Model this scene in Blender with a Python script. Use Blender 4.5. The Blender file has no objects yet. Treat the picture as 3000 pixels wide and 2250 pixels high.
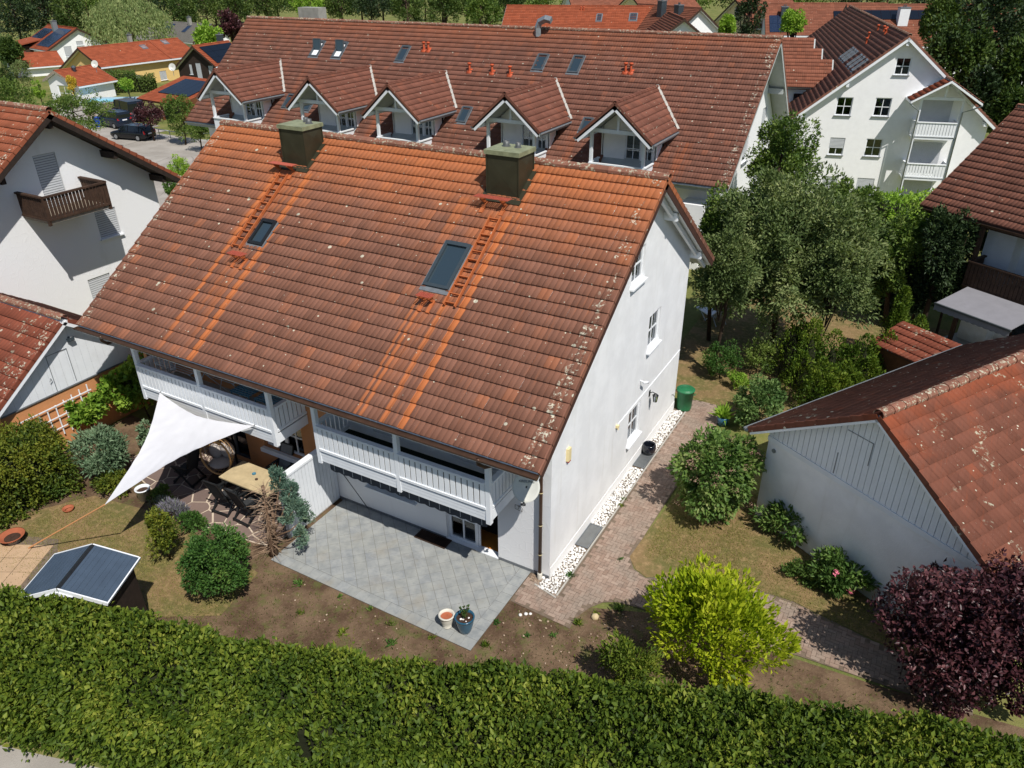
import bpy, math, random
import numpy as np
from mathutils import Vector, Matrix

random.seed(7); RNG = np.random.default_rng(11)
SC = bpy.context.scene; COL = SC.collection
PI = math.pi; RAD = math.radians

# ------------------------------------------------------------------ camera
F_PX = 2236.3; YAW = RAD(-29.681); PITCH = RAD(29.275); ROLL = RAD(-0.466)
CAM = np.array([6.329, -12.921, 13.685])
def cam_axes():
    cy, sy, cp, sp = math.cos(YAW), math.sin(YAW), math.cos(PITCH), math.sin(PITCH)
    fwd = np.array([sy*cp, cy*cp, -sp]); right = np.array([cy, -sy, 0.0]); up = np.cross(right, fwd)
    cr, sr = math.cos(ROLL), math.sin(ROLL)
    return cr*right + sr*up, -sr*right + cr*up, fwd
RIGHT, UP, FWD = cam_axes()
cd = bpy.data.cameras.new('camera'); cam = bpy.data.objects.new('camera', cd); COL.objects.link(cam)
cd.sensor_width = 36.0; cd.sensor_fit = 'HORIZONTAL'; cd.lens = F_PX/3000.0*36.0
cd.clip_start = 0.2; cd.clip_end = 3000.0
mw = Matrix.Identity(4)
for i in range(3):
    mw[i][0] = RIGHT[i]; mw[i][1] = UP[i]; mw[i][2] = -FWD[i]; mw[i][3] = CAM[i]
cam.matrix_world = mw
SC.camera = cam

# ------------------------------------------------------------------ light
SUN = Vector((0.58, -0.375, 1.0)).normalized()
ld = bpy.data.lights.new('sun', 'SUN'); sun = bpy.data.objects.new('sun', ld); COL.objects.link(sun)
ld.energy = 4.6; ld.angle = RAD(0.53); ld.color = (1.0, 0.955, 0.89)
sun.rotation_euler = (-SUN).to_track_quat('-Z', 'Y').to_euler(); sun.location = (20, -20, 40)
wd = bpy.data.worlds.new('World'); SC.world = wd; wd.use_nodes = True
nt = wd.node_tree; nt.nodes.clear()
sky = nt.nodes.new('ShaderNodeTexSky'); sky.sky_type = 'NISHITA'; sky.sun_disc = False
sky.sun_elevation = math.asin(SUN.z); sky.sun_rotation = math.atan2(SUN.x, SUN.y)
sky.air_density = 1.0; sky.dust_density = 0.6; sky.ozone_density = 1.0; sky.altitude = 500
bg = nt.nodes.new('ShaderNodeBackground'); bg.inputs['Strength'].default_value = 0.085
out = nt.nodes.new('ShaderNodeOutputWorld')
nt.links.new(sky.outputs[0], bg.inputs[0]); nt.links.new(bg.outputs[0], out.inputs[0])
vs = SC.view_settings; vs.view_transform = 'Standard'; vs.look = 'None'; vs.exposure = 0.1; vs.gamma = 1.0
vs.use_curve_mapping = False
SC.cycles.max_bounces = 6; SC.cycles.diffuse_bounces = 3; SC.cycles.glossy_bounces = 2
SC.cycles.transmission_bounces = 4; SC.cycles.transparent_max_bounces = 8
SC.cycles.caustics_reflective = False; SC.cycles.caustics_refractive = False

# ------------------------------------------------------------------ positions from pixels (3000 x 2250 photograph)
def ray(x, y): return RIGHT*((x-1500)/F_PX) + UP*((1125-y)/F_PX) + FWD
def at_depth(x, y, d): return CAM + ray(x, y)*d
def at_z(x, y, z=0.0):
    r = ray(x, y); return CAM + r*((z-CAM[2])/r[2])
def smooth(t):
    t = np.clip(t, 0, 1); return t*t*(3-2*t)
def terrain(x, y):
    r = np.sqrt(np.asarray(x, float)**2 + np.asarray(y, float)**2)
    return -2.8*smooth((r-22.0)/33.0)

# ------------------------------------------------------------------ materials
def S(r, g, b):
    f = lambda c: (c/255/12.92) if c/255 <= 0.04045 else ((c/255+0.055)/1.055)**2.4
    return (f(r), f(g), f(b), 1.0)
class NT:
    def __init__(s, name):
        s.m = bpy.data.materials.new(name); s.m.use_nodes = True
        s.t = s.m.node_tree; s.t.nodes.clear()
        s.out = s.t.nodes.new('ShaderNodeOutputMaterial')
    def n(s, typ, **kw):
        nd = s.t.nodes.new(typ)
        for k, v in kw.items(): setattr(nd, k, v)
        return nd
    def put(s, sock, v):
        if hasattr(v, 'node'): s.t.links.new(v, sock)
        elif v is not None: sock.default_value = v
    def math(s, op, a, b=None, c=None, clamp=False):
        nd = s.n('ShaderNodeMath', operation=op, use_clamp=clamp)
        s.put(nd.inputs[0], a)
        if b is not None: s.put(nd.inputs[1], b)
        if c is not None: s.put(nd.inputs[2], c)
        return nd.outputs[0]
    def mix(s, fac, a, b, blend='MIX'):
        nd = s.n('ShaderNodeMix', data_type='RGBA', blend_type=blend)
        s.put(nd.inputs[0], fac); s.put(nd.inputs[6], a); s.put(nd.inputs[7], b)
        return nd.outputs[2]
    def pos(s): return s.n('ShaderNodeNewGeometry').outputs['Position']
    def obj(s): return s.n('ShaderNodeTexCoord').outputs['Object']
    def island(s): return s.n('ShaderNodeNewGeometry').outputs['Random Per Island']
    def orand(s): return s.n('ShaderNodeObjectInfo').outputs['Random']
    def xyz(s, v):
        nd = s.n('ShaderNodeSeparateXYZ'); s.put(nd.inputs[0], v); return nd.outputs
    def vec(s, x, y, z):
        nd = s.n('ShaderNodeCombineXYZ'); s.put(nd.inputs[0], x); s.put(nd.inputs[1], y); s.put(nd.inputs[2], z); return nd.outputs[0]
    def scale(s, v, sc):
        nd = s.n('ShaderNodeMapping'); s.put(nd.inputs[0], v); nd.inputs['Scale'].default_value = sc; return nd.outputs[0]
    def noise(s, v, scale, detail=3, rough=0.55, col=False):
        nd = s.n('ShaderNodeTexNoise'); s.put(nd.inputs['Vector'], v)
        nd.inputs['Scale'].default_value = scale; nd.inputs['Detail'].default_value = detail; nd.inputs['Roughness'].default_value = rough
        return nd.outputs['Color' if col else 'Fac']
    def voro(s, v, scale, feature='F1', out='Distance', rnd=1.0):
        nd = s.n('ShaderNodeTexVoronoi', feature=feature); s.put(nd.inputs['Vector'], v); nd.inputs['Scale'].default_value = scale
        nd.inputs['Randomness'].default_value = rnd
        return nd.outputs[out]
    def ramp(s, fac, stops, interp='LINEAR'):
        nd = s.n('ShaderNodeValToRGB'); cr = nd.color_ramp; cr.interpolation = interp
        while len(cr.elements) > 1: cr.elements.remove(cr.elements[-1])
        cr.elements[0].position = stops[0][0]; cr.elements[0].color = stops[0][1] if len(stops[0][1]) == 4 else (*stops[0][1], 1)
        for p, c in stops[1:]:
            e = cr.elements.new(p); e.color = c if len(c) == 4 else (*c, 1)
        s.put(nd.inputs[0], fac); return nd.outputs[0]
    def step(s, v, a, b):
        nd = s.n('ShaderNodeMapRange', interpolation_type='SMOOTHSTEP', clamp=True)
        s.put(nd.inputs[0], v); nd.inputs[1].default_value = a; nd.inputs[2].default_value = b
        return nd.outputs[0]
    def bump(s, h, strength=0.3, dist=0.02):
        nd = s.n('ShaderNodeBump'); nd.inputs['Strength'].default_value = strength; nd.inputs['Distance'].default_value = dist
        s.put(nd.inputs['Height'], h); return nd.outputs[0]
    def bsdf(s, color, rough=0.8, metal=0.0, normal=None, spec=0.3, **kw):
        nd = s.n('ShaderNodeBsdfPrincipled'); s.put(nd.inputs['Base Color'], color); s.put(nd.inputs['Roughness'], rough)
        nd.inputs['Metallic'].default_value = metal; nd.inputs['Specular IOR Level'].default_value = spec
        if normal is not None: s.put(nd.inputs['Normal'], normal)
        for k, v in kw.items(): s.put(nd.inputs[k], v)
        return nd.outputs[0]
    def done(s, shader):
        s.t.links.new(shader, s.out.inputs[0]); return s.m
MATS = {}
def M(name): return MATS[name]
def defmat(name, fn):
    t = NT(name); MATS[name] = t.done(fn(t)); return MATS[name]
def c4(c): return c if len(c) == 4 else (*c, 1.0)

def plain(name, col, rough=0.6, metal=0.0, var=0.12, nscale=3.0, bump=0.0, bscale=60, spec=0.3, dirt=None):
    def fn(t):
        p = t.pos(); n = t.noise(p, nscale, 4)
        dark = tuple(v*(1-var) for v in col[:3])+(1,); lite = tuple(min(1, v*(1+var)) for v in col[:3])+(1,)
        c = t.ramp(n, [(0.3, dark), (0.7, lite)])
        if dirt is not None:
            c = t.mix(t.math('MULTIPLY', t.step(t.noise(t.scale(p, (1.0, 1.0, 0.35)), 1.7, 6, 0.65), 0.56, 0.8), 0.6), c, dirt)
        nm = t.bump(t.noise(p, bscale, 3), bump, 0.01) if bump else None
        return t.bsdf(c, rough, metal, nm, spec)
    return defmat(name, fn)

def _white(t):
    p = t.pos(); x, y, z = t.xyz(p); n = t.noise(p, 1.3, 5, 0.6)
    c = t.mix(t.step(n, 0.35, 0.7), S(228, 229, 230), S(238, 239, 240))
    c = t.mix(t.math('MULTIPLY', t.step(t.noise(t.scale(p, (2.2, 2.2, 0.22)), 1.4, 6, 0.68), 0.54, 0.80), 0.55), c, S(208, 206, 200))
    spl = t.math('SUBTRACT', 1.0, t.step(t.math('ADD', z, t.math('MULTIPLY', t.math('SUBTRACT', t.noise(p, 3.0, 5, 0.7), 0.5), 0.7)), 0.05, 0.5))
    c = t.mix(t.math('MULTIPLY', spl, 0.75), c, S(202, 196, 182))
    h = t.math('ADD', t.noise(p, 35, 3), t.math('MULTIPLY', t.noise(p, 5, 3), 1.2))
    return t.bsdf(c, 0.85, 0, t.bump(h, 0.55, 0.012), 0.25)
defmat('render_white', _white)
def _swirl(t):
    p = t.pos(); w = t.noise(p, 2.0, 2, col=True)
    pv = t.mix(0.12, p, w, 'ADD')
    v = t.voro(pv, 4.2, 'DISTANCE_TO_EDGE'); e = t.step(v, 0.0, 0.05)
    h = t.math('ADD', e, t.math('MULTIPLY', t.noise(p, 30, 3), 0.25))
    d = t.step(t.noise(t.scale(p, (1, 1, 0.4)), 1.5, 5), 0.55, 0.85)
    return t.bsdf(t.mix(t.math('MULTIPLY', d, 0.5), S(234, 235, 236), S(212, 211, 206)), 0.85, 0, t.bump(t.math('MULTIPLY', e, -1), 0.28, 0.010))
defmat('render_swirl', _swirl)
plain('render_orange', S(198, 138, 92), 0.85, var=0.07, nscale=1.5, bump=0.4, bscale=30, dirt=S(190, 140, 105))
plain('render_cream', S(226, 193, 128), 0.85, var=0.04, bump=0.2)
plain('render_pale', S(240, 240, 240), 0.85, var=0.03, bump=0.2)
plain('render_lemon', S(235, 215, 170), 0.85, var=0.04)
plain('paint_white', S(232, 235, 238), 0.5, var=0.03, nscale=4, bump=0.1, bscale=40, dirt=S(205, 207, 208))
plain('paint_grey', S(150, 155, 158), 0.6, var=0.04, nscale=4)
plain('paint_soffit', S(176, 180, 178), 0.7, var=0.06, nscale=3)
plain('board_white', S(225, 229, 233), 0.6, var=0.04, nscale=2.2, bump=0.15, bscale=25, dirt=S(200, 200, 198))
plain('wood_dark', S(66, 48, 37), 0.75, var=0.3, nscale=5, bump=0.4, bscale=30)
plain('wood_brown', S(104, 66, 40), 0.75, var=0.25, nscale=6, bump=0.4)
plain('wood_black_and_shade', S(48, 38, 32), 0.75, var=0.25, nscale=6, bump=0.4)
plain('wood_grey', S(150, 138, 122), 0.85, var=0.25, nscale=6, bump=0.4)
plain('teak', S(186, 168, 132), 0.6, var=0.14, nscale=4, bump=0.15)
plain('rattan', S(190, 150, 100), 0.6, var=0.2, nscale=15)
plain('gutter_brown', S(84, 62, 48), 0.35, 0.35, var=0.2, nscale=6, spec=0.5)
plain('zinc', S(150, 156, 160), 0.4, 0.55, var=0.12, nscale=8)
plain('zinc_dark', S(92, 98, 102), 0.42, 0.4, var=0.12, nscale=8)
plain('copper_green', S(62, 60, 46), 0.45, 0.35, var=0.16, nscale=3, bump=0.1, bscale=6)
plain('copper_top', S(136, 140, 110), 0.6, 0.15, var=0.25, nscale=6)
plain('flue_steel', S(92, 94, 94), 0.5, 0.3, var=0.2, nscale=12)
plain('frame_dark', S(62, 72, 78), 0.4, 0.2, var=0.08, nscale=8, spec=0.5)
plain('ladder_red', S(172, 96, 55), 0.6, var=0.15, nscale=9)
plain('ladder_plate', S(178, 92, 74), 0.6, var=0.12, nscale=9)
plain('barge_brown', S(70, 46, 38), 0.7, var=0.15, nscale=4)
plain('black_plastic', S(30, 32, 34), 0.45, var=0.2, nscale=8, spec=0.4)
plain('charcoal_fabric', S(52, 54, 56), 0.9, var=0.15, nscale=14)
plain('cushion', S(176, 168, 162), 0.95, var=0.08, nscale=9, bump=0.2)
plain('sail', S(204, 204, 207), 0.9, var=0.04, nscale=2)
plain('strap', S(210, 150, 100), 0.8, var=0.1, nscale=20)
plain('dish', S(196, 196, 188), 0.4, var=0.05, nscale=5, spec=0.4)
plain('dish_brown', S(110, 52, 42), 0.5, var=0.1)
plain('green_plastic', S(40, 112, 72), 0.45, var=0.08, nscale=4, spec=0.4)
plain('blue_plastic', S(38, 76, 170), 0.45, var=0.08)
plain('glaze_blue', S(40, 84, 108), 0.22, var=0.18, nscale=7, spec=0.6)
plain('glaze_black', S(20, 24, 34), 0.12, var=0.2, nscale=7, spec=0.7)
plain('stoneware', S(206, 202, 190), 0.6, var=0.08, nscale=8)
plain('terracotta', S(158, 90, 62), 0.8, var=0.12, nscale=6)
plain('soil', S(64, 46, 36), 0.95, var=0.35, nscale=14, bump=0.5, bscale=60)
plain('concrete', S(172, 168, 160), 0.9, var=0.12, nscale=3, bump=0.3, bscale=40)
plain('beige_plastic', S(226, 208, 158), 0.5, var=0.05)
plain('shed_roof', S(70, 84, 100), 0.5, 0.1, var=0.1, nscale=3, spec=0.4)
plain('awning_grey', S(72, 74, 78), 0.9, var=0.1, nscale=3)
plain('awning_pale', S(132, 131, 136), 0.9, var=0.06, nscale=3)
plain('awning_stripe', S(196, 196, 192), 0.9, var=0.05)
plain('metal_blue', S(70, 120, 140), 0.5, var=0.1)
plain('metal_white', S(190, 196, 200), 0.4, 0.2, var=0.05)
plain('interior_floor', S(196, 124, 50), 0.5, var=0.12, nscale=5)
plain('interior_wall', S(120, 96, 70), 0.9, var=0.1)
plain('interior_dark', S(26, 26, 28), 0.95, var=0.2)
plain('carpet_green', S(22, 36, 26), 0.98, var=0.2, nscale=9)
plain('curtain', S(196, 196, 192), 0.95, var=0.14, nscale=9)
plain('shutter_white', S(198, 201, 204), 0.6, var=0.04)
plain('car_black', S(22, 24, 29), 0.22, 0.2, var=0.1, spec=0.6)
plain('car_navy', S(24, 34, 52), 0.22, 0.2, var=0.1, spec=0.6)
plain('tyre', S(24, 24, 24), 0.9, var=0.2)
plain('rim', S(170, 172, 175), 0.35, 0.7, var=0.1)
plain('lamp_red', S(170, 24, 18), 0.25, var=0.1, spec=0.6)
plain('plate_white', S(226, 228, 230), 0.5, var=0.04)
plain('lead_grey', S(118, 122, 126), 0.5, 0.25, var=0.15, nscale=9)
plain('pink_petal', S(232, 128, 150), 0.8, var=0.15, nscale=30)
plain('dry_stone', S(196, 178, 140), 0.9, var=0.2, nscale=6, bump=0.4)
plain('pool_liner', S(96, 176, 204), 0.4, var=0.06)
plain('vent_red', S(186, 84, 50), 0.6, var=0.1)
plain('chimney_render', S(150, 148, 140), 0.9, var=0.16, nscale=3, bump=0.3)
plain('grey_tile_mat', S(116, 112, 106), 0.85, var=0.18, nscale=4)
plain('twig_wood', S(150, 126, 104), 0.95, var=0.2, nscale=9)
plain('bark', S(110, 88, 70), 0.95, var=0.3, nscale=8, bump=0.6, bscale=30)
plain('bark_dark', S(66, 52, 42), 0.95, var=0.3, nscale=8, bump=0.5, bscale=30)
def _glass(t):
    d = t.n('ShaderNodeBsdfTransparent'); d.inputs[0].default_value = (0.62, 0.68, 0.70, 1)
    g = t.n('ShaderNodeBsdfGlossy'); g.inputs['Roughness'].default_value = 0.03; g.inputs[0].default_value = (0.9, 0.95, 1, 1)
    fr = t.n('ShaderNodeFresnel'); fr.inputs[0].default_value = 1.5
    mx = t.n('ShaderNodeMixShader'); t.put(mx.inputs[0], t.math('ADD', fr.outputs[0], 0.05, clamp=True))
    t.t.links.new(d.outputs[0], mx.inputs[1]); t.t.links.new(g.outputs[0], mx.inputs[2]); return mx.outputs[0]
defmat('glass', _glass)
defmat('glass_dark', lambda t: t.bsdf(S(22, 27, 33), 0.04, 0, None, 0.7))
defmat('glass_sky', lambda t: t.bsdf(S(58, 74, 84), 0.05, 0.3, None, 0.9))
def _solar(t):
    o = t.xyz(t.obj()); g = lambda v, k: t.math('LESS_THAN', t.math('ABSOLUTE', t.math('SUBTRACT', t.math('FRACT', t.math('MULTIPLY', v, k)), 0.5)), 0.47)
    m = t.math('MULTIPLY', g(o[0], 6.0), g(o[1], 6.0))
    return t.bsdf(t.mix(m, S(96, 110, 130), S(26, 40, 66)), 0.12, 0.2, None, 0.7)
defmat('solar', _solar)
defmat('solar_black', lambda t: t.bsdf(S(22, 28, 38), 0.15, 0.1, None, 0.6))
def _water(t):
    return t.bsdf(S(110, 196, 222), 0.05, 0, t.bump(t.noise(t.pos(), 2.5, 3), 0.15, 0.05), 0.6)
defmat('water', _water)

def tile_mat(name, base, orange, top_grad=None, streaks=(), lichen=0.35, patch=0.0, verges=(), speck=0.55, axis='x', gain=1.32):
    """roof tile: colour varies tile by tile, streaks of unweathered orange run down the slope, lichen spots"""
    base = tuple(min(.6, v*gain) for v in base[:3])+(1,); orange = tuple(min(.6, v*gain*.92) for v in orange[:3])+(1,)
    def fn(t):
        p = t.pos(); x, y, z = t.xyz(p)
        r = t.math('FRACT', t.math('ADD', t.math('MULTIPLY', t.orand(), 7.31), t.island()))
        b0 = tuple(v*0.86 for v in base[:3])+(1,); b1 = tuple(v*1.12 for v in base[:3])+(1,)
        c = t.mix(t.step(r, 0.0, 1.0), b0, b1)
        n = t.noise(p, 0.9, 5, 0.6); c = t.mix(t.math('MULTIPLY', t.step(n, 0.42, 0.75), 0.45), c, tuple(v*0.66 for v in base[:3])+(1,))
        if top_grad:
            gr = t.step(t.math('ADD', z, t.math('MULTIPLY', t.math('SUBTRACT', t.noise(p, 0.8, 4, 0.65), 0.5), 2.6)), top_grad[0], top_grad[1])
            c = t.mix(t.math('MULTIPLY', gr, top_grad[2]), c, orange)
        c = t.mix(t.math('MULTIPLY', t.step(r, 0.90, 1.0), 0.30), c, orange)
        # grain and half-tile streaks running down the slope
        g = t.noise(t.scale(p, (15, 0.9, 0.9) if axis == 'x' else (0.9, 15, 0.9)), 1.0, 4, 0.7); c = t.mix(t.math('MULTIPLY', t.step(g, 0.52, 0.72), 0.30), c, tuple(v*0.55 for v in base[:3])+(1,))
        c = t.mix(t.math('MULTIPLY', t.step(g, 0.46, 0.30), 0.22), c, orange)
        for (xc, w, ytop, ybot, amt) in streaks:
            d = t.math('ABSOLUTE', t.math('SUBTRACT', t.math('ADD', x, t.math('MULTIPLY', t.math('SUBTRACT', t.noise(t.scale(p, (3, 0.5, 0.5)), 1.0, 2), 0.5), 0.05)), xc))
            m = t.math('MULTIPLY', t.math('SUBTRACT', 1.0, t.step(d, w*(0.75 if w < .2 else 0.1), w)), t.math('SUBTRACT', 1.0, t.step(y, ytop-0.1, ytop+0.05)))
            m = t.math('MULTIPLY', m, t.step(y, ybot, ybot+1.6))
            if w >= .2: m = t.math('MULTIPLY', m, t.step(t.noise(t.scale(p, (6, 0.5, 0.5)), 1.0, 3, 0.7), 0.35, 0.6))
            c = t.mix(t.math('MULTIPLY', m, amt), c, orange)
        # lichen: round spots, fine specks, crusts
        for sc, pw in ((4.2, 5.0), (9.0, 7.0)):
            v = t.n('ShaderNodeTexVoronoi'); t.put(v.inputs['Vector'], p); v.inputs['Scale'].default_value = sc
            cell = t.xyz(v.outputs['Color']); rad = t.math('MULTIPLY', t.math('POWER', cell[0], pw), 0.24)
            m = t.math('MULTIPLY', t.math('LESS_THAN', v.outputs['Distance'], rad), t.math('LESS_THAN', cell[1], lichen))
            c = t.mix(m, c, S(190, 184, 164))
        sp = t.step(t.noise(p, 55, 2, 0.7), 0.63, 0.72); c = t.mix(t.math('MULTIPLY', t.math('MULTIPLY', sp, t.step(t.noise(p, 1.3, 3), 0.40, 0.62)), speck), c, S(168, 142, 130))
        crust = t.step(t.noise(p, 11, 4, 0.7), 0.54, 0.60)
        if patch: c = t.mix(t.math('MULTIPLY', crust, t.step(t.noise(p, 1.6, 3), 0.62-patch*0.3, 0.72-patch*0.3)), c, S(176, 172, 150))
        for (xv, w) in verges:
            m = t.math('LESS_THAN', t.math('ABSOLUTE', t.math('SUBTRACT', x, xv)), w); c = t.mix(t.math('MULTIPLY', t.math('MULTIPLY', m, crust), t.step(t.noise(p, 2.3, 3), 0.44, 0.52)), c, S(196, 190, 170))
        return t.bsdf(c, 0.9, 0, t.bump(t.noise(p, 90, 2), 0.35, 0.006), 0.15)
    return defmat(name, fn)
BROWN = S(112, 72, 58); ORANGE = S(166, 92, 52)
tile_mat('tile_main', S(112, 77, 63), S(170, 99, 58), (6.8, 9.3, 0.75),
         [(-10.05, .12, 3.9, -9, .9), (-11.28, .09, 3.9, -2.0, .85), (-11.25, .30, 3.8, .9, .6), (-10.50, .30, 3.7, 1.6, .6), (-10.72, .42, 1.6, -1.4, .45), (-10.42, .09, 1.1, -2, .4),
          (-3.10, .10, 3.6, -9, .9), (-3.62, .08, 1.5, -9, .75), (-4.24, .06, 1.4, -9, .7), (-4.42, .045, 1.4, -9, .6), (-3.45, .42, 3.7, .6, .7), (-4.05, .42, 1.55, -1.6, .35), (-2.85, .34, 4.9, 1.6, .7), (-4.6, .18, 3.9, 1.8, .5)],
         lichen=.5, verges=((0.17, .16), (-14.66, .14)))
tile_mat('tile_row', S(107, 73, 61), S(146, 85, 57), (8.4, 10.8, 0.6),
         [(-5.1, .5, 24.6, 20, .7), (-11.1, .45, 24.6, 20, .6), (-18.2, .5, 24.6, 20, .6), (-23.9, .5, 24.6, 20, .6), (-31.2, .5, 24.6, 20, .6), (-31.3, .45, 27.3, 22, .35), (-14.9, .4, 27.3, 22, .35)], lichen=.5, verges=((-2.65, .2),))
tile_mat('tile_dormer', S(106, 69, 57), S(140, 80, 54), None, (), 0.6, axis='y')
tile_mat('tile_left', S(136, 78, 56), S(160, 86, 54), None, (), 0.55, .2, ((-22.2, .2),), gain=1.15)
tile_mat('tile_garage_left', S(122, 68, 52), S(152, 78, 48), None, (), 0.7, .3, ((-16.2, .2),), gain=1.1)
tile_mat('tile_right', S(102, 67, 55), S(124, 76, 56), None, (), 0.45)
tile_mat('tile_garage_right', S(112, 71, 57), S(154, 78, 48), (4.35, 5.1, 0.5), (), 0.95, .1, gain=1.0)
tile_mat('tile_apartment', S(98, 66, 55), S(136, 74, 48), None, (), 0.4, axis='y', gain=1.9)
tile_mat('tile_bright', S(158, 84, 58), S(172, 94, 62), None, (), 0.15, speck=.2, gain=.9)
tile_mat('tile_far', S(124, 78, 61), S(146, 84, 60), None, (), 0.2, gain=1.15)
tile_mat('ridge_lichen', S(116, 80, 66), S(146, 92, 70), None, (), 0.9, .9)

def leaf_mat(name, cols, trans=0.35, rough=0.55, patch=0.5, patch_scale=0.8, spec=0.25):
    """cols: dark -> light leaf colours; each leaf differs, with broad patches"""
    def fn(t):
        p = t.pos(); r = t.island(); n = t.noise(p, patch_scale, 3)
        f = t.math('ADD', t.math('MULTIPLY', r, 1-patch), t.math('MULTIPLY', t.step(n, 0.3, 0.7), patch), clamp=True)
        c = t.ramp(f, [(i/(len(cols)-1), c4(cc)) for i, cc in enumerate(cols)])
        b = t.n('ShaderNodeBsdfPrincipled'); t.put(b.inputs['Base Color'], c); b.inputs['Roughness'].default_value = rough; b.inputs['Specular IOR Level'].default_value = spec
        tr = t.n('ShaderNodeBsdfTranslucent'); t.put(tr.inputs[0], t.mix(1.0, c, (1.0, 1.05, 0.55, 1), 'MULTIPLY'))
        mx = t.n('ShaderNodeMixShader'); mx.inputs[0].default_value = trans
        t.t.links.new(b.outputs[0], mx.inputs[1]); t.t.links.new(tr.outputs[0], mx.inputs[2]); return mx.outputs[0]
    return defmat(name, fn)
leaf_mat('leaf_hedge', [S(50, 72, 24), S(80, 102, 34), S(112, 130, 44), S(160, 164, 68)], 0.36, patch=.4)
leaf_mat('leaf_hedge_left', [S(46, 66, 24), S(74, 94, 32), S(112, 122, 42), S(140, 140, 50)], 0.3)
leaf_mat('leaf_privet', [S(46, 78, 34), S(66, 102, 44), S(92, 126, 58), S(128, 150, 70)], 0.3)
leaf_mat('leaf_laurel', [S(104, 130, 24), S(146, 166, 34), S(184, 194, 46), S(212, 214, 76)], 0.42)
leaf_mat('leaf_viburnum', [S(56, 86, 38), S(82, 112, 52), S(112, 138, 68), S(146, 152, 96)], 0.3)
leaf_mat('leaf_round', [S(58, 88, 44), S(86, 116, 62), S(120, 146, 84), S(150, 166, 100)], 0.25)
leaf_mat('leaf_apple', [S(70, 90, 50), S(98, 116, 68), S(128, 142, 88), S(160, 166, 114)], 0.3)
leaf_mat('leaf_tree', [S(58, 84, 38), S(84, 110, 48), S(112, 134, 60), S(142, 156, 82)], 0.32)
leaf_mat('leaf_thuja', [S(52, 78, 24), S(76, 102, 32), S(104, 126, 40), S(132, 142, 50)], 0.2)
leaf_mat('leaf_juniper', [S(64, 92, 78), S(92, 120, 104), S(120, 146, 126), S(136, 156, 120)], 0.15)
leaf_mat('leaf_buddleia', [S(70, 98, 72), S(98, 124, 92), S(124, 146, 112), S(150, 166, 132)], 0.25)
leaf_mat('leaf_plum', [S(44, 24, 30), S(66, 36, 42), S(92, 54, 58), S(124, 84, 84)], 0.2, 0.4, spec=0.4)
leaf_mat('leaf_vine', [S(84, 122, 40), S(116, 150, 52), S(146, 172, 66), S(170, 188, 86)], 0.35)
leaf_mat('leaf_willow', [S(94, 116, 66), S(122, 140, 84), S(148, 160, 102), S(164, 170, 116)], 0.3)
leaf_mat('leaf_forest', [S(40, 60, 30), S(62, 84, 38), S(86, 106, 48), S(112, 126, 62)], 0.25, patch_scale=0.12)
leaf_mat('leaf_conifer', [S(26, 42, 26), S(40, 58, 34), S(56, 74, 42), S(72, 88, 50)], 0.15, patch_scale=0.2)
leaf_mat('leaf_yellow', [S(190, 160, 50), S(214, 186, 70), S(226, 200, 86)], 0.3)
leaf_mat('leaf_lime', [S(110, 150, 50), S(146, 180, 66), S(176, 200, 90)], 0.35)
leaf_mat('leaf_lavender', [S(96, 112, 84), S(120, 130, 110), S(130, 124, 150), S(150, 152, 120)], 0.2)
leaf_mat('grass_blade', [S(120, 130, 60), S(150, 146, 82), S(176, 164, 104)], 0.3)
leaf_mat('flower_faded', [S(128, 104, 84), S(158, 128, 108), S(186, 150, 136)], 0.1)
leaf_mat('twig_dry', [S(120, 100, 80), S(150, 128, 104), S(176, 150, 122)], 0.0)
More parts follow.
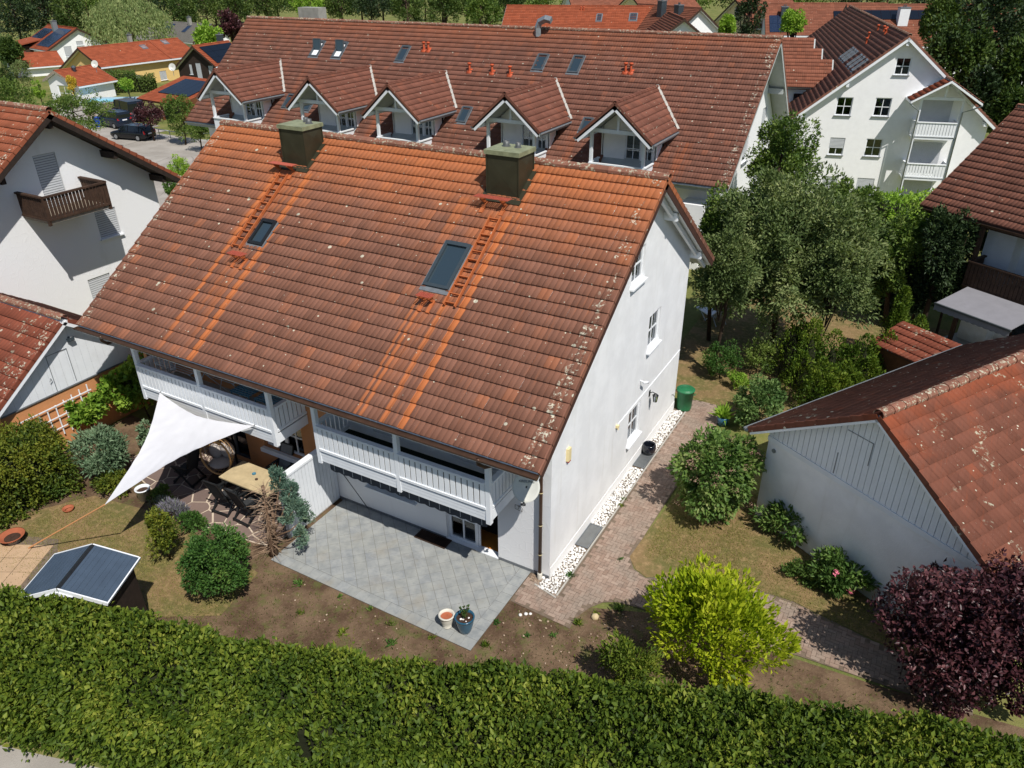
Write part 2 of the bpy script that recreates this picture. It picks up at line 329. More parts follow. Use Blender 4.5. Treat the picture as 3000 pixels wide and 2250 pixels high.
# ------------------------------------------------------------------ mesh helpers
def V3(*a): return np.array(a, float)
class MB:
    def __init__(s): s.v = []; s.f = []
    def quad(s, a, b, c, d):
        i = len(s.v); s.v += [tuple(a), tuple(b), tuple(c), tuple(d)]; s.f.append((i, i+1, i+2, i+3)); return s
    def poly(s, pts):
        i = len(s.v); s.v += [tuple(p) for p in pts]; s.f.append(tuple(range(i, i+len(pts)))); return s
    def box(s, x0, x1, y0, y1, z0, z1):
        i = len(s.v)
        s.v += [(x0, y0, z0), (x1, y0, z0), (x1, y1, z0), (x0, y1, z0), (x0, y0, z1), (x1, y0, z1), (x1, y1, z1), (x0, y1, z1)]
        s.f += [(i, i+3, i+2, i+1), (i+4, i+5, i+6, i+7), (i, i+1, i+5, i+4), (i+1, i+2, i+6, i+5), (i+2, i+3, i+7, i+6), (i+3, i, i+4, i+7)]
        return s
    def obox(s, O, U, Vv, N, u0, u1, v0, v1, n0, n1):
        O, U, Vv, N = map(np.asarray, (O, U, Vv, N)); i = len(s.v)
        for n in (n0, n1):
            for (u, v) in ((u0, v0), (u1, v0), (u1, v1), (u0, v1)): s.v.append(tuple(O+U*u+Vv*v+N*n))
        s.f += [(i, i+3, i+2, i+1), (i+4, i+5, i+6, i+7), (i, i+1, i+5, i+4), (i+1, i+2, i+6, i+5), (i+2, i+3, i+7, i+6), (i+3, i, i+4, i+7)]
        return s
    def prism(s, pts, d):
        n = len(pts); i = len(s.v); d = np.asarray(d, float); pts = [np.asarray(p, float) for p in pts]
        s.v += [tuple(p) for p in pts]+[tuple(p+d) for p in pts]
        s.f.append(tuple(range(i+n-1, i-1, -1))); s.f.append(tuple(range(i+n, i+2*n)))
        for k in range(n):
            k2 = (k+1) % n; s.f.append((i+k, i+k2, i+n+k2, i+n+k))
        return s
    def tube(s, pts, r, n=8, cap=True, r1=None):
        pts = [np.asarray(p, float) for p in pts]; m = len(pts); i0 = len(s.v); prev = None
        for k, p in enumerate(pts):
            d = pts[min(k+1, m-1)]-pts[max(k-1, 0)]; d = d/(np.linalg.norm(d)+1e-9)
            a = np.array([0, 0, 1.0]) if abs(d[2]) < 0.9 else np.array([1.0, 0, 0])
            if prev is not None: a = prev
            u = a-d*(a@d); u /= np.linalg.norm(u)+1e-9; w = np.cross(d, u); prev = u
            rr = r if r1 is None else r+(r1-r)*k/(m-1)
            for j in range(n):
                t = 2*PI*j/n; s.v.append(tuple(p+(u*math.cos(t)+w*math.sin(t))*rr))
        for k in range(m-1):
            for j in range(n):
                a = i0+k*n+j; b = i0+k*n+(j+1) % n; s.f.append((a, b, b+n, a+n))
        if cap: s.f.append(tuple(range(i0+n-1, i0-1, -1))); s.f.append(tuple(range(i0+(m-1)*n, i0+m*n)))
        return s
    def lathe(s, prof, n=16, c=(0, 0, 0), close=False):
        i0 = len(s.v); c = np.asarray(c, float)
        for (r, z) in prof:
            for j in range(n):
                t = 2*PI*j/n; s.v.append((c[0]+r*math.cos(t), c[1]+r*math.sin(t), c[2]+z))
        for k in range(len(prof)-1):
            for j in range(n):
                a = i0+k*n+j; b = i0+k*n+(j+1) % n; s.f.append((a, b, b+n, a+n))
        return s
    def ell(s, c, r, nu=10, nv=6):
        prof = [(max(1e-3, math.sin(PI*k/nv)), -math.cos(PI*k/nv)) for k in range(nv+1)]
        i0 = len(s.v); s.lathe(prof, nu)
        for k in range(i0, len(s.v)):
            v = s.v[k]; s.v[k] = (c[0]+v[0]*r[0], c[1]+v[1]*r[1], c[2]+v[2]*r[2])
        return s
def link(name, me, mat=None, parent=None, smooth=False, label=None, cat=None, group=None, kind=None):
    o = bpy.data.objects.new(name, me); COL.objects.link(o)
    if mat is not None and len(me.materials) == 0: me.materials.append(M(mat) if isinstance(mat, str) else mat)
    if parent is not None: o.parent = parent
    if smooth:
        me.polygons.foreach_set('use_smooth', [True]*len(me.polygons))
    tag(o, label, cat, group, kind)
    return o
def tag(o, label=None, cat=None, group=None, kind=None):
    if label: o['label'] = label
    if cat: o['category'] = cat
    if group: o['group'] = group
    if kind: o['kind'] = kind
    return o
def put(name, mb, mat, parent=None, smooth=False, **kw):
    me = bpy.data.meshes.new(name); me.from_pydata(mb.v, [], mb.f); me.update()
    return link(name, me, mat, parent, smooth, **kw)
def thing(name, label, cat, loc=(0, 0, 0), rz=0.0, group=None):
    o = bpy.data.objects.new(name, None); COL.objects.link(o); o.location = tuple(float(v) for v in loc); o.rotation_euler = (0, 0, rz)
    o.empty_display_size = 0.3
    return tag(o, label, cat, group)
def np_mesh(name, verts, faces):
    """verts (n,3) float, faces (m,k) int with equal k"""
    me = bpy.data.meshes.new(name); verts = np.ascontiguousarray(verts, np.float32); faces = np.ascontiguousarray(faces, np.int32)
    m, k = faces.shape
    me.vertices.add(len(verts)); me.vertices.foreach_set('co', verts.ravel())
    me.loops.add(m*k); me.loops.foreach_set('vertex_index', faces.ravel())
    me.polygons.add(m); me.polygons.foreach_set('loop_start', np.arange(0, m*k, k, dtype=np.int32))
    me.update(calc_edges=True); return me
def same(o, mw, parent, name=None):
    c = bpy.data.objects.new(name or o.name, o.data); COL.objects.link(c); c.parent = parent; c.matrix_local = mw; return c
def frame_mat(O, U, Vv, N):
    m = Matrix.Identity(4)
    for i in range(3): m[i][0] = U[i]; m[i][1] = Vv[i]; m[i][2] = N[i]; m[i][3] = O[i]
    return m

# ------------------------------------------------------------------ walls with openings
def wall(mb, O, U, N, outline, holes, depth=0.14):
    """O origin, U along, N outward; outline convex polygon [(u,z)...]; holes [(u0,u1,z0,z1)]; reveals run inwards"""
    O, U, N = np.asarray(O, float), np.asarray(U, float), np.asarray(N, float); Z = np.array([0, 0, 1.0])
    us = sorted(set([p[0] for p in outline]+[h[0] for h in holes]+[h[1] for h in holes]))
    def span(u):
        zs = []
        n = len(outline)
        for i in range(n):
            a, b = outline[i], outline[(i+1) % n]
            if abs(a[0]-b[0]) < 1e-9: continue
            if min(a[0], b[0])-1e-9 <= u <= max(a[0], b[0])+1e-9: zs.append(a[1]+(b[1]-a[1])*(u-a[0])/(b[0]-a[0]))
        return min(zs), max(zs)
    P = lambda u, z, n=0.0: O+U*u+Z*z+N*n
    for u0, u1 in zip(us[:-1], us[1:]):
        if u1-u0 < 1e-6: continue
        e = 1e-7; lo0, hi0 = span(u0+e); lo1, hi1 = span(u1-e); um = (u0+u1)/2
        hs = sorted([h for h in holes if h[0] < um < h[1]], key=lambda h: h[2])
        cur0, cur1 = lo0, lo1
        for h in hs:
            if h[2] > cur0+1e-6: mb.quad(P(u0, cur0), P(u1, cur1), P(u1, h[2]), P(u0, h[2]))
            cur0 = cur1 = h[3]
        if hi0 > cur0+1e-6 or hi1 > cur1+1e-6: mb.quad(P(u0, cur0), P(u1, cur1), P(u1, hi1), P(u0, hi0))
    for (a, b, c, d) in holes:
        mb.quad(P(a, c), P(a, d), P(a, d, -depth), P(a, c, -depth)); mb.quad(P(b, c), P(b, c, -depth), P(b, d, -depth), P(b, d))
        mb.quad(P(a, c), P(a, c, -depth), P(b, c, -depth), P(b, c)); mb.quad(P(a, d), P(b, d), P(b, d, -depth), P(a, d, -depth))
    return mb
def window(parent, O, U, N, h, depth=0.12, bars=(1, 1), sashes=1, back='curtain', sill=True, shutter=0.0, glass='glass', frame='paint_white', fw=0.07):
    """a window set into hole h of a wall: frame, panes, glazing bars, sill; shutter = closed share of a roller shutter"""
    O, U, N = np.asarray(O, float), np.asarray(U, float), np.asarray(N, float); Z = np.array([0, 0, 1.0])
    a, b, c, d = h; fr = MB(); ob = lambda m, u0, u1, z0, z1, n0, n1: m.obox(O, U, Z, N, u0, u1, z0, z1, n0, n1)
    e = 0.004; n1 = -depth+0.06; n0 = -depth
    ob(fr, a+e, a+fw, c+e, d-e, n0, n1); ob(fr, b-fw, b-e, c+e, d-e, n0, n1); ob(fr, a+fw, b-fw, c+e, c+fw, n0, n1); ob(fr, a+fw, b-fw, d-fw, d-e, n0, n1)
    for s in range(1, sashes):
        u = a+(b-a)*s/sashes; ob(fr, u-fw*0.8, u+fw*0.8, c+fw, d-fw, n0, n1-0.004)
    w = put('window', fr, frame, parent)
    for s in range(sashes):
        u0 = a+(b-a)*s/sashes+fw; u1 = a+(b-a)*(s+1)/sashes-fw
        m = MB(); ob(m, u0, u1, c+fw, d-fw, n0+0.015, n0+0.022); put('pane', m, glass, w)
        bm = MB()
        for i in range(1, bars[0]+1):
            u = u0+(u1-u0)*i/(bars[0]+1); ob(bm, u-0.022, u+0.022, c+fw, d-fw, n0+0.008, n0+0.04)
        for i in range(1, bars[1]+1):
            z = c+fw+(d-c-2*fw)*i/(bars[1]+1)
            if bars[0]: 
                for k in range(bars[0]+1):
                    ua = u0+(u1-u0)*k/(bars[0]+1)+(0.022 if k else 0); ub = u0+(u1-u0)*(k+1)/(bars[0]+1)-(0.022 if k < bars[0] else 0)
                    ob(bm, ua, ub, z-0.022, z+0.022, n0+0.008, n0+0.038)
            else: ob(bm, u0, u1, z-0.022, z+0.022, n0+0.008, n0+0.038)
        if bm.v: put('glazing_bar', bm, frame, w)
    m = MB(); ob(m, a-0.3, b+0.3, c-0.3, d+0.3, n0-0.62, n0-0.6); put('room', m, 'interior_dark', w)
    if back == 'curtain':
        m = MB(); k = 14
        for i in range(k):
            u0 = a+0.04+(b-a-0.08)*i/k; u1 = a+0.04+(b-a-0.08)*(i+1)/k
            if i in (6, 7): continue
            p = lambda u, z, q: tuple(O+U*u+Z*z+N*(n0-0.05-q))
            m.quad(p(u0, c+0.05, 0.03*(i % 2)), p(u1, c+0.05, 0.03*((i+1) % 2)), p(u1, d-0.05, 0.03*((i+1) % 2)), p(u0, d-0.05, 0.03*(i % 2)))
        put('curtain', m, 'curtain', w)
    if sill:
        m = MB(); ob(m, a-0.06, b+0.06, c-0.05, c, 0.002, 0.11); put('sill', m, sill if isinstance(sill, str) else 'paint_white', w)
    if shutter > 0:
        zt = d-e; zb = d-(d-c)*shutter; n = max(3, int((zt-zb)/0.085)); m = MB()
        for i in range(n):
            z0 = zb+(zt-zb)*i/n; z1 = zb+(zt-zb)*(i+1)/n; ob(m, a+0.03, b-0.03, z0+0.008, z1-0.016, n1+0.01, n1+0.028)
        sh_ = put('roller_shutter', m, 'shutter_white', w); m = MB(); ob(m, a+0.03, b-0.03, zb, zt, n1+0.004, n1+0.009); put('backing', m, 'lead_grey', sh_)
    return w

# ------------------------------------------------------------------ tiled roofs
TW, TL = 0.30, 0.335
def tile_mesh(detail=2):
    """one double-roll tile: x 0..TW, y 0..TL+lap up the slope, z out of the roof"""
    if detail == 2: prof = [(0, .0), (.012, .009), (.075, .013), (.138, .010), (.15, .0), (.162, .009), (.225, .013), (.288, .010), (.30, .0)]
    else: prof = [(0, .0), (.03, .012), (.12, .012), (.15, .0), (.18, .012), (.27, .012), (.30, .0)]
    lap = 0.05; n = len(prof); v = []; f = []
    for (x, z) in prof: v.append((x, 0.0, z+0.066))
    for (x, z) in prof: v.append((x, TL+lap, z+0.008))
    for (x, z) in prof: v.append((x, 0.004, z*.4+0.004))
    for i in range(n-1): f.append((i, i+1, n+i+1, n+i)); f.append((2*n+i, 2*n+i+1, i+1, i))
    return np.array(v), np.array(f)
TILES = {k: tile_mesh(k) for k in (1, 2)}
_tile_cache = {}
def tile_field(parent, P0, U, Sd, ncol, nrow, mat, single=0, detail=2, skip=None, joined_name='tile_field', uscale=1.0, parent_loc=(0, 0, 0), cam_pick=True, parent_rz=0.0):
    """tiles from eave corner P0 along U and up Sd (in the parent's frame); the `single` nearest ones are objects of their own"""
    P0, U, Sd = np.asarray(P0, float), np.asarray(U, float), np.asarray(Sd, float); Nn = np.cross(U, Sd)
    cr, sr = math.cos(parent_rz), math.sin(parent_rz); R = np.array([[cr, -sr, 0], [sr, cr, 0], [0, 0, 1]])
    cells = [(r, c) for r in range(nrow) for c in range(ncol) if not (skip and skip(c*TW*uscale+TW/2, r*TL+TL/2))]
    if single:
        cw = R.T @ (CAM-np.asarray(parent_loc, float))
        def key(rc):
            p = P0+U*((rc[1]+.5)*TW*uscale)+Sd*((rc[0]+.5)*TL); w = R@p+np.asarray(parent_loc, float)
            q = w-CAM; dz = q@FWD; sx = 1500+F_PX*(q@RIGHT)/dz; sy = 1125-F_PX*(q@UP)/dz
            outside = not (-10 < sx < 3010 and -10 < sy < 2260)
            return (outside, np.linalg.norm(q))
        cells.sort(key=key)
    own, rest = cells[:single], cells[single:]
    tv, tf = TILES[detail]; ck = (detail, mat)
    if own:
        if ck not in _tile_cache:
            me = np_mesh('roof_tile', tv, tf); me.materials.append(M(mat)); _tile_cache[ck] = me
        me = _tile_cache[ck]
        for (r, c) in own:
            o = bpy.data.objects.new('roof_tile', me); COL.objects.link(o); o.parent = parent
            jx, jz = random.uniform(-.004, .004), random.uniform(-.004, .004)
            o.matrix_local = frame_mat(P0+U*(c*TW*uscale)+Sd*(r*TL+jx)+Nn*jz, U*uscale, Sd, Nn)
    if rest:
        rc = np.array(rest, float); org = P0+np.outer(rc[:, 1]*TW*uscale, U)+np.outer(rc[:, 0]*TL, Sd)+np.outer(RNG.uniform(-.004, .004, len(rc)), Nn)
        B = np.stack([U*uscale, Sd, Nn]); lv = tv@B
        vv = (org[:, None, :]+lv[None]).reshape(-1, 3); ff = (tf[None]+(np.arange(len(rc))*len(tv))[:, None, None]).reshape(-1, 4)
        link(joined_name, np_mesh(joined_name, vv, ff), mat, parent, kind='stuff')
def ridge_caps(parent, A, B, mat='ridge_lichen', r=0.13, step=0.38, lift=0.03):
    """half-round ridge tiles, each its own piece"""
    A, B = np.asarray(A, float), np.asarray(B, float); L = np.linalg.norm(B-A); u = (B-A)/L; n = max(1, int(L/step)); st = L/n
    key = ('cap', mat, r, round(st, 2))
    if key not in _tile_cache:
        m = MB(); k = 7; i0 = 0
        for (x, rr) in ((0, r*1.08), (st+0.05, r*0.92)):
            for j in range(k):
                t = PI*(-0.12+1.24*j/(k-1)); m.v.append((x, rr*math.cos(t), rr*math.sin(t)*0.8))
        for (x, rr) in ((0.002, r*0.9),):
            for j in range(k):
                t = PI*(-0.12+1.24*j/(k-1)); m.v.append((x, rr*math.cos(t), rr*math.sin(t)*0.8))
        for j in range(k-1): m.f += [(j, j+1, k+j+1, k+j), (2*k+j, 2*k+j+1, j+1, j)]
        me = bpy.data.meshes.new('ridge_tile'); me.from_pydata(m.v, [], m.f); me.update(); me.materials.append(M(mat)); _tile_cache[key] = me
    me = _tile_cache[key]; Z = np.array([0, 0, 1.0]); w = np.cross(Z, u); w /= np.linalg.norm(w); zz = np.cross(u, w)
    for i in range(n):
        o = bpy.data.objects.new('ridge_tile', me); COL.objects.link(o); o.parent = parent
        o.matrix_local = frame_mat(A+u*(i*st)+Z*(lift+random.uniform(-.006, .006)), u, w, zz)
def gable_roof(parent, x0, x1, yf, yr, yb, zr, tan, mat, th=0.16, single=0, detail=2, soffit='paint_soffit', barge='barge_brown', back_detail=1, skip=None, rows_front=None, loc=(0, 0, 0), rz=0.0, verge=('tile', 'tile'), gutter=True, caps=True, name='roof', back_single=0, gut_mat='gutter_brown', cap_mat='ridge_lichen'):
    """ridge along local x from x0 to x1 at y=yr, z=zr; eaves at yf (front, -y) and yb"""
    zf = zr-(yr-yf)*tan; zb = zr-(yb-yr)*tan; ph = math.atan(tan); c, s = math.cos(ph), math.sin(ph); t = th/c
    m = MB(); X = lambda x: V3(x, 0, 0)
    e = 0.012
    prof = [(yf, zf-e), (yr, zr-e), (yb, zb-e), (yb, zb-t), (yr, zr-t), (yf, zf-t)]
    m.prism([(x0+0.02, y, z) for y, z in prof[:2]]+[(x0+0.02, prof[4][0], prof[4][1]), (x0+0.02, prof[5][0], prof[5][1])], (x1-x0-0.04, 0, 0))
    m.prism([(x0+0.02, y, z) for y, z in prof[1:4]]+[(x0+0.02, prof[4][0], prof[4][1])], (x1-x0-0.04, 0, 0))
    roof = put(name, m, soffit, parent)
    lf = (yr-yf)/c; lb = (yb-yr)/c; nc = int(round((x1-x0)/TW)); us = (x1-x0)/(nc*TW)
    nf = int(round(lf/TL)); nb = max(1, int(round(lb/TL)))
    # courses start flush with the eave
    tile_field(roof, (x0, yf-0.02*c, zf-0.02*s), (1, 0, 0), (0, c, s), nc, nf, mat, single, detail, skip, uscale=us, parent_loc=loc, parent_rz=rz)
    tile_field(roof, (x1, yb+0.02*c, zb-0.02*s), (-1, 0, 0), (0, -c, s), nc, nb, mat, back_single, back_detail, None, 'back_tile_field', uscale=us, parent_loc=loc, parent_rz=rz)
    # verges: stepped tile flanges and a barge board under them
    for xi, xo, kd in ((x0, x0-0.035, verge[0]), (x1, x1+0.035, verge[1])):
        if kd is None: continue
        lo, hi = min(xi, xo), max(xi, xo); m = MB()
        for (ya, za, sg, nn) in ((yf, zf, 1, nf), (yb, zb, -1, nb)):
            for r in range(nn):
                O = V3(0, ya+sg*c*(r*TL-0.02), za+s*(r*TL-0.02)); U = V3(1, 0, 0); Sd = V3(0, sg*c, s); Nn = V3(0, -sg*s, c)
                a = O+Nn*0.062; b = O+Sd*(TL+0.02)+Nn*0.034; a2 = O-Nn*0.085; b2 = O+Sd*(TL+0.02)-Nn*0.085
                pts = [a, b, b2, a2]; m.prism([V3(lo, p[1], p[2]) for p in pts], (hi-lo, 0, 0))
        put('verge_tiles', m, mat, roof)
        m = MB()
        xb0, xb1 = (lo+0.006, lo+0.03) if xo < xi else (hi-0.03, hi-0.006)
        for (ya, za, sg, ln) in ((yf, zf, 1, lf), (yb, zb, -1, lb)):
            O = V3(0, ya, za); Sd = V3(0, sg*c, s); Nn = V3(0, -sg*s, c)
            pts = [O-Nn*0.09, O+Sd*ln-Nn*0.09, O+Sd*ln-Nn*(th+0.05), O-Nn*(th+0.05)]
            m.prism([V3(xb0, p[1], p[2]) for p in pts], (xb1-xb0, 0, 0))
        put('barge_board', m, barge, roof)
    if caps: ridge_caps(roof, (x0-0.03, yr, zr), (x1+0.03, yr, zr), cap_mat)
    if gutter:
        for (ya, za, sg) in ((yf, zf, -1), (yb, zb, 1)):
            m = MB(); k = 8; cy = ya+sg*0.095; cz = za-0.045; r = 0.085
            for rr, flip in ((r, False), (r-0.008, True)):
                i0 = len(m.v)
                for xx in (x0-0.02, x1+0.02):
                    for j in range(k+1):
                        a = PI+PI*j/k; m.v.append((xx, cy+rr*math.cos(a), cz+rr*math.sin(a)))
                for j in range(k): m.f.append((i0+j, i0+j+1, i0+k+2+j, i0+k+1+j))
            for xx in (x0-0.02, x1+0.02):
                m.poly([(xx, cy+r*math.cos(PI+PI*j/k), cz+r*math.sin(PI+PI*j/k)) for j in range(k+1)])
            m.tube([(x0-0.02, cy+sg*r, cz+0.004), (x1+0.02, cy+sg*r, cz+0.004)], 0.011, 6)
            put('gutter', m, gut_mat, roof)
    return roof
def skylight(parent, P0, U, Sd, w, h, frame='frame_dark', glass='glass_sky', flash=0.14, open_=0.0, blind=False):
    """roof window; P0 lower-left corner on the tile plane"""
    P0, U, Sd = np.asarray(P0, float), np.asarray(U, float), np.asarray(Sd, float); Nn = np.cross(U, Sd)
    m = MB(); fw = 0.085; O = P0; z0, z1 = 0.0, 0.12
    m.obox(O, U, Sd, Nn, 0, fw, 0, h, z0, z1); m.obox(O, U, Sd, Nn, w-fw, w, 0, h, z0, z1); m.obox(O, U, Sd, Nn, fw, w-fw, 0, fw, z0, z1-0.004); m.obox(O, U, Sd, Nn, fw, w-fw, h-fw*1.3, h, z0, z1+0.012)
    sk = put('skylight', m, frame, parent)
    g = MB(); g.obox(O, U, Sd, Nn, fw, w-fw, fw, h-fw*1.3, 0.055, 0.065)
    if open_ == 0: put('pane', g, glass, sk)
    else:
        g = MB(); mid = O+Sd*(h*0.52)+Nn*0.09; a = open_
        S2 = Sd*math.cos(a)-Nn*math.sin(a)*-1.0; N2 = np.cross(U, S2)
        g.obox(mid, U, S2, N2, fw, w-fw, -h*0.45, h*0.42, 0, 0.012); put('pane', g, 'glass_sky', sk)
        e = MB(); e.obox(mid, U, S2, N2, 0.02, fw, -h*0.45, h*0.42, -0.02, 0.03); e.obox(mid, U, S2, N2, w-fw, w-0.02, -h*0.45, h*0.42, -0.02, 0.03); e.obox(mid, U, S2, N2, fw, w-fw, -h*0.47, -h*0.43, -0.02, 0.03); e.obox(mid, U, S2, N2, fw, w-fw, h*0.40, h*0.44, -0.02, 0.03)
        put('sash', e, frame, sk)
    b = MB(); b.obox(O, U, Sd, Nn, fw, w-fw, fw, h-fw*1.3, 0.004, 0.01); put('shaft', b, 'curtain' if blind else ('paint_white' if open_ else 'interior_dark'), sk)
    f = MB(); f.obox(O, U, Sd, Nn, -0.06, w+0.06, -flash, -0.002, 0.02, 0.062); f.obox(O, U, Sd, Nn, -0.05, -0.002, 0.0, h, 0.02, 0.075); f.obox(O, U, Sd, Nn, w+0.002, w+0.05, 0.0, h, 0.02, 0.075)
    put('flashing', f, 'lead_grey', sk)
    return sk
def plank_wall(parent, O, U, N, outline, w=0.16, mat='board_white', name='plank', gap=0.012, th=0.022, n0=0.0):
    """vertical boards cut to a convex outline, each one an object"""
    O, U, N = np.asarray(O, float), np.asarray(U, float), np.asarray(N, float); Z = V3(0, 0, 1)
    u0 = min(p[0] for p in outline); u1 = max(p[0] for p in outline); n = max(1, int(round((u1-u0)/w))); st = (u1-u0)/n
    def span(u):
        zs = []
        for i in range(len(outline)):
            a, b = outline[i], outline[(i+1) % len(outline)]
            if abs(a[0]-b[0]) < 1e-9: continue
            if min(a[0], b[0])-1e-9 <= u <= max(a[0], b[0])+1e-9: zs.append(a[1]+(b[1]-a[1])*(u-a[0])/(b[0]-a[0]))
        return min(zs), max(zs)
    for i in range(n):
        a = u0+i*st+gap/2; b = u0+(i+1)*st-gap/2; l0, h0 = span(a); l1, h1 = span(b)
        q = n0+random.uniform(0, .003)
        m = MB(); pts = [O+U*a+Z*l0+N*q, O+U*b+Z*l1+N*q, O+U*b+Z*h1+N*q, O+U*a+Z*h0+N*q]; m.prism(pts, N*th); put(name, m, mat, parent)
def railing(parent, O, U, N, L, z0, z1, slat_w=0.125, gap=0.034, mat='paint_white', top=0.06, bottom=0.07, th=0.022, name='slat'):
    """slatted balcony front; each slat an object"""
    O, U, N = np.asarray(O, float), np.asarray(U, float), np.asarray(N, float); Z = V3(0, 0, 1)
    n = max(1, int(round(L/(slat_w+gap)))); st = L/n
    m0 = MB(); m0.obox((0, 0, 0), U, Z, N, gap/2, st-gap/2, z0+bottom, z1-top, 0, th)
    me = bpy.data.meshes.new(name); me.from_pydata(m0.v, [], m0.f); me.update(); me.materials.append(M(mat))
    for i in range(n):
        o = bpy.data.objects.new(name, me); COL.objects.link(o); o.parent = parent; o.location = tuple(O+U*(i*st))
    m = MB(); m.obox(O, U, Z, N, 0, L, z1-top, z1, -0.06, 0.075); put('handrail', m, mat, parent)
    m = MB(); m.obox(O, U, Z, N, 0, L, z0, z0+bottom, -0.03, 0.045); put('bottom_rail', m, mat, parent)

# ------------------------------------------------------------------ foliage
def unit(a): return a/(np.linalg.norm(a, axis=-1, keepdims=True)+1e-9)
def leaf_mesh(name, P, D, L, W, fold=0.25, up=0.0):
    """P (n,3) leaf bases, D (n,3) leaf directions, L,W sizes; folded rhombic leaves"""
    n = len(P); D = unit(D); L = np.broadcast_to(np.asarray(L, float), (n,))*RNG.uniform(.7, 1.25, n); W = np.broadcast_to(np.asarray(W, float), (n,))*RNG.uniform(.75, 1.2, n)
    rnd = RNG.normal(size=(n, 3)); rnd[:, 2] += up; side = unit(np.cross(D, rnd)); nrm = np.cross(side, D)
    v = np.empty((n, 4, 3)); v[:, 0] = P; mid = P+D*(L*0.45)[:, None]
    v[:, 1] = mid+side*(W*.5)[:, None]+nrm*(W*fold)[:, None]; v[:, 2] = P+D*L[:, None]-nrm*(L*0.06)[:, None]; v[:, 3] = mid-side*(W*.5)[:, None]+nrm*(W*fold)[:, None]
    i = np.arange(n)*4; f = np.stack([np.stack([i, i+1, i+2], 1), np.stack([i, i+2, i+3], 1)], 1).reshape(-1, 3)
    return np_mesh(name, v.reshape(-1, 3), f)
def blob_points(c, r, n, clumps, cr, lo=0.35, bottom=-0.75, seed=None, shell=0.72):
    """points in clumps spread through an ellipsoid; returns points, outward directions, clump centres"""
    c, r = np.asarray(c, float), np.asarray(r, float)
    d = unit(RNG.normal(size=(clumps*4, 3))); d = d[d[:, 2] > bottom][:clumps]
    rad = RNG.uniform(lo, 1.0, len(d))**0.6*(1-cr*0.75)*RNG.uniform(.82, 1.12, len(d)); cc = c+d*r*rad[:, None]
    sz = RNG.uniform(0.5, 1.4, len(d))*cr
    k = RNG.integers(0, len(d), n); q = unit(RNG.normal(size=(n, 3))); t = RNG.uniform(0, 1, n)**0.45*(1-shell)+shell*RNG.uniform(0.55, 1.0, n)
    P = cc[k]+q*(r*sz[k][:, None])*t[:, None]
    return P, q, cc, d[k]
def limbs(name, base, top, cc, parent, mat='bark', r0=0.1, k=9, c0=None):
    m = MB(); base, top = np.asarray(base, float), np.asarray(top, float); ln = np.linalg.norm(top-base)
    mid = (base+top)/2+RNG.normal(size=3)*ln*0.03; m.tube([base, mid, top], r0, 7, r1=r0*0.45)
    for c in cc[:k]:
        s = base+(top-base)*RNG.uniform(.35, .95); mm = (s+c)/2+RNG.normal(size=3)*0.06*np.linalg.norm(c-s)
        m.tube([s, mm, c], r0*0.4, 5, r1=r0*0.08, cap=False)
    return put(name, m, mat, parent, smooth=True)
def shrub(name, label, cat, base, c, r, n, leaf, mat, clumps=40, cr=0.28, aspect=0.55, bark='bark_dark', trunk=0.05, group=None, outw=1.0, upw=0.35, rand=0.7, lo=0.35, bottom=-0.75, down=0.0, part='crown', k=10):
    """a plant: stem with limbs and a crown of leaves; c and r in world coordinates"""
    base = np.asarray(base, float); t = thing(name, label, cat, base, 0, group)
    cl = np.asarray(c, float)-base
    P, q, cc, dd = blob_points(cl, r, n, clumps, cr, lo, bottom)
    P = P[P[:, 2] > 0.02] if True else P
    q = q[:len(P)]; dd = dd[:len(P)]
    D = q*outw*0.6+dd*outw*0.5+RNG.normal(size=(len(P), 3))*rand; D[:, 2] += upw-down
    link(part, leaf_mesh(part, P, D, leaf, leaf*aspect, up=1.0), mat, t)
    limbs('trunk', (0, 0, -0.05), cl+V3(0, 0, np.asarray(r)[2]*0.35), cc, t, bark, trunk, k)
    return t
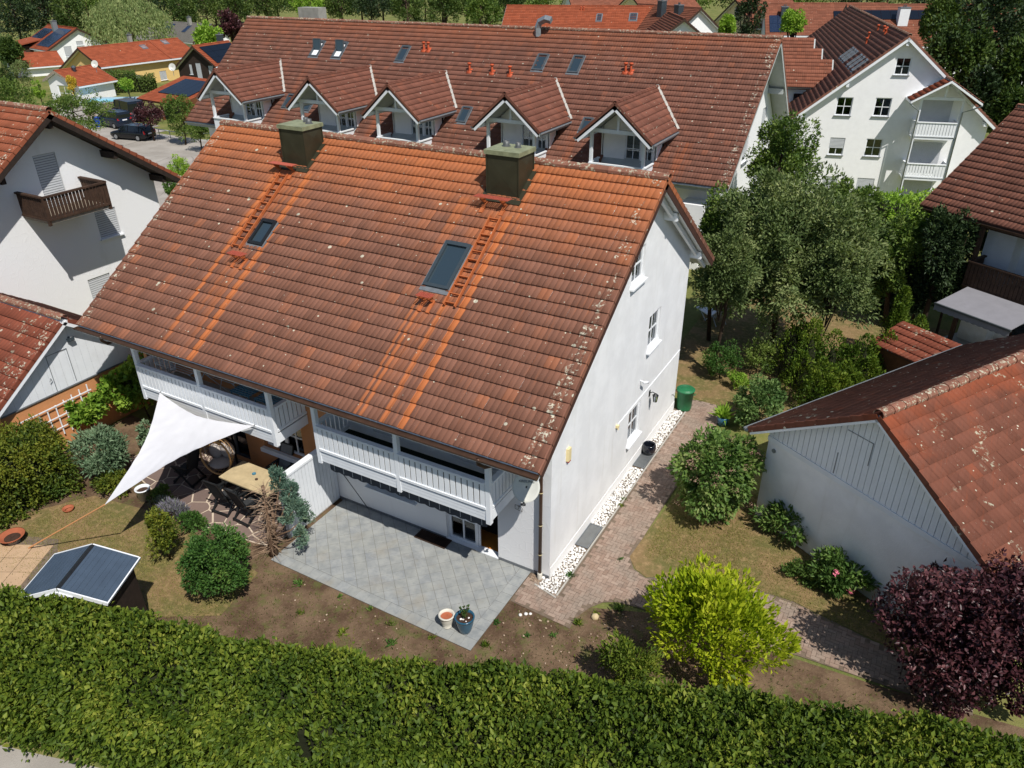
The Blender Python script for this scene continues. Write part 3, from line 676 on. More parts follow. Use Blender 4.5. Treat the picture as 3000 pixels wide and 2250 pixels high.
# ------------------------------------------------------------------ the setting: ground, road, lawns, patio, path
def ground_mats():
    def grass(t):
        p = t.pos(); a = t.noise(p, 0.35, 5, 0.6); b = t.noise(p, 9, 4, 0.7); f = t.noise(p, 45, 2, 0.7)
        c = t.mix(t.step(a, 0.35, 0.65), S(92, 104, 52), S(124, 122, 72)); c = t.mix(t.math('MULTIPLY', t.step(b, 0.45, 0.7), 0.55), c, S(132, 122, 82))
        c = t.mix(0.45, c, t.mix(f, (0.2, 0.2, 0.2, 1), (0.85, 0.85, 0.85, 1)), 'OVERLAY')
        return t.bsdf(c, 0.95, 0, t.bump(f, 0.6, 0.03), 0.1)
    defmat('grass', grass)
    def dry(t):
        p = t.pos(); a = t.noise(p, 0.8, 5, 0.62); b = t.noise(p, 6, 4, 0.7); f = t.noise(p, 55, 2, 0.75)
        c = t.mix(t.step(a, 0.38, 0.62), S(132, 110, 78), S(104, 100, 60)); c = t.mix(t.math('MULTIPLY', t.step(b, 0.45, 0.7), 0.7), c, S(160, 134, 98))
        c = t.mix(0.5, c, t.mix(f, (0.2, 0.2, 0.2, 1), (0.85, 0.85, 0.85, 1)), 'OVERLAY')
        return t.bsdf(c, 0.95, 0, t.bump(f, 0.7, 0.03), 0.1)
    defmat('dry_grass', dry)
    def bed(t):
        p = t.pos(); a = t.noise(p, 1.2, 5, 0.6); b = t.noise(p, 14, 4, 0.75); f = t.noise(p, 70, 2, 0.8)
        c = t.mix(t.step(a, 0.35, 0.65), S(84, 66, 52), S(118, 98, 78)); c = t.mix(t.math('MULTIPLY', t.step(b, 0.55, 0.75), 0.6), c, S(144, 124, 100))
        c = t.mix(t.math('MULTIPLY', t.step(t.noise(p, 2.1, 5, 0.7), 0.50, 0.66), 0.7), c, S(92, 96, 54))
        c = t.mix(0.5, c, t.mix(f, (0.15, 0.15, 0.15, 1), (0.9, 0.9, 0.9, 1)), 'OVERLAY')
        return t.bsdf(c, 0.95, 0, t.bump(b, 0.8, 0.04), 0.1)
    defmat('bed_soil', bed)
    def lane(t):
        p = t.pos(); a = t.noise(p, 0.5, 4); f = t.noise(p, 60, 2, 0.8)
        c = t.mix(t.step(a, 0.3, 0.7), S(146, 140, 132), S(164, 158, 150)); c = t.mix(0.4, c, t.mix(f, (0.2, 0.2, 0.2, 1), (0.85, 0.85, 0.85, 1)), 'OVERLAY')
        cr = t.step(t.voro(t.mix(0.3, p, t.noise(p, 0.6, 3, col=True), 'ADD'), 0.12, 'DISTANCE_TO_EDGE'), 0.0, 0.006)
        c = t.mix(t.math('MULTIPLY', t.math('SUBTRACT', 1.0, cr), 0.5), c, S(84, 80, 76))
        return t.bsdf(c, 0.92, 0, t.bump(f, 0.5, 0.01), 0.15)
    defmat('asphalt', lane)
    def slab(t):
        p = t.pos(); r = t.orand(); a = t.noise(p, 3.5, 5, 0.62); b = t.noise(p, 1.1, 3)
        c = t.mix(t.step(a, 0.3, 0.7), S(132, 136, 138), S(158, 160, 158)); c = t.mix(t.math('MULTIPLY', r, 0.3), c, S(150, 150, 140))
        c = t.mix(t.math('MULTIPLY', t.step(b, 0.52, 0.72), 0.45), c, S(146, 138, 122)); c = t.mix(t.math('MULTIPLY', t.step(t.noise(p, 7, 5, 0.75), 0.58, 0.72), 0.4), c, S(112, 112, 106)); 
        return t.bsdf(c, 0.6, 0, t.bump(a, 0.15, 0.01), 0.3)
    defmat('patio_tile', slab)
    def brick(t):
        p = t.pos(); r = t.math('FRACT', t.math('ADD', t.orand(), t.island())); a = t.noise(p, 1.3, 4); f = t.noise(p, 40, 3, 0.75); x, y, z = t.xyz(p)
        c = t.mix(r, S(138, 116, 102), S(160, 140, 126)); c = t.mix(t.math('MULTIPLY', t.step(a, 0.42, 0.66), 0.7), c, S(140, 128, 116))
        c = t.mix(t.math('MULTIPLY', t.step(t.noise(p, 5, 5, 0.7), 0.5, 0.66), 0.5), c, S(112, 98, 88))
        c = t.mix(0.5, c, t.mix(f, (0.2, 0.2, 0.2, 1), (0.85, 0.85, 0.85, 1)), 'OVERLAY')
        return t.bsdf(c, 0.9, 0, t.bump(f, 0.4, 0.008), 0.15)
    defmat('paver', brick)
    def flag(t):
        p = t.pos(); r = t.orand(); a = t.noise(p, 4, 5, 0.65)
        c = t.mix(r, S(104, 88, 82), S(136, 116, 106)); c = t.mix(t.math('MULTIPLY', a, 0.5), c, S(96, 84, 80))
        return t.bsdf(c, 0.8, 0, t.bump(a, 0.3, 0.01), 0.25)
    defmat('flagstone', flag)
    plain('mortar', S(196, 180, 160), 0.95, var=0.12, nscale=6, bump=0.4, bscale=60)
    plain('sand_joint', S(112, 98, 84), 0.95, var=0.25, nscale=8, bump=0.4, bscale=60)
    plain('grout', S(104, 98, 88), 0.95, var=0.2, nscale=8)
    plain('slab_sand', S(182, 154, 124), 0.9, var=0.1, nscale=3, bump=0.3, bscale=50)
    def peb(t):
        r = t.island(); return t.bsdf(t.ramp(r, [(0, S(176, 172, 166)), (0.3, S(218, 214, 208)), (1, S(240, 238, 234))]), 0.75, 0, None, 0.25)
    defmat('pebble_white', peb)
    def grav(t):
        r = t.island(); return t.bsdf(t.ramp(r, [(0, S(120, 100, 84)), (0.5, S(160, 138, 118)), (1, S(190, 170, 150))]), 0.9, 0, None, 0.2)
    defmat('gravel_tan', grav)
ground_mats()
def make_ground():
    # radial sheet out to the horizon
    rs = np.concatenate([np.linspace(0, 60, 31), np.geomspace(66, 2500, 22)]); na = 96
    v = []; f = []
    for r in rs:
        for j in range(na):
            a = 2*PI*j/na; x, y = r*math.cos(a), r*math.sin(a); v.append((x, y, float(terrain(x, y))-0.02))
    for i in range(len(rs)-1):
        for j in range(na):
            a = i*na+j; b = i*na+(j+1) % na; f.append((a, b, b+na, a+na))
    m = MB(); m.v = v; m.f = f; put('ground', m, 'grass', smooth=True, kind='structure')
make_ground()
def sheet(name, pts, z, mat):
    m = MB(); m.poly([(x, y, z) for x, y in pts]); return put(name, m, mat, kind='structure')
sheet('garden_bed', [(-16.2, -9.5), (-10, -8.6), (-2, -6.2), (4, -3.6), (10.5, -1.4), (10.5, 0.9), (7.5, 0.55), (6.0, 0.45), (2.6, 0.16), (-0.5, -1.1), (-0.5, 0.1), (-16.2, 0.1)], -0.012, 'bed_soil')
sheet('left_lawn', [(-14.2, -6.9), (-12.5, -7.4), (-9.2, -6.6), (-6.3, -4.9), (-6.6, -3.4), (-8.6, -3.2), (-10.6, -3.0), (-13.2, -3.4), (-14.4, -5.2)], -0.006, 'dry_grass')
sheet('right_lawn', [(1.5, 2.6), (1.45, 1.75), (1.75, 1.4), (2.1, 1.25), (2.9, 1.75), (4.0, 2.15), (5.5, 2.2), (7.4, 1.85), (9.2, 1.7), (9.2, 3.6), (6.2, 3.9), (4.2, 5.6), (3.2, 6.3), (1.7, 5.4)], -0.006, 'dry_grass')
sheet('rear_lawn', [(0.2, 10.6), (3.0, 9.6), (12, 17), (8, 21), (-1.5, 21), (-1.5, 10.4)], -0.010, 'dry_grass')
sheet('front_road', [(-40, -26), (14, -8.4), (14, -14), (-40, -36)], -0.004, 'asphalt')
sheet('front_lane', [(-40, -19.3), (14, -3.0), (14, -8.5), (-40, -26.1)], -0.008, 'asphalt')

# patio of square tiles laid on the diagonal with a straight border
def clip(poly, a, b, c):
    """keep a*x+b*y<=c"""
    o = []
    for i in range(len(poly)):
        p, q = poly[i], poly[(i+1) % len(poly)]; dp = a*p[0]+b*p[1]-c; dq = a*q[0]+b*q[1]-c
        if dp <= 0: o.append(p)
        if (dp < 0 < dq) or (dq < 0 < dp):
            t = dp/(dp-dq); o.append((p[0]+(q[0]-p[0])*t, p[1]+(q[1]-p[1])*t))
    return o
def area(p): return 0.5*sum(p[i][0]*p[(i+1) % len(p)][1]-p[(i+1) % len(p)][0]*p[i][1] for i in range(len(p)))
def shrink(p, g):
    cx = sum(q[0] for q in p)/len(p); cy = sum(q[1] for q in p)/len(p)
    o = list(p); n = len(p)
    for i in range(n):
        a, b = p[i], p[(i+1) % n]; ex, ey = b[0]-a[0], b[1]-a[1]; l = math.hypot(ex, ey)
        if l < 1e-6: continue
        nx, ny = ey/l, -ex/l
        o = clip(o, nx, ny, nx*a[0]+ny*a[1]-g)
        if len(o) < 3: return None
    return o
def slab_piece(name, poly, z0, z1, mat, parent):
    m = MB(); m.prism([(x, y, z0) for x, y in poly], (0, 0, z1-z0)); return put(name, m, mat, parent)
px0, px1, py0, py1 = -6.66, -0.52, -2.90, -0.005
m = MB(); m.box(px0, px1, py0, py1, -0.06, 0.006); patio = put('patio', m, 'grout', kind='structure')
bw = 0.31; tl = 0.302
ix0, ix1, iy0, iy1 = px0+0.0, px1-bw, py0+bw, py1
for i in range(-40, 40):
    for j in range(-40, 40):
        cx, cy = i*tl, j*tl; s = math.sqrt(.5)
        R = lambda a, b: (-0.6+(a-b)*s, -2.6+(a+b)*s)
        q = [R(cx, cy), R(cx+tl, cy), R(cx+tl, cy+tl), R(cx, cy+tl)]
        if max(p[0] for p in q) < ix0 or min(p[0] for p in q) > ix1 or max(p[1] for p in q) < iy0 or min(p[1] for p in q) > iy1: continue
        for a, b, c in ((-1, 0, -ix0), (1, 0, ix1), (0, -1, -iy0), (0, 1, iy1)): q = clip(q, a, b, c) if len(q) > 2 else q
        if len(q) < 3 or area(q) < 0.004: continue
        q = shrink(q, 0.0035)
        if q and len(q) > 2 and area(q) > 0.003: slab_piece('patio_tile', q, 0.0, 0.014+random.uniform(0, .0025), 'patio_tile', patio)
n = 20
for i in range(n):
    a = px0+(px1-px0)*i/n; b = px0+(px1-px0)*(i+1)/n
    slab_piece('border_tile', [(a+.003, py0+.003), (b-.003, py0+.003), (b-.003, py0+bw-.004), (a+.003, py0+bw-.004)], 0, 0.013+random.uniform(0, .003), 'patio_tile', patio)
n = 8
for i in range(n):
    a = py0+bw+(py1-py0-bw)*i/n; b = py0+bw+(py1-py0-bw)*(i+1)/n
    slab_piece('border_tile', [(px1-bw+.004, a+.003), (px1-.003, a+.003), (px1-.003, b-.003), (px1-bw+.004, b-.003)], 0, 0.013+random.uniform(0, .003), 'patio_tile', patio)

# herringbone brick path round the gable side
path_poly = [(-0.50, -1.12), (1.16, -1.22), (1.12, -0.90), (1.28, -0.42), (1.50, -0.08), (1.80, 0.10), (2.3, 0.17), (3.2, 0.25), (4.6, 0.42), (6.0, 0.55), (7.6, 0.62), (9.4, 0.7), (9.4, 1.62), (7.4, 1.80), (5.5, 2.18), (4.0, 2.12), (2.9, 1.72), (2.1, 1.22), (1.72, 1.38), (1.46, 1.75), (1.50, 2.6), (1.55, 6.0), (1.6, 9.2), (1.9, 10.4), (0.30, 10.4), (0.40, 9.6), (0.42, -0.46), (-0.5, -0.02)]
def inside(x, y, poly):
    c = False; n = len(poly)
    for i in range(n):
        x1, y1 = poly[i]; x2, y2 = poly[(i+1) % n]
        if (y1 > y) != (y2 > y) and x < (x2-x1)*(y-y1)/(y2-y1)+x1: c = not c
    return c
m = MB(); m.poly([(x, y, 0.0) for x, y in path_poly]); path = put('path', m, 'sand_joint', kind='structure')
cells = []; bl, bs = 0.20, 0.10
for i in range(-60, 120):
    for j in range(-40, 120):
        # herringbone: pairs of an along and an across brick stepping diagonally
        k = (i-j) % 4
        x, y = i*bs, j*bs
        if k == 0: r = (x, x+bl, y, y+bs)
        elif k == 2: r = (x, x+bs, y-bs, y-bs+bl)
        else: continue
        cells.append(r)
ang = RAD(0)
bricks = []
for (x0, x1, y0, y1) in cells:
    if all(inside(px, py, path_poly) for px, py in ((x0+.01, y0+.01), (x1-.01, y0+.01), (x1-.01, y1-.01), (x0+.01, y1-.01))): bricks.append((x0, x1, y0, y1))
bricks.sort(key=lambda r: np.linalg.norm(V3((r[0]+r[1])/2, (r[2]+r[3])/2, 0)-CAM))
bm_h = MB(); g = .004
bm_h.box(-bl/2+g, bl/2-g, -bs/2+g, bs/2-g, 0, .012); me_h = bpy.data.meshes.new('brick'); me_h.from_pydata(bm_h.v, [], bm_h.f); me_h.materials.append(M('paver'))
bm_v = MB(); bm_v.box(-bs/2+g, bs/2-g, -bl/2+g, bl/2-g, 0, .012); me_v = bpy.data.meshes.new('brick'); me_v.from_pydata(bm_v.v, [], bm_v.f); me_v.materials.append(M('paver'))
vis = [r for r in bricks]
rest = MB()
for k, (x0, x1, y0, y1) in enumerate(vis):
    cx, cy = (x0+x1)/2, (y0+y1)/2
    if k < 300:
        o = bpy.data.objects.new('brick', me_h if x1-x0 > y1-y0 else me_v); COL.objects.link(o); o.parent = path
        o.location = (cx, cy, random.uniform(-.003, .003)); o.rotation_euler = (random.uniform(-.01, .01), random.uniform(-.01, .01), random.uniform(-.02, .02))
    else: rest.box(x0+g, x1-g, y0+g, y1-g, -.004, .010+random.uniform(-.003, .003))
put('brick_field', rest, 'paver', path, kind='stuff')

# white pebble strip along the gable wall, with edging stones
ico = [(-.5, 0, .85), (.5, 0, .85), (-.5, 0, -.85), (.5, 0, -.85), (0, .85, .5), (0, .85, -.5), (0, -.85, .5), (0, -.85, -.5), (.85, .5, 0), (-.85, .5, 0), (.85, -.5, 0), (-.85, -.5, 0)]
icf = [(0, 6, 1), (0, 11, 6), (0, 9, 11), (0, 4, 9), (0, 1, 4), (1, 8, 4), (1, 10, 8), (1, 6, 10), (6, 7, 10), (6, 11, 7), (11, 2, 7), (11, 9, 2), (9, 5, 2), (9, 4, 5), (4, 8, 5), (8, 3, 5), (8, 10, 3), (10, 7, 3), (7, 2, 3), (2, 5, 3)]
def stones(name, regions, n, rmin, rmax, mat, z, parent=None, **kw):
    iv = np.array(ico)*1.0; fv = np.array(icf); V = []; Fc = []
    xs = []
    tries = 0; pts = np.zeros((0, 2))
    while len(xs) < n and tries < n*12:
        tries += 1; reg = random.choice(regions); x, y = random.uniform(reg[0], reg[1]), random.uniform(reg[2], reg[3]); r = random.uniform(rmin, rmax)
        if len(pts) and np.min((pts[:, 0]-x)**2+(pts[:, 1]-y)**2) < (r*1.45)**2: continue
        xs.append((x, y, r)); pts = np.array([(a, b) for a, b, _ in xs])
    for i, (x, y, r) in enumerate(xs):
        s = np.array([r*random.uniform(.9, 1.3), r*random.uniform(.8, 1.1), r*random.uniform(.55, .75)]); a = random.uniform(0, PI)
        Rm = np.array([[math.cos(a), -math.sin(a), 0], [math.sin(a), math.cos(a), 0], [0, 0, 1]])
        V.append((iv*s)@Rm.T+np.array([x, y, z+r*random.uniform(.3, .8)])); Fc.append(fv+i*12)
    me = np_mesh(name, np.concatenate(V), np.concatenate(Fc)); return link(name, me, mat, parent, True, **kw)
strip_regs = [(0.03, 0.37, -0.36, 1.40)]*4+[(0.03, 0.37, 2.5, 5.5)]*8+[(0.03, 0.36, 6.6, 9.35)]*7+[(-0.14, 0.36, -0.40, -0.05)]*2
sheet('pebble_bed', [(-0.5, -0.02), (0.0, -0.02), (0.0, 9.5), (0.40, 9.5), (0.42, -0.45), (-0.2, -0.3)], 0.003, 'sand_joint')
stones('pebbles', strip_regs, 1500, .032, .058, 'pebble_white', 0.0, kind='stuff')
stones('gravel', [(-0.45, -0.12, -0.26, -0.06)], 260, .008, .016, 'gravel_tan', 0.004, kind='stuff')
for i in range(10):
    y0 = -0.45+i*1.0
    m = MB(); m.box(0.405, 0.445, y0+.004, y0+.996, -0.05, 0.03+random.uniform(0, .006)); put('edging_stone', m, 'concrete', path)
m = MB(); m.prism([(-0.22, -0.33, -.05), (0.44, -0.49, -.05), (0.43, -0.53, -.05), (-0.24, -0.37, -.05)], (0, 0, .075)); put('edging_stone', m, 'concrete', path)

# crazy paving terrace of the neighbouring half
terr = [(-13.9, -0.05), (-13.9, -1.7), (-12.6, -2.25), (-11.0, -2.62), (-9.6, -2.85), (-8.6, -2.75), (-7.5, -2.62), (-6.98, -2.5), (-6.98, -0.05)]
m = MB(); m.prism([(x, y, -0.05) for x, y in terr], (0, 0, 0.056)); terrace = put('terrace', m, 'mortar', kind='structure')
seeds = []
while len(seeds) < 74:
    x, y = random.uniform(-13.9, -6.9), random.uniform(-2.9, 0)
    if all((x-a)**2+((y-b)*1.25)**2 > 0.36**2 for a, b in seeds): seeds.append((x, y))
for i, s in enumerate(seeds):
    q = [(s[0]-1.2, s[1]-1.2), (s[0]+1.2, s[1]-1.2), (s[0]+1.2, s[1]+1.2), (s[0]-1.2, s[1]+1.2)]
    for j, o in enumerate(seeds):
        if i != j and len(q) > 2:
            a, b = o[0]-s[0], o[1]-s[1]; q = clip(q, a, b, a*(o[0]+s[0])/2+b*(o[1]+s[1])/2)
    n = len(terr)
    for k in range(n):
        p, r = terr[k], terr[(k+1) % n]; ex, ey = r[0]-p[0], r[1]-p[1]; l = math.hypot(ex, ey); nx, ny = ey/l, -ex/l
        if len(q) > 2: q = clip(q, nx, ny, nx*p[0]+ny*p[1]-0.01)
    if len(q) < 3: continue
    q = shrink(q, random.uniform(.015, .03))
    if q and len(q) > 2 and area(q) > 0.02: slab_piece('flagstone', q, 0.0, 0.018+random.uniform(0, .004), 'flagstone', terrace)
# sandstone slabs in the left corner and the far street
slabs = sheet('slab_path', [(-14.6, -6.0), (-12.3, -5.1), (-11.6, -5.6), (-10.2, -7.6), (-12.5, -8.6), (-14.6, -7.6)], 0.0, 'sand_joint')
for i in range(-6, 7):
    for j in range(-6, 7):
        a = RAD(28); cx, cy = -12.6+i*.52, -6.7+j*.52; R = lambda x, y: (-12.6+(x*math.cos(a)-y*math.sin(a)), -6.7+(x*math.sin(a)+y*math.cos(a)))
        q = [R(i*.52, j*.52), R(i*.52+.5, j*.52), R(i*.52+.5, j*.52+.5), R(i*.52, j*.52+.5)]
        pp = [(-14.6, -6.0), (-14.6, -7.6), (-12.5, -8.6), (-10.2, -7.6), (-11.6, -5.6), (-12.3, -5.1)]
        if all(inside(x, y, pp) for x, y in q): slab_piece('paving_slab', q, 0, .012+random.uniform(0, .006), 'slab_sand', slabs)
street = [(-50, 31), (-60, 42.5), (-66.5, 41.2), (-72, 43.4), (-86, 49), (-96, 50), (-98, 44), (-80, 38), (-70, 31.5), (-58, 24), (-46, 18), (-34, 14), (-30, 18), (-40, 24)]
def terr_sheet(name, poly, dz, mat, res=3.0):
    xs = [p[0] for p in poly]; ys = [p[1] for p in poly]; m = MB()
    # strip clipping on a grid so the sheet follows the ground
    x = min(xs)
    while x < max(xs):
        y = min(ys)
        while y < max(ys):
            q = [(x, y), (x+res, y), (x+res, y+res), (x, y+res)]
            if any(inside(a, b, poly) for a, b in q+[(x+res/2, y+res/2)]):
                m.poly([(a, b, float(terrain(a, b))+dz) for a, b in q])
            y += res
        x += res
    return put(name, m, mat, kind='structure')
terr_sheet('street', street, 0.015, 'asphalt', 1.5)
# ------------------------------------------------------------------ the semi-detached house
TAN = 0.6964; PH = math.atan(TAN); CP, SP = math.cos(PH), math.sin(PH)
YF, YR, YB, ZR = -1.464, 5.134, 10.557, 8.944; X0, X1 = -14.823, 0.418
def zroof(y): return ZR-abs(y-YR)*TAN
RS = V3(0, CP, SP); RN = V3(0, -SP, CP)
def on_roof(x, y, n=0.0): return V3(x, y, zroof(y))+RN*n
house = thing('semi_detached_house', 'large semi-detached house with weathered brown tile roof and white slatted balconies', 'house', (0, 0, 0))
def vv(y): return (y-YF)/CP
cut = [(-4.42, -3.72, 1.62, 2.68), (-10.60, -10.09, 1.72, 2.36), (-3.98, -3.18, 4.2, 4.80), (-11.16, -10.38, 4.2, 4.80)]
def skip_main(u, v):
    x = X0+u; y = YF+v*CP
    return any(a < x < b and c < y < d for a, b, c, d in cut)
roof = gable_roof(house, X0, X1, YF, YR, YB, ZR, TAN, 'tile_main', th=0.2, single=300, detail=2, skip=skip_main, soffit='paint_white')
# walls
zt = lambda y: zroof(y)-0.235
def wall_obj(name, O, U, N, outline, holes, mat, parent, depth=0.14):
    m = MB(); wall(m, O, U, N, outline, holes, depth); return put(name, m, mat, parent)
gh = [(4.33, 5.23, 6.28, 7.22), (6.04, 6.98, 3.70, 4.80), (4.96, 5.90, 1.08, 2.20)]
wall_obj('gable_wall', (0, 0, 0), (0, 1, 0), (1, 0, 0), [(0, -.1), (9.405, -.1), (9.405, zt(9.405)), (YR, zt(YR)), (0, zt(0))], gh, 'render_white', house)
for h in gh: window(house, (0, 0, 0), (0, 1, 0), (1, 0, 0), h, bars=(1, 1), back='curtain')
fh = [(-3.08, -1.48, 0.03, 2.16), (-5.66, -4.06, 0.88, 2.1), (-5.25, -4.35, 2.78, 4.7), (-2.78, -1.3, 2.78, 4.7)]
wall_obj('front_wall', (0, 0, 0), (1, 0, 0), (0, -1, 0), [(-6.86, -.1), (0, -.1), (0, zt(0)), (-6.86, zt(0))], fh, 'render_swirl', house, 0.2)
oh = [(-9.58, -7.96, 0.92, 2.12), (-11.75, -10.35, 0.03, 2.15), (-11.2, -9.4, 2.78, 4.7)]
wall_obj('orange_front_wall', (0, 0, 0), (1, 0, 0), (0, -1, 0), [(-14.4, -.1), (-6.862, -.1), (-6.862, zt(0)), (-14.4, zt(0))], oh, 'render_orange', house, 0.2)
wall_obj('left_gable_wall', (-14.4, 0, 0), (0, 1, 0), (-1, 0, 0), [(0, -.1), (9.405, -.1), (9.405, zt(9.405)), (YR, zt(YR)), (0, zt(0))], [], 'render_orange', house)
wall_obj('rear_wall', (0, 9.405, 0), (-1, 0, 0), (0, 1, 0), [(0, -.1), (14.4, -.1), (14.4, zt(9.405)), (0, zt(9.405))], [], 'render_white', house)
m = MB(); m.box(0.004, 0.016, 0.02, 9.39, -.05, 0.34); put('plinth', m, 'render_pale', house)
m = MB(); m.box(-1.46, -0.01, -0.016, -0.004, -.05, 0.10); m.box(-6.8, -3.1, -0.016, -0.004, -.05, 0.09); put('plinth', m, 'lead_grey', house)
U_, N_ = (1, 0, 0), (0, -1, 0)
window(house, (0, 0, 0), U_, N_, fh[1], 0.18, bars=(1, 1), sashes=2)
window(house, (0, 0, 0), U_, N_, fh[2], 0.18, bars=(1, 2), sill=False, back=None)
window(house, (0, 0, 0), U_, N_, fh[3], 0.18, bars=(1, 2), sashes=2, sill=False, back=None)
w = window(house, (0, 0, 0), U_, N_, oh[0], 0.18, bars=(1, 1), sashes=2, back=None, fw=0.08)
m = MB(); m.box(-9.7, -7.85, -0.09, -0.004, 0.74, 0.868); put('window_board', m, 'paint_white', w)
window(house, (0, 0, 0), U_, N_, oh[1], 0.18, bars=(0, 0), sashes=2, sill=False, back=None, frame='frame_dark')
window(house, (0, 0, 0), U_, N_, oh[2], 0.18, bars=(0, 1), sashes=2, sill=False, back=None)
# patio door: one leaf shut, the other swung open into the room
window(house, (0, 0, 0), U_, N_, (-3.08, -2.17, 0.03, 2.16), 0.18, bars=(1, 2), sill=False, back='curtain', fw=0.085)
door = thing('x', None, None); bpy.data.objects.remove(door)
m = MB(); m.box(-2.165, -2.12, 0.15, 0.19, 0.04, 2.15); m.box(-1.53, -1.485, 0.15, 0.19, 0.04, 2.15); m.box(-2.12, -1.53, 0.15, 0.19, 2.08, 2.15); m.box(-2.165, -1.485, -0.02, 0.2, 0.012, 0.036)
df = put('door_frame', m, 'paint_white', house)
m = MB(); m.box(-3.6, -0.9, 0.21, 3.6, -0.02, 0.028); put('room_floor', m, 'interior_floor', df)
m = MB(); m.quad((-3.6, 3.6, 0), (-0.9, 3.6, 0), (-0.9, 3.6, 2.5), (-3.6, 3.6, 2.5)); m.quad((-3.6, .7, 0), (-3.6, 3.6, 0), (-3.6, 3.6, 2.5), (-3.6, .7, 2.5)); m.quad((-0.9, 0.21, 0), (-0.9, 0.21, 2.5), (-0.9, 3.6, 2.5), (-0.9, 3.6, 0)); m.quad((-3.6, .21, 2.5), (-3.6, 3.6, 2.5), (-0.9, 3.6, 2.5), (-.9, .21, 2.5)); put('room', m, 'interior_wall', df)
a = RAD(72); O = V3(-1.53, 0.2, 0); U = V3(-math.cos(a), math.sin(a), 0); Nn = V3(math.sin(a), math.cos(a), 0); m = MB()
m.obox(O, U, (0, 0, 1), Nn, 0, .08, .05, 2.08, 0, .05); m.obox(O, U, (0, 0, 1), Nn, .55, .63, .05, 2.08, 0, .05); m.obox(O, U, (0, 0, 1), Nn, .08, .55, .05, .14, 0, .05); m.obox(O, U, (0, 0, 1), Nn, .08, .55, 2.0, 2.08, 0, .05)
dl = put('door', m, 'paint_white', house); m = MB(); m.obox(O, U, (0, 0, 1), Nn, .08, .55, .14, 2.0, .02, .028); put('pane', m, 'glass', dl)
# purlins and verge rafters under the gable overhang
for y, z in ((6.55, zroof(6.55)-.36), (9.35, zroof(9.35)-.36), (YR, ZR-.42), (3.0, zroof(3.0)-.36), (0.1, zroof(.1)-.36)):
    m = MB(); m.prism([(0.0, y-.07, z-.11), (0.0, y+.07, z-.11), (0.0, y+.07, z+.11), (0.0, y-.07, z+.11)], (.36, 0, 0)); put('purlin', m, 'paint_white', house)
for sg, ya in ((1, YF), (-1, YB)):
    m = MB(); ln = abs(YR-ya)/CP; Sd = V3(0, sg*CP, SP); Nn = V3(0, -sg*SP, CP); O = V3(0.16, ya, zroof(ya))
    m.obox(O, (1, 0, 0), Sd, Nn, 0, .09, .05, ln-.1, -.36, -.245); put('rafter', m, 'paint_white', house)
# chimneys
def chimney(xa, xb, ya, yb, ztop, flues):
    c = MB(); zb = zroof(ya)-.5; c.box(xa, xb, ya, yb, zb, ztop-.1); ch = put('chimney', c, 'copper_green', house)
    m = MB()
    # raised creases of the sheet metal panels
    for (p, q, r, n) in (((xa+.03, ya-.004, zroof(ya)+.05), (xb-.03, ya-.004, zroof(ya)+.05), None, None),):
        zc0, zc1 = zroof(ya)+.06, ztop-.14
        xm, zm = (xa+xb)/2, (zc0+zc1)/2
        P = [(xa+.03, ya-.003, zc0), (xb-.03, ya-.003, zc0), (xb-.03, ya-.003, zc1), (xa+.03, ya-.003, zc1)]
        for k in range(4): m.poly([P[k], P[(k+1) % 4], (xm, ya-.025, zm)])
        zs0, zs1 = zroof(yb)+.06, ztop-.14; ym, zm = (ya+yb)/2, (zs0+zs1)/2
        P = [(xb+.003, ya+.03, zs0-.4), (xb+.003, yb-.03, zs0), (xb+.003, yb-.03, zs1), (xb+.003, ya+.03, zs1)]
        for k in range(4): m.poly([P[k], P[(k+1) % 4], (xb+.025, ym, zm)])
    put('metal_panel', m, 'copper_green', ch)
    for x, y in ((xa, ya), (xb, ya), (xb, yb), (xa, yb)): m = MB(); m.box(x-.018, x+.018, y-.018, y+.018, zroof(y)-.1, ztop-.112); put('corner_seam', m, 'copper_green', ch)
    m = MB(); m.box(xa-.05, xb+.05, ya-.05, yb+.05, ztop-.11, ztop); put('cap', m, 'copper_top', ch)
    for x, y, r in flues:
        m = MB(); m.lathe([(r, 0), (r, .13), (r*.85, .13), (r*.8, .02)], 14, (x, y, ztop)); m.lathe([(r*1.4, .004), (r*1.0, .02)], 14, (x, y, ztop)); put('flue', m, 'flue_steel', ch, True)
    m = MB(); Sd, Nn = RS, RN; O = on_roof(xa, ya)
    m.obox(O, (1, 0, 0), Sd, Nn, -.10, xb-xa+.12, -.20, -.002, .03, .075); m.obox(O, (1, 0, 0), Sd, Nn, xb-xa+.002, xb-xa+.12, 0, (yb-ya)/CP, .03, .07); m.obox(O, (1, 0, 0), Sd, Nn, -.12, -.002, 0, (yb-ya)/CP, .03, .07)
    put('flashing', m, 'copper_green', ch)
chimney(-4.05, -3.11, 4.06, 4.86, 9.40, [(-3.78, 4.62, .085), (-3.42, 4.6, .07)])
chimney(-11.22, -10.30, 4.07, 4.86, 9.40, [(-10.75, 4.72, .07), (-10.5, 4.58, .085)])
# skylights
sk = skylight(roof, on_roof(-4.45, 1.57), (1, 0, 0), RS, .76, 1.40); skylight(roof, on_roof(-10.62, 1.67), (1, 0, 0), RS, .56, .88, 'black_plastic', 'glass_sky', .16)
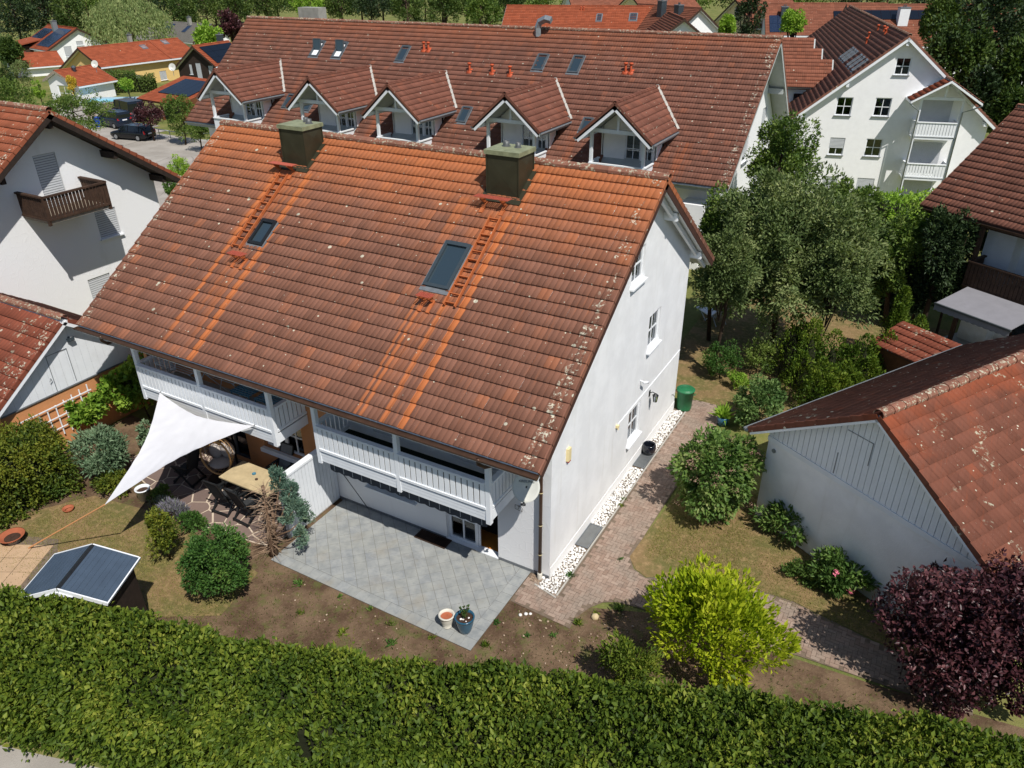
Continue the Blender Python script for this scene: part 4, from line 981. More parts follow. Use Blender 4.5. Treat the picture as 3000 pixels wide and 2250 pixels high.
# roof ladders with their footplates
def ladder(xa, xb, y0, y1, n):
    O = on_roof(xa, y0); L = (y1-y0)/CP; m = MB()
    m.obox(O, (1, 0, 0), RS, RN, 0, .03, 0, L, .07, .15); m.obox(O, (1, 0, 0), RS, RN, xb-xa-.03, xb-xa, 0, L, .07, .15)
    ld_ = put('roof_ladder', m, 'ladder_red', roof)
    for i in range(n):
        v = .08+(L-.16)*i/(n-1); m = MB(); m.obox(O, (1, 0, 0), RS, RN, .03, xb-xa-.03, v-.012, v+.012, .075, .145); put('rung', m, 'ladder_red', ld_)
    return ld_
ladder(-3.60, -3.26, 1.22, 3.50, 11); ladder(-11.07, -10.72, 1.46, 3.74, 11)
def footplate(xa, xb, y, mat, dep=.26, grid=True):
    O = on_roof(xa, y, .05); h = V3(0, 1, 0); z = V3(0, 0, 1); m = MB(); w = xb-xa
    if grid:
        n = max(4, int(w/.055)); P0 = O+V3(0, 0, .24)
        for i in range(n+1): m.obox(P0, (1, 0, 0), h, z, w*i/n-.005, w*i/n+.005, -dep+.04, .02, 0, .022)
        for j in range(6): m.obox(P0, (1, 0, 0), h, z, 0, w, -dep+.04+(dep-.02)*j/5-.005, -dep+.04+(dep-.02)*j/5+.005, 0, .018)
    else: m.obox(O+V3(0, 0, .24), (1, 0, 0), h, z, 0, w, -dep+.04, .02, 0, .02)
    fp = put('roof_step', m, mat, roof)
    for u in (w*.2, w*.8):
        m = MB(); p = O+V3(u, 0, 0); m.prism([p+V3(-.02, .02, 0.02), p+V3(-.02, -dep+.02, .235), p+V3(-.02, .02, .235)], (.04, 0, 0)); m.obox(p, (1, 0, 0), RS, RN, -.05, .05, -.28, .1, -.02, .03); put('bracket', m, 'ladder_red', fp)
footplate(-4.15, -3.16, 3.80, 'ladder_plate'); footplate(-11.42, -10.50, 3.86, 'ladder_plate', grid=False)
footplate(-4.26, -3.86, 1.20, 'ladder_plate'); footplate(-10.74, -10.20, 1.18, 'ladder_plate')
# gutters' outlets and downpipes
def downpipe(pts, r=.045, mat='gutter_brown', clips=(), base=None, parent=house):
    m = MB(); m.tube(pts, r, 10); d = put('downpipe', m, mat, parent, True)
    for p in clips:
        m = MB(); m.lathe([(r+.008, -.012), (r+.008, .012)], 12, p); put('clip', m, 'beige_plastic', d)
    if base is not None:
        m = MB(); m.lathe([(r+.02, 0), (r+.02, .16), (r+.012, .2), (r, .2)], 12, base); put('standpipe', m, 'stoneware', d, True)
downpipe([(-1.02, -1.54, 4.26), (-1.02, -1.53, 4.12), (-.95, -1.40, 3.98), (-.62, -.75, 3.86), (-.30, -.14, 3.76), (-.22, -.1, 3.6), (-.22, -.1, .18)], clips=((-.22, -.1, 2.7), (-.22, -.1, 1.72), (-.22, -.1, .8)), base=(-.22, -.1, 0))
downpipe([(-13.75, -1.54, 4.26), (-13.75, -1.53, 4.1), (-13.75, -1.40, 3.96), (-13.9, -.15, 3.8), (-14.0, -.1, 3.6), (-14.0, -.1, .05)])
# balconies
def balcony(xa, xb, mids, nm):
    yf = -1.20; z0, z1 = 2.65, 3.42
    m = MB(); m.box(xa+.03, xb-.03, yf+.03, -.004, 2.51, 2.60); b = put('balcony', m, 'carpet_green' if nm == 'r' else 'concrete', house)
    for k in range(3):
        za = 2.31+k*.098; m = MB(); m.box(xa+.02, xb-.02, yf-.006-.004*k, yf+.02, za, za+.092); put('fascia_board', m, 'paint_white', b)
    for xs, sg in ((xa, -1), (xb, 1)):
        m = MB(); m.box(min(xs, xs-sg*.022), max(xs, xs-sg*.022), yf+.021, -.004, 2.31, 2.60); put('fascia_board', m, 'paint_white', b)
    ps = [xa]+mids+[xb]
    for i, x in enumerate(ps):
        off = .055 if i == 0 else (-.055 if i == len(ps)-1 else 0); m = MB(); x = x+off
        m.box(x-.06, x+.06, yf-.028, yf+.09, 2.27, zroof(yf)-.24); m.prism([(x-.06, yf-.028, 2.268), (x+.06, yf-.028, 2.268), (x+.06, yf+.09, 2.268)], (0, 0, -.03)); put('post', m, 'paint_white', b)
    for p, q in zip(ps[:-1], ps[1:]):
        a = p+(.115 if p == xa else .06); c = q-(.115 if q == xb else .06)
        railing(b, (a, yf, 0), (1, 0, 0), (0, -1, 0), c-a, z0, z1)
    railing(b, (xb-.03, yf+.10, 0), (0, 1, 0), (1, 0, 0), 1.09, z0, z1); railing(b, (xa+.03, -.012, 0), (0, -1, 0), (-1, 0, 0), 1.09, z0, z1)
    return b
balcony(-6.14, -0.94, [-3.54], 'r'); balcony(-12.98, -7.60, [-10.30], 'l')
# eaves purlin resting on the balcony posts
m = MB(); m.box(-14.3, .3, -1.27, -1.13, zroof(-1.2)-.40, zroof(-1.2)-.25); put('eaves_beam', m, 'paint_white', house)
# partition wall between the two terraces
pw = thing('partition_wall', 'white boarded partition wall between the two terraces', 'wall', (-6.86, -1.0, 0))
m = MB(); m.box(-.05, .05, -1.02, .97, 0.0, 1.90); put('core', m, 'render_white', pw)
plank_wall(pw, (.052, 0, 0), (0, 1, 0), (1, 0, 0), [(-1.02, .05), (.98, .05), (.98, 1.9), (-1.02, 1.9)], .125, 'board_white')
m = MB(); m.box(-.09, .10, -1.06, .985, 1.903, 1.97); put('coping', m, 'paint_white', pw)
# things fixed to the walls
al = thing('alarm_box', 'beige alarm siren box high on the white gable wall', 'alarm box', (0, .83, 3.3)); m = MB(); m.prism([(0.0, -.08, -.17), (.075, -.065, -.16), (.075, .065, -.16), (.0, .08, -.17)], (0, 0, .35)); put('housing', m, 'beige_plastic', al); m = MB(); m.box(.005, .07, -.06, .06, -.20, -.172); put('strobe', m, 'lamp_red', al)
cc = thing('security_camera', 'small white security camera on the white gable wall', 'camera', (0, 5.7, 2.93)); m = MB(); m.tube([(0, 0, 0), (.1, 0, .0), (.14, 0, -.02)], .018, 8); put('arm', m, 'paint_white', cc); m = MB(); m.tube([(.12, -.06, .0), (.2, .12, -.05)], .04, 10); cb = put('body', m, 'paint_white', cc, True); m = MB(); m.tube([(.2, .121, -.05), (.204, .128, -.052)], .03, 10); put('lens', m, 'black_plastic', cb)
wl = thing('wall_lantern', 'black wall lantern beside the gable window', 'lantern', (0, 6.62, 2.0)); m = MB(); m.tube([(0, 0, .05), (.10, 0, .12), (.2, 0, .09)], .014, 7); m.box(0, .02, -.05, .05, -.05, .15); put('bracket', m, 'black_plastic', wl); m = MB(); m.lathe([(.02, .1), (.1, .03), (.095, .02)], 8, (.2, 0, 0)); m.lathe([(.03, -.21), (.05, -.2), (.06, -.19)], 8, (.2, 0, 0)); 
for j in range(6):
    t = j*PI/3; m.tube([(.2+.085*math.cos(t), .085*math.sin(t), .02), (.2+.055*math.cos(t), .055*math.sin(t), -.19)], .007, 4)
put('lantern_frame', m, 'black_plastic', wl); m = MB(); m.lathe([(.08, .018), (.05, -.188)], 8, (.2, 0, 0)); put('pane', m, 'glass', wl)
mt = thing('motion_sensor', 'small cream motion sensor at the end of a white cable on the gable', 'sensor', (0, 3.97, 2.34)); m = MB(); m.box(0, .08, -.04, .05, -.04, .04); m.tube([(.05, 0, -.04), (.07, 0, -.1)], .02, 8); put('housing', m, 'beige_plastic', mt); m = MB(); m.tube([(.012, .05, 0), (.012, 5.4, -.02)], .011, 6); put('cable', m, 'paint_white', mt)
tp = thing('water_tap', 'small metal outdoor tap on the gable wall near the green bin', 'tap', (0, 9.02, .78)); m = MB(); m.tube([(0, 0, 0), (.08, 0, 0), (.1, 0, -.05)], .012, 7); m.tube([(.05, -.03, .03), (.05, .03, .03)], .008, 6); put('spout', m, 'flue_steel', tp)
# satellite dish
dish = thing('satellite_dish', 'cream satellite dish on the front wall corner of the big house', 'satellite dish', (-.36, -.02, 3.0))
nd = unit(V3(.30, -.80, .52)); ctr = V3(0.02, -.58, .14); uu = unit(np.cross(V3(0, 0, 1), nd)); ww = np.cross(nd, uu); m = MB(); k = 22; rr = [.02, .12, .2, .27, .325, .335]
for r in rr:
    for j in range(k):
        t = 2*PI*j/k; m.v.append(tuple(ctr+uu*r*math.cos(t)*.95+ww*r*1.06*math.sin(t)+nd*(r*r*.55-(.0 if r < .33 else .012))))
for i in range(len(rr)-1):
    for j in range(k): m.f.append((i*k+j, i*k+(j+1) % k, (i+1)*k+(j+1) % k, (i+1)*k+j))
m.f.append(tuple(range(k))); put('reflector', m, 'dish', dish, True)
lnb = ctr-ww*.36+nd*.34; m = MB(); m.tube([ctr-ww*.30+nd*.05, ctr-ww*.37+nd*.2, lnb], .014, 6); put('feed_arm', m, 'dish', dish)
m = MB(); m.tube([lnb+uu*.05, lnb-uu*.06], .03, 9); m.tube([lnb, lnb-nd*.09+ww*.03], .024, 9); put('feed_horn', m, 'black_plastic', dish, True)
m = MB(); m.tube([(-.02, .0, .12), (0.0, -.30, .12), ctr-nd*.05], .02, 8); m.box(-.08, .05, -.012, 0.0, .04, .22); put('wall_mount', m, 'zinc', dish)
def text_obj(name, body, size, O, U, Vv, mat, parent, ext=.001):
    cu = bpy.data.curves.new(name, 'FONT'); cu.body = body; cu.size = size; cu.align_x = 'CENTER'; cu.align_y = 'CENTER'; cu.extrude = ext
    tmp = bpy.data.objects.new(name, cu); COL.objects.link(tmp); dg = bpy.context.evaluated_depsgraph_get(); me = bpy.data.meshes.new_from_object(tmp.evaluated_get(dg)); bpy.data.objects.remove(tmp)
    o = link(name, me, mat, parent); Nn = np.cross(U, Vv); o.matrix_local = frame_mat(O, U, Vv, Nn); return o
text_obj('lettering', 'KREILING', .085, ctr+ww*.13+nd*.028, uu, ww, 'frame_dark', dish)
hn = thing('house_number', 'black wire house number 7 on the front wall below the dish', 'house number', (-.86, 0, 1.95))
text_obj('numeral', '7', .13, V3(.0, -.03, 0), V3(1, 0, 0), V3(0, 0, 1), 'black_plastic', hn, .006)
m = MB(); P = [(-.1, -.03, .06), (.04, -.03, .07), (.1, -.03, .02), (.1, -.03, -.09), (-.1, -.03, -.06), (-.1, -.03, .06)]
for a, b in zip(P[:-1], P[1:]): m.tube([a, b], .005, 5)
put('wire_frame', m, 'black_plastic', hn)
# awning rolled out a little under the right balcony
aw = thing('awning', 'dark grey striped awning with scalloped edge under the right balcony', 'awning', (-3.52, -1.04, 2.13))
m = MB(); n = 150; xs = np.linspace(-2.42, 2.38, n+1)
for a, b in zip(xs[:-1], xs[1:]):
    za, zb_ = -.16-.035*abs(math.sin(PI*(a+2.42)/.30)), -.16-.035*abs(math.sin(PI*(b+2.42)/.30)); m.quad((a, 0, za), (b, 0, zb_), (b, .004, .06), (a, .004, .06))
va = put('valance', m, 'awning_grey', aw)
for i in range(16):
    x = -2.27+i*.30; m = MB(); m.box(x-.008, x+.008, -.006, -.002, -.15, .06); put('stripe', m, 'awning_stripe', va)
m = MB(); m.box(-2.42, 2.38, -.004, .05, .062, .12); put('front_bar', m, 'paint_white', aw); m = MB(); m.prism([(-2.40, .05, .10), (-2.40, 1.05, .30), (-2.40, 1.05, .31), (-2.40, .05, .11)], (4.76, 0, 0)); put('cloth', m, 'awning_grey', aw)
m = MB(); m.tube([(-2.2, .02, .09), (-2.25, .55, .17), (-2.0, 1.05, .25)], .02, 6); m.tube([(2.2, .02, .09), (2.25, .55, .17), (2.0, 1.05, .25)], .02, 6); put('arm', m, 'paint_white', aw)
m = MB(); m.tube([(-2.36, .1, .05), (-2.2, .98, -2.05)], .012, 6); put('crank_rod', m, 'frame_dark', aw)
# drying racks and small tables on the left balcony
def rack(label, x, y, mat, z, w, d):
    t = thing('drying_rack', label, 'drying rack', (x, y, 2.60)); 
    m = MB()
    for i in range(9): m.tube([(-w/2, -d/2+d*i/8, z), (w/2, -d/2+d*i/8, z)], .006, 4)
    put('rail', m, mat, t); m = MB()
    for sx in (-1, 1): m.tube([(sx*w/2, -d/2, z), (sx*w/2, d/2, z)], .012, 5); m.tube([(sx*w*.45, -d/2, z), (sx*w*.3, d*.4, 0)], .012, 5); m.tube([(sx*w*.45, d/2, z), (sx*w*.3, -d*.4, 0)], .012, 5)
    put('leg', m, mat, t)
rack('white wire clothes drying rack at the left end of the upper left balcony', -11.6, -.65, 'metal_white', .9, 1.5, .75)
rack('pale clothes airer next to the middle post on the upper left balcony', -10.0, -.45, 'metal_white', .85, 1.1, .6)
def btable(label, x, y):
    t = thing('slatted_table', label, 'table', (x, y, 2.60)); m = MB()
    for i in range(7): m.box(-.36, .36, -.3+i*.088, -.3+i*.088+.055, .70, .72)
    put('top', m, 'metal_blue', t)
    for sx in (-.33, .33):
        for sy in (-.26, .26): m = MB(); m.tube([(sx, sy, 0), (sx, sy, .7)], .016, 6); put('leg', m, 'metal_blue', t)
btable('blue slatted metal table on the left balcony, left one', -9.1, -.62); btable('blue slatted metal table on the left balcony, right one by the corner post', -8.2, -.62)
# ------------------------------------------------------------------ garden things near the house
# light well gratings and the steel mat at the patio door
def grating(name, label, x0, x1, y0, y1, z, mat, nx, ny, drop=True):
    t = thing(name, label, 'grating', ((x0+x1)/2, (y0+y1)/2, z)); w, d = (x1-x0)/2, (y1-y0)/2; m = MB()
    m.box(-w, w, -d, -d+.015, 0, .03); m.box(-w, w, d-.015, d, 0, .03); m.box(-w, -w+.015, -d+.015, d-.015, 0, .03); m.box(w-.015, w, -d+.015, d-.015, 0, .03); put('frame', m, mat, t); m = MB()
    for i in range(1, nx): m.box(-w+2*w*i/nx-.003, -w+2*w*i/nx+.003, -d+.015, d-.015, .008, .028)
    put('bearing_bar', m, mat, t); m = MB()
    for i in range(1, ny): m.box(-w+.015, w-.015, -d+2*d*i/ny-.003, -d+2*d*i/ny+.003, .012, .026)
    put('cross_bar', m, mat, t); m = MB(); m.box(-w+.02, w-.02, -d+.02, d-.02, -.03, .002); put('well', m, 'concrete' if drop else 'interior_dark', t)
grating('light_well_grating', 'steel light well grating in the pebble strip near the house corner', .02, .39, 1.46, 2.44, .02, 'zinc', 10, 24)
grating('light_well_grating', 'steel light well grating under the black glazed pot', .02, .39, 5.58, 6.52, .02, 'zinc', 10, 24)
grating('boot_scraper', 'dark metal grating mat on the patio before the glass door', -3.9, -2.92, -.38, .0-.01, .02, 'wood_dark', 24, 8, False)
def pot(name, label, x, y, prof, mat, n=20, soil=None, z=0.0):
    t = thing(name, label, 'pot', (x, y, z)); m = MB(); m.lathe(prof, n); b = put('body', m, mat, t, True)
    if soil: m = MB(); m.lathe([(0.001, soil[1]), (soil[0], soil[1])], n); put('soil', m, soil[2], t)
    return t
p = pot('plant_pot', 'white ribbed urn-shaped pot on the patio corner', -1.38, -2.55, [(.001, 0.0), (.11, 0.0), (.115, .03), (.10, .05), (.15, .18), (.165, .30), (.165, .33), (.19, .34), (.195, .375), (.155, .375), (.145, .30)], 'stoneware', soil=(.15, .30, 'terracotta'), z=.016)
m = MB()
for j in range(24):
    t0 = 2*PI*j/24; m.tube([(math.cos(t0+q*1.1)*(.104+.06*q), math.sin(t0+q*1.1)*(.104+.06*q), .07+.23*q) for q in (0, .25, .5, .75, 1)], .009, 4)
put('rib', m, 'stoneware', p)
bp = pot('plant_pot', 'tall blue glazed pot with a small leafy plant on the patio', -.93, -2.47, [(.001, 0.0), (.12, 0.0), (.15, .06), (.19, .22), (.215, .36), (.22, .42), (.235, .43), (.235, .46), (.20, .46), (.195, .40)], 'glaze_blue', soil=(.2, .40, 'soil'), z=.016)
m = MB(); P = []; Dd = []
for (a, h) in ((0.3, .42), (2.2, .3), (3.6, .34), (5.0, .2), (1.2, .22)):
    e = V3(math.cos(a)*.1, math.sin(a)*.1, .40+h); m.tube([(0, 0, .4), e*.7+V3(0, 0, .12), e], .006, 5)
    for k in range(26): q = random.uniform(.35, 1); P.append(V3(0, 0, .4)*(1-q)+e*q); Dd.append(RNG.normal(size=3)+V3(0, 0, .5))
put('stem', m, 'bark', bp); link('leaves', leaf_mesh('leaves', np.array(P), np.array(Dd), .06, .035), 'leaf_privet', bp)
st = stones('pot_stones', [(-.09, .09, -.12, .05)], 5, .02, .035, 'pebble_white', .405, bp)
pot('plant_pot', 'round black glazed pot standing on the pebble strip grating', .22, 6.42, [(.001, .0), (.14, 0), (.2, .08), (.22, .2), (.2, .32), (.19, .34), (.16, .33), (.17, .25), (.16, .12)], 'glaze_black', soil=(.16, .14, 'interior_dark'), z=.05)
pot('plant_pot', 'plain white bucket pot at the edge of the crazy paving', -11.75, -2.78, [(.001, 0), (.15, 0), (.2, .36), (.215, .36), (.215, .39), (.18, .39), (.17, .3)], 'paint_white', soil=(.175, .3, 'soil'))
fb = pot('fire_bowl', 'wide terracotta fire bowl beside the sandstone slabs', -13.25, -5.75, [(.001, .1), (.16, .1), (.30, .2), (.33, .24), (.30, .24), (.2, .15), (.001, .13)], 'terracotta', soil=(.2, .155, 'soil')); tag(fb, cat='bowl')
m = MB(); m.lathe([(.16, .0), (.16, .1), (.12, .1)], 10); put('foot', m, 'concrete', fb)
pot('plant_bowl', 'shallow dark bowl on a stone plate below the roses', -13.2, -4.2, [(.001, 0), (.1, 0), (.16, .1), (.14, .1), (.09, .04)], 'terracotta')['category'] = 'bowl'
# green rain barrel / bin
b = thing('rubbish_bin', 'green plastic bin with a ribbed lid at the rear corner of the white gable', 'bin', (.30, 9.62, .015)); m = MB(); m.lathe([(.001, 0), (.235, 0), (.245, .05), (.285, .72), (.30, .72), (.30, .74)], 24); put('body', m, 'green_plastic', b, True)
m = MB(); m.lathe([(.31, .73), (.315, .765), (.28, .79), (.27, .785), (.25, .805), (.2, .81), (.19, .803), (.13, .82), (.12, .812), (.06, .828), (.001, .83)], 24); put('lid', m, 'green_plastic', b)
m = MB()
for sx in (-1, 1): m.tube([(sx*.28, -.06, .62), (sx*.34, -.03, .64), (sx*.34, .03, .64), (sx*.28, .06, .62)], .014, 6)
put('handle', m, 'green_plastic', b)
# white lounger in the shade of the apple tree
lg = thing('garden_lounger', 'white reclining garden lounger in the deep shade behind the house', 'lounger', (-.9, 17.2, 0), RAD(-35))
m = MB(); m.prism([(-.9, -.28, .34), (.1, -.28, .30), (.75, -.28, .95), (.75, -.28, .98), (.08, -.28, .34), (-.9, -.28, .38)], (0, .56, 0)); put('seat', m, 'paint_white', lg); m = MB()
for sy in (-.26, .26): m.tube([(-.6, sy, .35), (-.2, sy, 0)], .018, 6); m.tube([(.2, sy, .35), (-.3, sy, 0)], .018, 6); m.tube([(.2, sy, .4), (.5, sy, 0)], .018, 6)
put('leg', m, 'metal_white', lg)
# garden table with two recliner chairs
tb = thing('garden_table', 'long light wood topped garden table on the crazy paving', 'table', (-8.85, -1.18, 0.02))
for i in range(1): m = MB(); m.box(-.93, .95, -.46, .46, .70, .74); put('top', m, 'teak', tb)
m = MB(); m.box(-.9, .92, -.43, .43, .64, .698); put('apron', m, 'black_plastic', tb)
for sx in (-.86, .88):
    for sy in (-.4, .4): m = MB(); m.box(sx-.03, sx+.03, sy-.03, sy+.03, 0, .64); put('leg', m, 'black_plastic', tb)
for lb, x, y, r in (('blue grey ashtray on the garden table', -8.98, -1.06, .055), ('small round metal ashtray on the garden table', -8.72, -1.22, .04)):
    a = thing('ashtray', lb, 'ashtray', (x, y, .76)); m = MB(); m.lathe([(.001, .0), (r, 0), (r*1.1, .03), (r*.9, .03), (r*.8, .01), (.001, .01)], 14); put('bowl', m, 'metal_blue' if r > .05 else 'wood_dark', a, True)
def recliner(label, x, y, rz, seat='charcoal_fabric'):
    t = thing('garden_chair', label, 'chair', (x, y, .02), rz)
    # local: chair faces +y
    m = MB(); m.box(-.24, .24, -.2, .24, .40, .425); put('seat', m, seat, t)
    m = MB(); Sd = unit(V3(0, -.36, 1)); Nn = np.cross(V3(1, 0, 0), Sd); m.obox((0, -.2, .42), (1, 0, 0), Sd, Nn, -.22, .22, 0, .78, 0, .02); bk = put('backrest', m, seat, t)
    m = MB(); m.obox((0, -.2, .42), (1, 0, 0), Sd, Nn, -.26, -.222, -.04, .80, -.01, .03); m.obox((0, -.2, .42), (1, 0, 0), Sd, Nn, .222, .26, -.04, .80, -.01, .03); m.obox((0, -.2, .42), (1, 0, 0), Sd, Nn, -.222, .222, .782, .82, -.008, .028); put('back_frame', m, 'black_plastic', t)
    for sx in (-1, 1):
        m = MB(); m.prism([(sx*.28-.02, -.42, 0), (sx*.28-.02, -.36, 0), (sx*.28-.02, .22, .62), (sx*.28-.02, .16, .62)], (.04, 0, 0)); put('leg', m, 'black_plastic', t)
        m = MB(); m.prism([(sx*.28-.018, .34, 0), (sx*.28-.018, .28, 0), (sx*.28-.018, -.30, .62), (sx*.28-.018, -.24, .62)], (.036, 0, 0)); put('leg', m, 'black_plastic', t)
        m = MB(); m.box(sx*.28-.035, sx*.28+.035, -.36, .24, .62, .65); put('armrest', m, 'black_plastic', t)
    m = MB(); m.box(-.28, .28, -.42, -.37, .05, .10); m.box(-.28, .28, .28, .32, .05, .10); put('crossbar', m, 'black_plastic', t)
    return t
recliner('black folding recliner chair at the table, nearer the hanging chair', -9.28, -1.86, RAD(4)); recliner('black folding recliner chair at the table, nearer the partition wall', -8.42, -1.86, RAD(-3))
gc = recliner('grey folded garden chair leaning at the orange wall behind the table', -8.75, -.36, RAD(180), 'lead_grey')
sb = thing('storage_bench', 'pale storage box beside the partition wall behind the table', 'box', (-7.45, -.42, 0.02)); m = MB(); m.box(-.35, .35, -.26, .3, 0, .62); put('body', m, 'shutter_white', sb); m = MB(); m.box(-.37, .37, -.28, .32, .622, .68); put('lid', m, 'shutter_white', sb)
for k in range(4): m = MB(); m.box(-.345, .345, -.275, -.262, .03+k*.15, .165+k*.15); put('board', m, 'shutter_white', sb)
shrub('potted_olive', 'small olive-green bush growing above the pale storage box', 'plant', (-7.3, -.30, .72), (-7.3, -.30, 1.0), (.22, .22, .24), 380, .07, 'leaf_vine', 10, .35, trunk=.015)
# hanging egg chair on its stand
eg = thing('hanging_chair', 'round rattan hanging chair with beige cushions under the sail', 'chair', (-10.45, -.95, .02), RAD(20)); c = V3(0, 0, .95); m = MB()
ax = unit(V3(.15, -1, .12)); e1 = V3(1, 0, 0); e2 = np.cross(ax, e1)*-1
def ring(q, ry, rz_): return [c+ax*q+V3(1, 0, 0)*ry*math.cos(t)+V3(0, 0, 1)*rz_*math.sin(t) for t in np.linspace(0, 2*PI, 25)]
m.tube(ring(.32, .46, .60), .028, 7, cap=False)
for k in range(22):
    t = 2*PI*k/22; p0 = c+ax*.32+V3(1, 0, 0)*.46*math.cos(t)+V3(0, 0, 1)*.6*math.sin(t); m.tube([p0, c+ax*.0+V3(1, 0, 0)*.44*math.cos(t)+V3(0, 0, 1)*.56*math.sin(t), c-ax*.28+V3(1, 0, 0)*.25*math.cos(t)+V3(0, 0, 1)*.34*math.sin(t), c-ax*.36], .008, 4, cap=False)
for q, s in ((.15, .98), (0, .93), (-.15, .8), (-.27, .56)): m.tube(ring(q, .46*s, .6*s), .01, 4, cap=False)
put('basket', m, 'rattan', eg, True)
m = MB(); m.ell(c+V3(0, -.02, -.34), (.36, .33, .10), 14, 8); put('cushion', m, 'cushion', eg, True); m = MB(); m.ell(c+V3(.16, .16, .0), (.24, .12, .30), 12, 8); put('cushion', m, 'cushion', eg, True); m = MB(); m.ell(c+V3(-.2, .12, -.06), (.2, .11, .26), 12, 8); put('cushion', m, 'cushion', eg, True)
m = MB(); m.tube([(0, .75, .02), (0, .78, 1.2), (0, .6, 1.8), (0, .25, 1.98), (0, 0, 1.95)], .032, 8); put('stand', m, 'black_plastic', eg, True); m = MB(); m.tube([(0, 0, 1.95), c+V3(0, 0, .6)], .012, 6); put('chain', m, 'flue_steel', eg)
m = MB(); m.lathe([(.001, .03), (.5, .03), (.5, 0), (.001, 0)], 20); put('base', m, 'black_plastic', eg)
bc = recliner('black garden chair in the shade under the white sail', -11.35, -1.55, RAD(100))
# triangular shade sail and its strap
A = V3(-12.08, -1.27, 2.71); B = V3(-8.31, -1.27, 2.72); Cc = V3(-9.95, -4.82, 1.88)
sl = thing('shade_sail', 'white triangular shade sail stretched from the left balcony over the terrace', 'shade sail', tuple((A+B+Cc)/3))
O = (A+B+Cc)/3; n = 34; idx = {}; m = MB()
for i in range(n+1):
    for j in range(n+1-i):
        a, b = i/n, j/n; c_ = 1-a-b; p = A*a+B*b+Cc*c_
        # concave edges: pull towards the middle
        k = 4*(a*b*(1-c_)**1.0+b*c_*(1-a)+a*c_*(1-b)); edge = 1-min(1.0, 27*a*b*c_)
        pull = 0
        pull = 0.25*(4*a*b*(1-c_)**2+4*b*c_*(1-a)**2+4*a*c_*(1-b)**2)*edge**.7
        p = p+(O-p)*min(.75, pull)
        r1 = np.linalg.norm(p-Cc); ang = math.atan2(b-a, c_+.001); wr = .007*math.sin(ang*26)*min(1, 1.2*c_*(1-c_)*4)+.008*math.sin((a*1.3-b)*22)*a*(1-a)*2
        p = p+V3(0, 0, -.18*27*a*b*c_*.5+wr); idx[(i, j)] = len(m.v); m.v.append(tuple(p-O))
for i in range(n):
    for j in range(n-i):
        m.f.append((idx[(i, j)], idx[(i+1, j)], idx[(i, j+1)]))
        if j < n-i-1: m.f.append((idx[(i+1, j)], idx[(i+1, j+1)], idx[(i, j+1)]))
put('cloth', m, 'sail', sl, True)
m = MB(); m.tube([Cc-O, V3(-12.64, -5.72, .02)-O], .018, 6); put('strap', m, 'strap', sl)
m = MB(); m.tube([A-O, A-O+V3(0, .08, .03)], .012, 6); m.tube([B-O, B-O+V3(0, .08, .03)], .012, 6); put('hook', m, 'flue_steel', sl)
# garden shed with slate-blue felt roof
sh = thing('garden_shed', 'small garden shed with slate-blue gable roof behind the hedge', 'shed', (-8.15, -6.72, 0), RAD(116)); L2, w2, zr_, ze = .68, .98, 2.18, 1.84
m = MB(); wall(m, (-L2+.1, -w2+.12, 0), (0, 1, 0), (-1, 0, 0), [(0, 0), (2*w2-.24, 0), (2*w2-.24, ze-.02), (w2-.12, zr_-.08), (0, ze-.02)], [], .1)
wall(m, (L2-.1, -w2+.12, 0), (0, 1, 0), (1, 0, 0), [(0, 0), (2*w2-.24, 0), (2*w2-.24, ze-.02), (w2-.12, zr_-.08), (0, ze-.02)], [], .1)
m.quad((-L2+.1, -w2+.12, 0), (L2-.1, -w2+.12, 0), (L2-.1, -w2+.12, ze), (-L2+.1, -w2+.12, ze)); m.quad((-L2+.1, w2-.12, 0), (-L2+.1, w2-.12, ze), (L2-.1, w2-.12, ze), (L2-.1, w2-.12, 0)); put('wall', m, 'wood_black_and_shade', sh)
for sg in (-1, 1):
    c_, s_ = w2/math.hypot(w2, zr_-ze), (zr_-ze)/math.hypot(w2, zr_-ze); Ls = math.hypot(w2, zr_-ze); U = V3(1, 0, 0); Sd = V3(0, -sg*c_, s_)*1.0; O_ = V3(-L2, sg*w2, ze); Nn = V3(0, sg*s_, c_); m = MB(); m.obox(O_, U, Sd, Nn, 0, 2*L2, 0, Ls, 0, .03); rp = put('roof', m, 'shed_roof', sh)
    for k in range(9):
        m = MB(); m.obox(O_, U, Sd, Nn, 0.0, 2*L2, Ls*k/9+.006, Ls*(k+1)/9-.004, .031, .037); put('roof_board', m, 'shed_roof', rp)
    m = MB(); m.obox(O_, U, Sd, Nn, -.03, -.002, 0, Ls, -.05, .045); m.obox(O_, U, Sd, Nn, 2*L2+.002, 2*L2+.03, 0, Ls, -.05, .045); m.obox(O_, U, Sd, Nn, -.03, 2*L2+.03, -.03, -.002, -.04, .035); put('trim', m, 'paint_white', rp)
m = MB(); m.prism([(-L2-.01, -.09, zr_+.005), (-L2-.01, 0, zr_+.045), (-L2-.01, .09, zr_+.005)], (2*L2+.02, 0, 0)); put('ridge_strip', m, 'black_plastic', sh)
m = MB(); m.prism([(-L2-.03, -.3, zr_-.16), (-L2-.03, .3, zr_-.16), (-L2-.03, 0, zr_-.04)], (-.02, 0, 0)); put('gable_trim', m, 'paint_white', sh)
